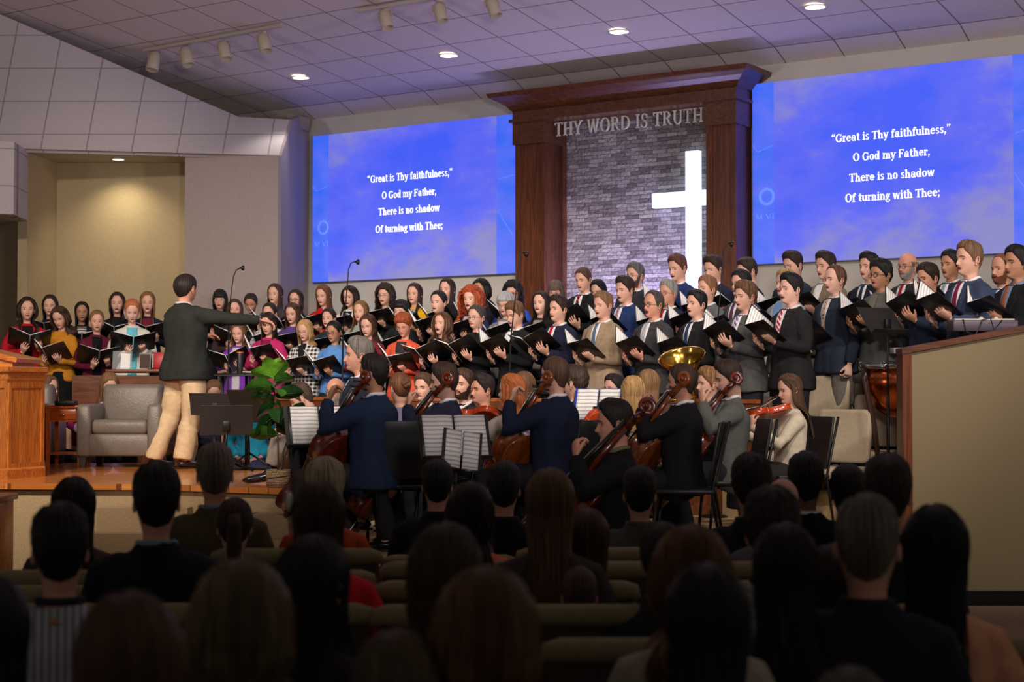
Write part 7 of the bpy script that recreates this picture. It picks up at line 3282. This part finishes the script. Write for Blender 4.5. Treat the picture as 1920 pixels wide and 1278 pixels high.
mb = MB()
mb.tube([wl_(585, 800, 238), wl_(548, 792, 243), wl_(535, 812, 246), wl_(520, 845, 247), wl_(512, 872, 247)], [.10, .105, .095, .082, .075], 14)
obj('trousers', remesh(mb, .016, 2, .006, 3, 6), cloth((168, 156, 142)), bent)
mb = MB()
mb.tube([wl_(516, 866, 247), wl_(508, 884, 247), wl_(498, 893, 248)], [.05, .048, .04], 10)
obj('sock', mb, cloth((34, 40, 62)), bent)
mb = MB()
mb.tube([wl_(513, 893, 248), wl_(500, 893, 248), wl_(484, 896, 248), wl_(466, 899, 249), wl_(456, 900, 249)], [.045, .052, .046, .036, .014], 14, flat=.8)
obj('shoe', mb, mat('black_polished_leather', (16, 15, 16), .2), bent)

# small wind instruments
for r_, lb, m, p0, p1, rad in ((w1, 'pale flute-like recorder at the lips of the plum-shirted player', M_white, (-.0, -.11, 1.115), (-.06, -.42, .93), .009), (w3, 'brass mouthpiece tube at the lips behind grey suit', M_brass, (0, -.11, 1.115), (.0, -.45, 1.06), .010)):
    e = empty('wind_instrument', (0, 0, 0), 0, lb, 'wind instrument')
    e.matrix_world = at_person(r_, p0, p1, (0, 0, 1), 'w')
    mb = MB()
    mb.tube([(0, 0, 0), (0, 0, .05), (0, 0, .3)], [rad * .6, rad, rad], 10)
    obj('tube', mb, m, e)
    mb = MB()
    mb.lathe([(rad, .3), (rad * 1.6, .33), (rad * 2.4, .345), (rad * 2.2, .345), (rad * .9, .31)], 16, caps=False)
    obj('bell', mb, m, e)


def tuba():
    c = PT(1278, 668, 226)
    r = empty('tuba', c, 0, 'brass tuba bell rising above the black-suited cellist', 'tuba')
    ax = Vector((-.22, -.36, .9)).normalized()
    M = frame((0, 0, 0), ax.orthogonal().normalized(), ax.cross(ax.orthogonal().normalized()), ax)
    R = 44.5 / 226
    mb = MB()
    prof_o = [(R, .0), (R * .99, -.012), (R * .82, -.05), (R * .60, -.11), (R * .44, -.19), (R * .33, -.30), (R * .25, -.45), (R * .2, -.6)]
    prof_i = [(r_ * .96, z_ - .002) for r_, z_ in reversed(prof_o)]
    mb.lathe(prof_o[::-1] + [(R * 1.02, .004)] + prof_i[::-1][:], 56, M=M, caps=False)
    obj('bell', mb, M_brass, r)
    e = M @ Vector((0, 0, -.6))
    mb = MB()
    mb.tube([e, e + Vector((.02, .0, -.15)), e + Vector((.12, .02, -.26)), e + Vector((.26, .04, -.20)), e + Vector((.30, .05, .0)), e + Vector((.24, .04, .18))], [.040, .045, .045, .04, .034, .028], 14)
    obj('tubing', mb, M_brass, r)


tuba()

# ---- stands with music
music_stand('black music stand seen from behind, left of the fig', G(425, .9, 222), radians(12), .32, 14, .44, .26)
music_stand('lower black music stand partly hidden behind the first one', G(404, .9, 214), radians(-8), .48, 16, .44, .20)
st3, M3 = music_stand('music stand with yellow-tabbed book by the turquoise sweater', G(470, .9, 216), radians(-40), .42, 20, .40, .30)
stand_book('thin book with yellow corner on the stand by turquoise sweater', M3, cover=mat('yellow_book_cover', (220, 168, 40), .5), w=.17, hh=.24)
st4, M4 = music_stand('music stand holding a binder with blue and orange tabs', G(603, ORZ, 262), radians(200), .70, 24, .50, .32)
fb_ = stand_book('open binder with blue and orange tabs, right of the fig', M4, w=.22, hh=.30)
Mi = fb_.matrix_world
for k_, (cc, xx, ww) in enumerate((((96, 150, 170), .205, .05), ((196, 160, 90), .165, .014), ((230, 140, 50), .228, .010))):
    mb = MB()
    mb.box((xx, .0, .018 + .001 * k_), (ww, .27, .002))
    obj('tab_divider', mb, mat('divider_%d' % k_, cc, .6), fb_, False)
st5, M5 = music_stand('music stand at centre holding an open ring binder', G(857, .34, 300), radians(196), .84, 26, .46, .30)
stand_book('open ring binder with printed staves on the centre stand', M5, w=.215, hh=.29)
sh = stand_book('loose photocopied booklet hanging off the centre stand', M5 @ Matrix.Translation((.0, .018, -.10)) @ Matrix.Rotation(radians(-10), 4, 'Y'), w=.12, hh=.27, ang=6, off=.02)
st6, M6_ = music_stand('music stand with blue folder right of the centre cellist', G(1118, ORZ, 250), radians(160), .86, 22, .40, .26)
stand_book('blue folder with music right of the centre cellist', M6_, cover=M_blue, w=.18, hh=.26)

# ---- timpani and the gear behind the half wall
def timpano(px, S, z0, label, rim):
    o = G(px, z0, S)
    r = empty('timpani_drum', o, 0, label, 'timpani drum', 'timpani')
    R = .31
    H = rim - z0
    mb = MB()
    mb.lathe([(.02, H - .45), (.12, H - .43), (.22, H - .34), (.285, H - .2), (.305, H - .04)], 40)
    obj('bowl', mb, M_copper, r)
    mb = MB()
    mb.lathe([(.305, H - .04), (R + .02, H - .035), (R + .022, H - .005), (.30, H)], 40, caps=False)
    obj('hoop', mb, M_chrome, r)
    mb = MB()
    mb.lathe([(.001, H - .004), (.30, H - .003)], 40)
    obj('drum_head', mb, M_white, r)
    for k in range(8):
        a = k * pi / 4 + .2
        mb = MB()
        mb.tube([((R + .03) * cos(a), (R + .03) * sin(a), H + .012), ((R + .03) * cos(a), (R + .03) * sin(a), H - .05)], .008, 8)
        mb.box(((R + .03) * cos(a), (R + .03) * sin(a), H + .015), (.03, .03, .012))
        obj('tuning_lug', mb, M_chrome, r)
    M_st = mat('dark_brown_strut', (64, 40, 32), .3)
    for k in range(6):
        a = k * pi / 3 + .3
        mb = MB()
        c, s = cos(a), sin(a)
        mb.tube([((R + .0) * c, (R + .0) * s, H - .02), ((R + .012) * c, (R + .012) * s, H - .12), (.24 * c, .24 * s, H - .5), (.18 * c, .18 * s, .12)], [.024, .028, .024, .020], 10, flat=.6)
        obj('strut', mb, M_st, r)
    mb = MB()
    mb.lathe([(.22, .05), (.24, .07), (.24, .12), (.2, .14), (.001, .14)], 30)
    obj('base', mb, M_black, r)
    mb = MB()
    mb.box((-.12, -.30, .06), (.09, .2, .025), bevel=.008)
    obj('pedal', mb, M_chrome, r)


timpano(1686, 226, ROWZ[0], 'copper timpani drum with dark struts, nearer the wooden wall post', ZY(683, 226))
timpano(1752, 219, ROWZ[0], 'copper timpani drum behind the half wall, second one', ZY(675, 219))
st7, M7 = music_stand('tall grey music stand tilted behind the timpani', G(1668, ROWZ[0], 236), radians(214), 1.27, 38, .40, .27)
mb = MB()
mb.box((0, 0, .03), (.36, .16, .05), bevel=.006)
kb = obj('keyboard_module', mb, mat('pale_grey_plastic', (170, 170, 172), .5), None, label='small pale grey electronic module just behind the half wall post', cat='electronic module', loc=G(1712, ZY(664, 222), 222))
r = empty('electronic_keyboard', G(1842, ZY(622, 243), 243), 0, 'grey electronic keyboard on a stand behind the half wall', 'keyboard')
mb = MB()
mb.box((0, 0, .045), (.50, .20, .085), bevel=.008)
obj('case', mb, mat('mauve_grey_plastic', (78, 66, 80), .5), r)
mb = MB()
mb.box((0, -.02, .094), (.46, .10, .012), bevel=.002)
obj('keys', mb, M_white, r)
for s_ in (-1, 1):
    mb = MB()
    mb.tube([(s_ * .16, 0, 0), (s_ * .16, 0, -(ZY(622, 243) - ROWZ[0]))], .014, 8)
    obj('leg', mb, M_black, r)
for i_, x_ in enumerate((1840, 1868)):
    e = empty('headphones' if i_ else 'percussion_mallet', G(x_, ZY(600, 243), 243), 0, ['cream-tipped mallet lying on the grey keyboard, first', 'cream-tipped mallet lying on the grey keyboard, nearer the frame edge'][i_], 'mallet')
    e.name = 'percussion_mallet'
    mb = MB()
    mb.ell((0, 0, .012), (.018, .018, .016))
    obj('head', mb, mat('cream_felt', (200, 190, 165), .9), e)
    mb = MB()
    mb.tube([(0, 0, .010), (.02, .14, .008)], .004, 6)
    obj('stick', mb, M_bow, e)
mb = MB()
mb.tube([PT(1806, 598, 250), PT(1812, 622, 250), PT(1830, 628, 250), PT(1842, 600, 250), PT(1858, 596, 250), PT(1864, 618, 250), PT(1880, 600, 250)], .006, 6)
obj('cable', mb, M_black, None, label='black cable looping in front of the grey keyboard', cat='cable')

# padded choir chairs at the right
CHAIRS = [(1560, 228, ORZ, -38, 'beige padded choir chair with wide empty back beside the viola player'),
          (1634, 222, .62, -34, 'beige choir chair between grey trousers and the timpani'),
          (1436, 216, .60, -34, 'beige choir chair behind the grey-suited cellist'),
          (1528, 214, .78, -30, 'beige choir chair behind the long striped-tie singer'),
          (1540, 206, .95, -30, 'beige choir chair in the second row left of grey trousers'),
          (1606, 206, .95, -30, 'beige choir chair in the second row right of grey trousers')]
for px, S, z0, rz, lb in CHAIRS:
    choir_chair(lb, G(px, z0, S), radians(rz))

# microphones over the choir
mic('slim gooseneck microphone right of the conductor', 426, 187, ORZ, [(429, 600), (432, 555), (437, 518), (442, 506), (449, 502)], (457, 502))
mic('slim gooseneck microphone in front of the left screen', 640, 192, ORZ, [(643, 625), (648, 570), (653, 505), (657, 493), (665, 490)], (673, 491))
mic('slim gooseneck microphone in front of the left pillar', 950, 204, ORZ, [(957, 640), (966, 560), (974, 485), (976, 474), (981, 473)], (990, 477))
mic('slim gooseneck microphone in front of the right pillar', 1338, 216, ORZ, [(1343, 630), (1350, 560), (1358, 470), (1361, 457), (1368, 455)], (1375, 458))

# ------------------------------------------------------------------ pews
M_pewtop = mat('olive_tan_upholstery', (138, 122, 90), 0.95, var=.1, scale=50)
M_pewback = mat('dark_brown_upholstery', (62, 48, 42), 0.95, var=.1, scale=50)


def pew(x0, x1, S, y, label, round0=True, round1=True):
    a_, b_ = (x0 - CX) / S, (x1 - CX) / S
    zt = ZY(y, S)
    r = empty('pew', Vector(((a_ + b_) / 2, 3000 / S, 0)), 0, label, 'pew', 'rows of upholstered pews')
    w = b_ - a_
    R = .040
    mb = MB()
    pts = [(-w / 2 + .0, 0, zt - R - .03), (-w / 2 + .012, 0, zt - R - .005), (-w / 2 + .045, 0, zt - R), (w / 2 - .045, 0, zt - R), (w / 2 - .012, 0, zt - R - .005), (w / 2, 0, zt - R - .03)]
    mb.tube(pts, [R * .5, R * .85, R, R, R * .85, R * .5], 14)
    obj('top_roll', mb, M_pewtop, r)
    mb = MB()
    mb.box((0, .01, (zt - .05 + .35) / 2), (w - .03, .055, zt - .05 - .35), bevel=.012)
    obj('backrest', mb, M_pewback, r)
    mb = MB()
    mb.box((0, .28, .40), (w - .03, .50, .11), bevel=.03)
    obj('seat', mb, M_pewtop, r)
    for s in (-1, 1):
        mb = MB()
        mb.box((s * (w / 2 - .03), .2, .21), (.035, .42, .42))
        obj('support', mb, W_rail, r, False)


PW = [(400, 714, 416, 1026, 'pew section at the front left of the aisle gap'), (720, 968, 408, 1038, 'pew section directly right of the front aisle gap'), (972, 1236, 416, 1024, 'pew section at the front centre'), (1245, 1690, 416, 1026, 'pew section at the front right below the half wall'),
      (-60, 700, 462, 1066, 'second pew row on the left'), (720, 1222, 452, 1050, 'second pew row in the centre'), (1250, 1690, 452, 1050, 'second pew row on the right'),
      (-60, 690, 505, 1095, 'third pew row on the left'), (708, 1192, 501, 1086, 'third pew row in the centre, behind tan shirt'), (1240, 1700, 501, 1086, 'third pew row on the right'),
      (-80, 698, 560, 1128, 'fourth pew row on the left, two cushions meeting'), (703, 1222, 562, 1130, 'fourth pew row, a boy sits in front of it'), (1245, 1720, 562, 1130, 'fourth pew row on the right'),
      (-80, 655, 646, 1190, 'fifth pew row on the left, nearest showing'), (1022, 1330, 644, 1192, 'fifth pew row at the centre, rounded left end'), (1560, 2020, 644, 1190, 'fifth pew row reaching the right frame edge')]
for x0, x1, S, y, lb in PW:
    pew(x0, x1, S, y, lb)
mb = MB()
mb.box((0, 0, ZY(926, 300) / 2), (.36, .3, ZY(926, 300) - .05), bevel=.004)
ct_ = obj('communion_table', mb, W_pulpit, None, label='wooden table end cut by the lower left frame edge', cat='table', loc=G(-40, 0, 300))
mb = MB()
mb.box((0, 0, ZY(926, 300) - .02), (.40, .36, .04), bevel=.006)
obj('table_top', mb, W_pulpith, ct_)

# ------------------------------------------------------------------ the audience, seen from behind
AUD = [
    ('man with black hair in striped pale shirt, large at lower left', 115, 945, 650, dict(hair='short', hcol=(24, 20, 18), skin='ruddy', wear='shirt', col=(176, 174, 182), pat=('stripes', (120, 120, 136)))),
    ('dark brown-haired person in brown patterned top, below the oak pulpit', 140, 893, 450, dict(sex='f', hair='longback', hcol=(40, 28, 24), wear='knit', col=(70, 52, 44))),
    ('black-haired person in black suit with pale blue collar', 295, 868, 520, dict(hair='short', hcol=(22, 18, 16), skin='ruddy', col=(24, 24, 30), shirt=(110, 140, 160))),
    ('grey-haired person in olive tweed jacket before the fig', 404, 832, 408, dict(hair='short', hcol=(112, 100, 88), skin='ruddy', col=(84, 72, 50), shirt=(130, 140, 160))),
    ('person with auburn ponytail and dark top', 441, 933, 450, dict(sex='f', hair='ponytail', hcol=(58, 34, 30), wear='knit', col=(44, 32, 34))),
    ('silver-blond elderly person in rust orange sweater', 610, 864, 408, dict(sex='f', hair='pixie', hcol=(168, 152, 124), wear='knit', col=(168, 66, 28))),
    ('person with very long dark brown hair and white hair clip', 598, 902, 545, dict(sex='f', hair='long', hcol=(58, 40, 32), wear='knit', col=(196, 30, 30))),
    ('person with black hair turning right, dark purple top', 590, 1003, 740, dict(sex='f', hair='long', hcol=(30, 26, 24), wear='knit', col=(40, 28, 44), yw=-146)),
    ('person with ash brown hair, large at bottom left', 455, 1047, 930, dict(sex='f', hair='longwavy', hcol=(104, 84, 62), wear='knit', col=(50, 40, 44))),
    ('person with chestnut hair at the bottom left, cut by frame', 243, 1110, 1120, dict(sex='f', hair='long', hcol=(82, 56, 36), wear='knit', col=(150, 140, 130))),
    ('person in mustard top at the very lower left corner', -20, 1080, 900, dict(sex='f', hair='long', hcol=(36, 26, 34), wear='knit', col=(176, 126, 24))),
    ('black-haired person in black jacket before the centre stand', 820, 862, 372, dict(hair='short', hcol=(20, 17, 17), skin='ruddy', col=(22, 22, 26))),
    ('person with dark hair over salmon pink top', 882, 903, 448, dict(sex='f', hair='longwavy', hcol=(48, 34, 30), wear='knit', col=(206, 104, 84))),
    ('person with big brown hair in the middle, grey top', 835, 980, 780, dict(sex='f', hair='longside', hcol=(64, 46, 36), wear='knit', col=(60, 50, 44))),
    ('person with wavy hair and golden highlights, bottom centre', 912, 1062, 960, dict(sex='f', hair='longwavy', hcol=(96, 66, 38), wear='knit', col=(90, 84, 76))),
    ('person with light brown hair cut by the bottom edge', 742, 1180, 980, dict(sex='f', hair='shoulder', hcol=(84, 66, 50), wear='knit', col=(50, 44, 40))),
    ('black-haired person in black suit under the centre cellist', 945, 866, 392, dict(hair='short', hcol=(30, 28, 30), skin='ruddy', col=(20, 20, 24))),
    ('person with long straight golden brown hair, centre', 1030, 878, 505, dict(sex='f', hair='long', hcol=(104, 74, 48), wear='knit', col=(60, 52, 52))),
    ('person with long brown hair in tan shirt, behind the boy', 1101, 953, 490, dict(sex='f', hair='longback', hcol=(82, 56, 38), wear='knit', col=(96, 78, 56))),
    ('black-haired person in grey wool jacket, centre', 1199, 875, 398, dict(hair='short', hcol=(28, 22, 20), skin='ruddy', col=(76, 74, 70), shirt=(80, 86, 80))),
    ('small boy with cropped brown hair behind a pew', 1086, 1060, 530, dict(hair='buzz', hcol=(78, 54, 36), skin='ruddy', wear='shirt', col=(60, 60, 66), height=1.36)),
    ('person with thick auburn hair, centre right', 1296, 984, 740, dict(sex='f', hair='longwavy', hcol=(98, 62, 36), wear='knit', col=(160, 150, 136))),
    ('person with long black hair and cream jacket, bottom right of centre', 1325, 1056, 880, dict(sex='f', hair='longback', hcol=(26, 22, 22), wear='blazer', col=(186, 168, 134))),
    ('dark-haired person glimpsed behind the auburn hair', 1240, 982, 560, dict(hair='short', hcol=(44, 30, 28), skin='ruddy', col=(40, 36, 40))),
    ('dark-haired person in dark jacket below the grey cellist', 1408, 854, 425, dict(hair='messy', hcol=(38, 26, 24), skin='ruddy', col=(26, 26, 30))),
    ('bald person between two dark heads at right', 1466, 893, 440, dict(hair='bald', hcol=(70, 44, 34), skin='ruddy', col=(90, 90, 92))),
    ('black-haired person with white collar, before beige chairs', 1510, 848, 405, dict(hair='short', hcol=(18, 15, 15), skin='dark', col=(22, 22, 28))),
    ('person in grey checked shirt with dark brown hair', 1446, 918, 600, dict(hair='messy', hcol=(44, 30, 28), skin='ruddy', wear='shirt', col=(128, 128, 126), pat=('grid', (84, 84, 88)))),
    ('person with long black hair and dark top, right', 1470, 980, 690, dict(sex='f', hair='long', hcol=(30, 24, 24), wear='knit', col=(40, 34, 36))),
    ('black-haired person at right, before the timpani', 1588, 872, 405, dict(hair='short', hcol=(18, 15, 15), skin='dark', col=(26, 26, 30))),
    ('dark brown-haired person in dark jacket by the wall post', 1663, 857, 510, dict(hair='quiff', hcol=(42, 30, 26), skin='ruddy', col=(36, 36, 38))),
    ('grey-haired person in huge navy jacket at lower right', 1624, 930, 690, dict(hair='short', hcol=(96, 88, 76), skin='ruddy', col=(28, 32, 48), wide=1.04)),
    ('person with straight black hair in peach blouse, far right', 1752, 945, 660, dict(sex='f', hair='longback', hcol=(16, 14, 15), wear='knit', col=(214, 148, 118))),
    ('brown-haired person glimpsed left of the navy jacket', 1556, 1020, 610, dict(sex='f', hair='long', hcol=(58, 42, 34), wear='knit', col=(50, 42, 42))),
    ('grey-brown head just entering at the bottom right', 1590, 1255, 960, dict(hair='short', hcol=(90, 78, 66), skin='ruddy', col=(40, 36, 36), height=1.55)),
]
for who, px, top, S, k in AUD:
    yw = k.pop('yw', 180)
    k.setdefault('wear', 'jacket')
    if 'white collar' not in who:
        k.setdefault('shirt', (44, 42, 46))
    lb = ('person seen from behind, ' + who.replace('person ', '').replace(' person', '').replace('man ', '').replace('small boy with', 'child with')) if True else who
    ws = lb.split()
    person(' '.join(ws[:16]), px, top, S, 0.0, yw, pose='rest', group='seated audience', hairhi=S > 420, hi=abs(yw) < 170, **k)
# white hair clip
mb = MB()
mb.ell((0, 0, 0), (.012, .03, .035), 10, 8)
obj('hair_clip', mb, M_white, None, label='white hair clip on the side of the long dark brown hair', cat='hair clip', loc=PT(544, 940, 548))

# unseen housing added around the cool fill strip behind the choir
ub = empty('added_light_bar', W(s_of(1185, .34), .34, 1.14), -TH, 'added unseen lamp bar standing behind the choir before the stone wall', 'lamp bar')
mb = MB()
mb.box((0, 0, .865), (2.1, .15, .05), bevel=.01)
obj('housing', mb, M_black, ub)
for x_ in (-.9, .9):
    mb = MB()
    mb.tube([(x_, 0, 0), (x_, 0, .85)], .02, 10)
    obj('leg', mb, M_black, ub)
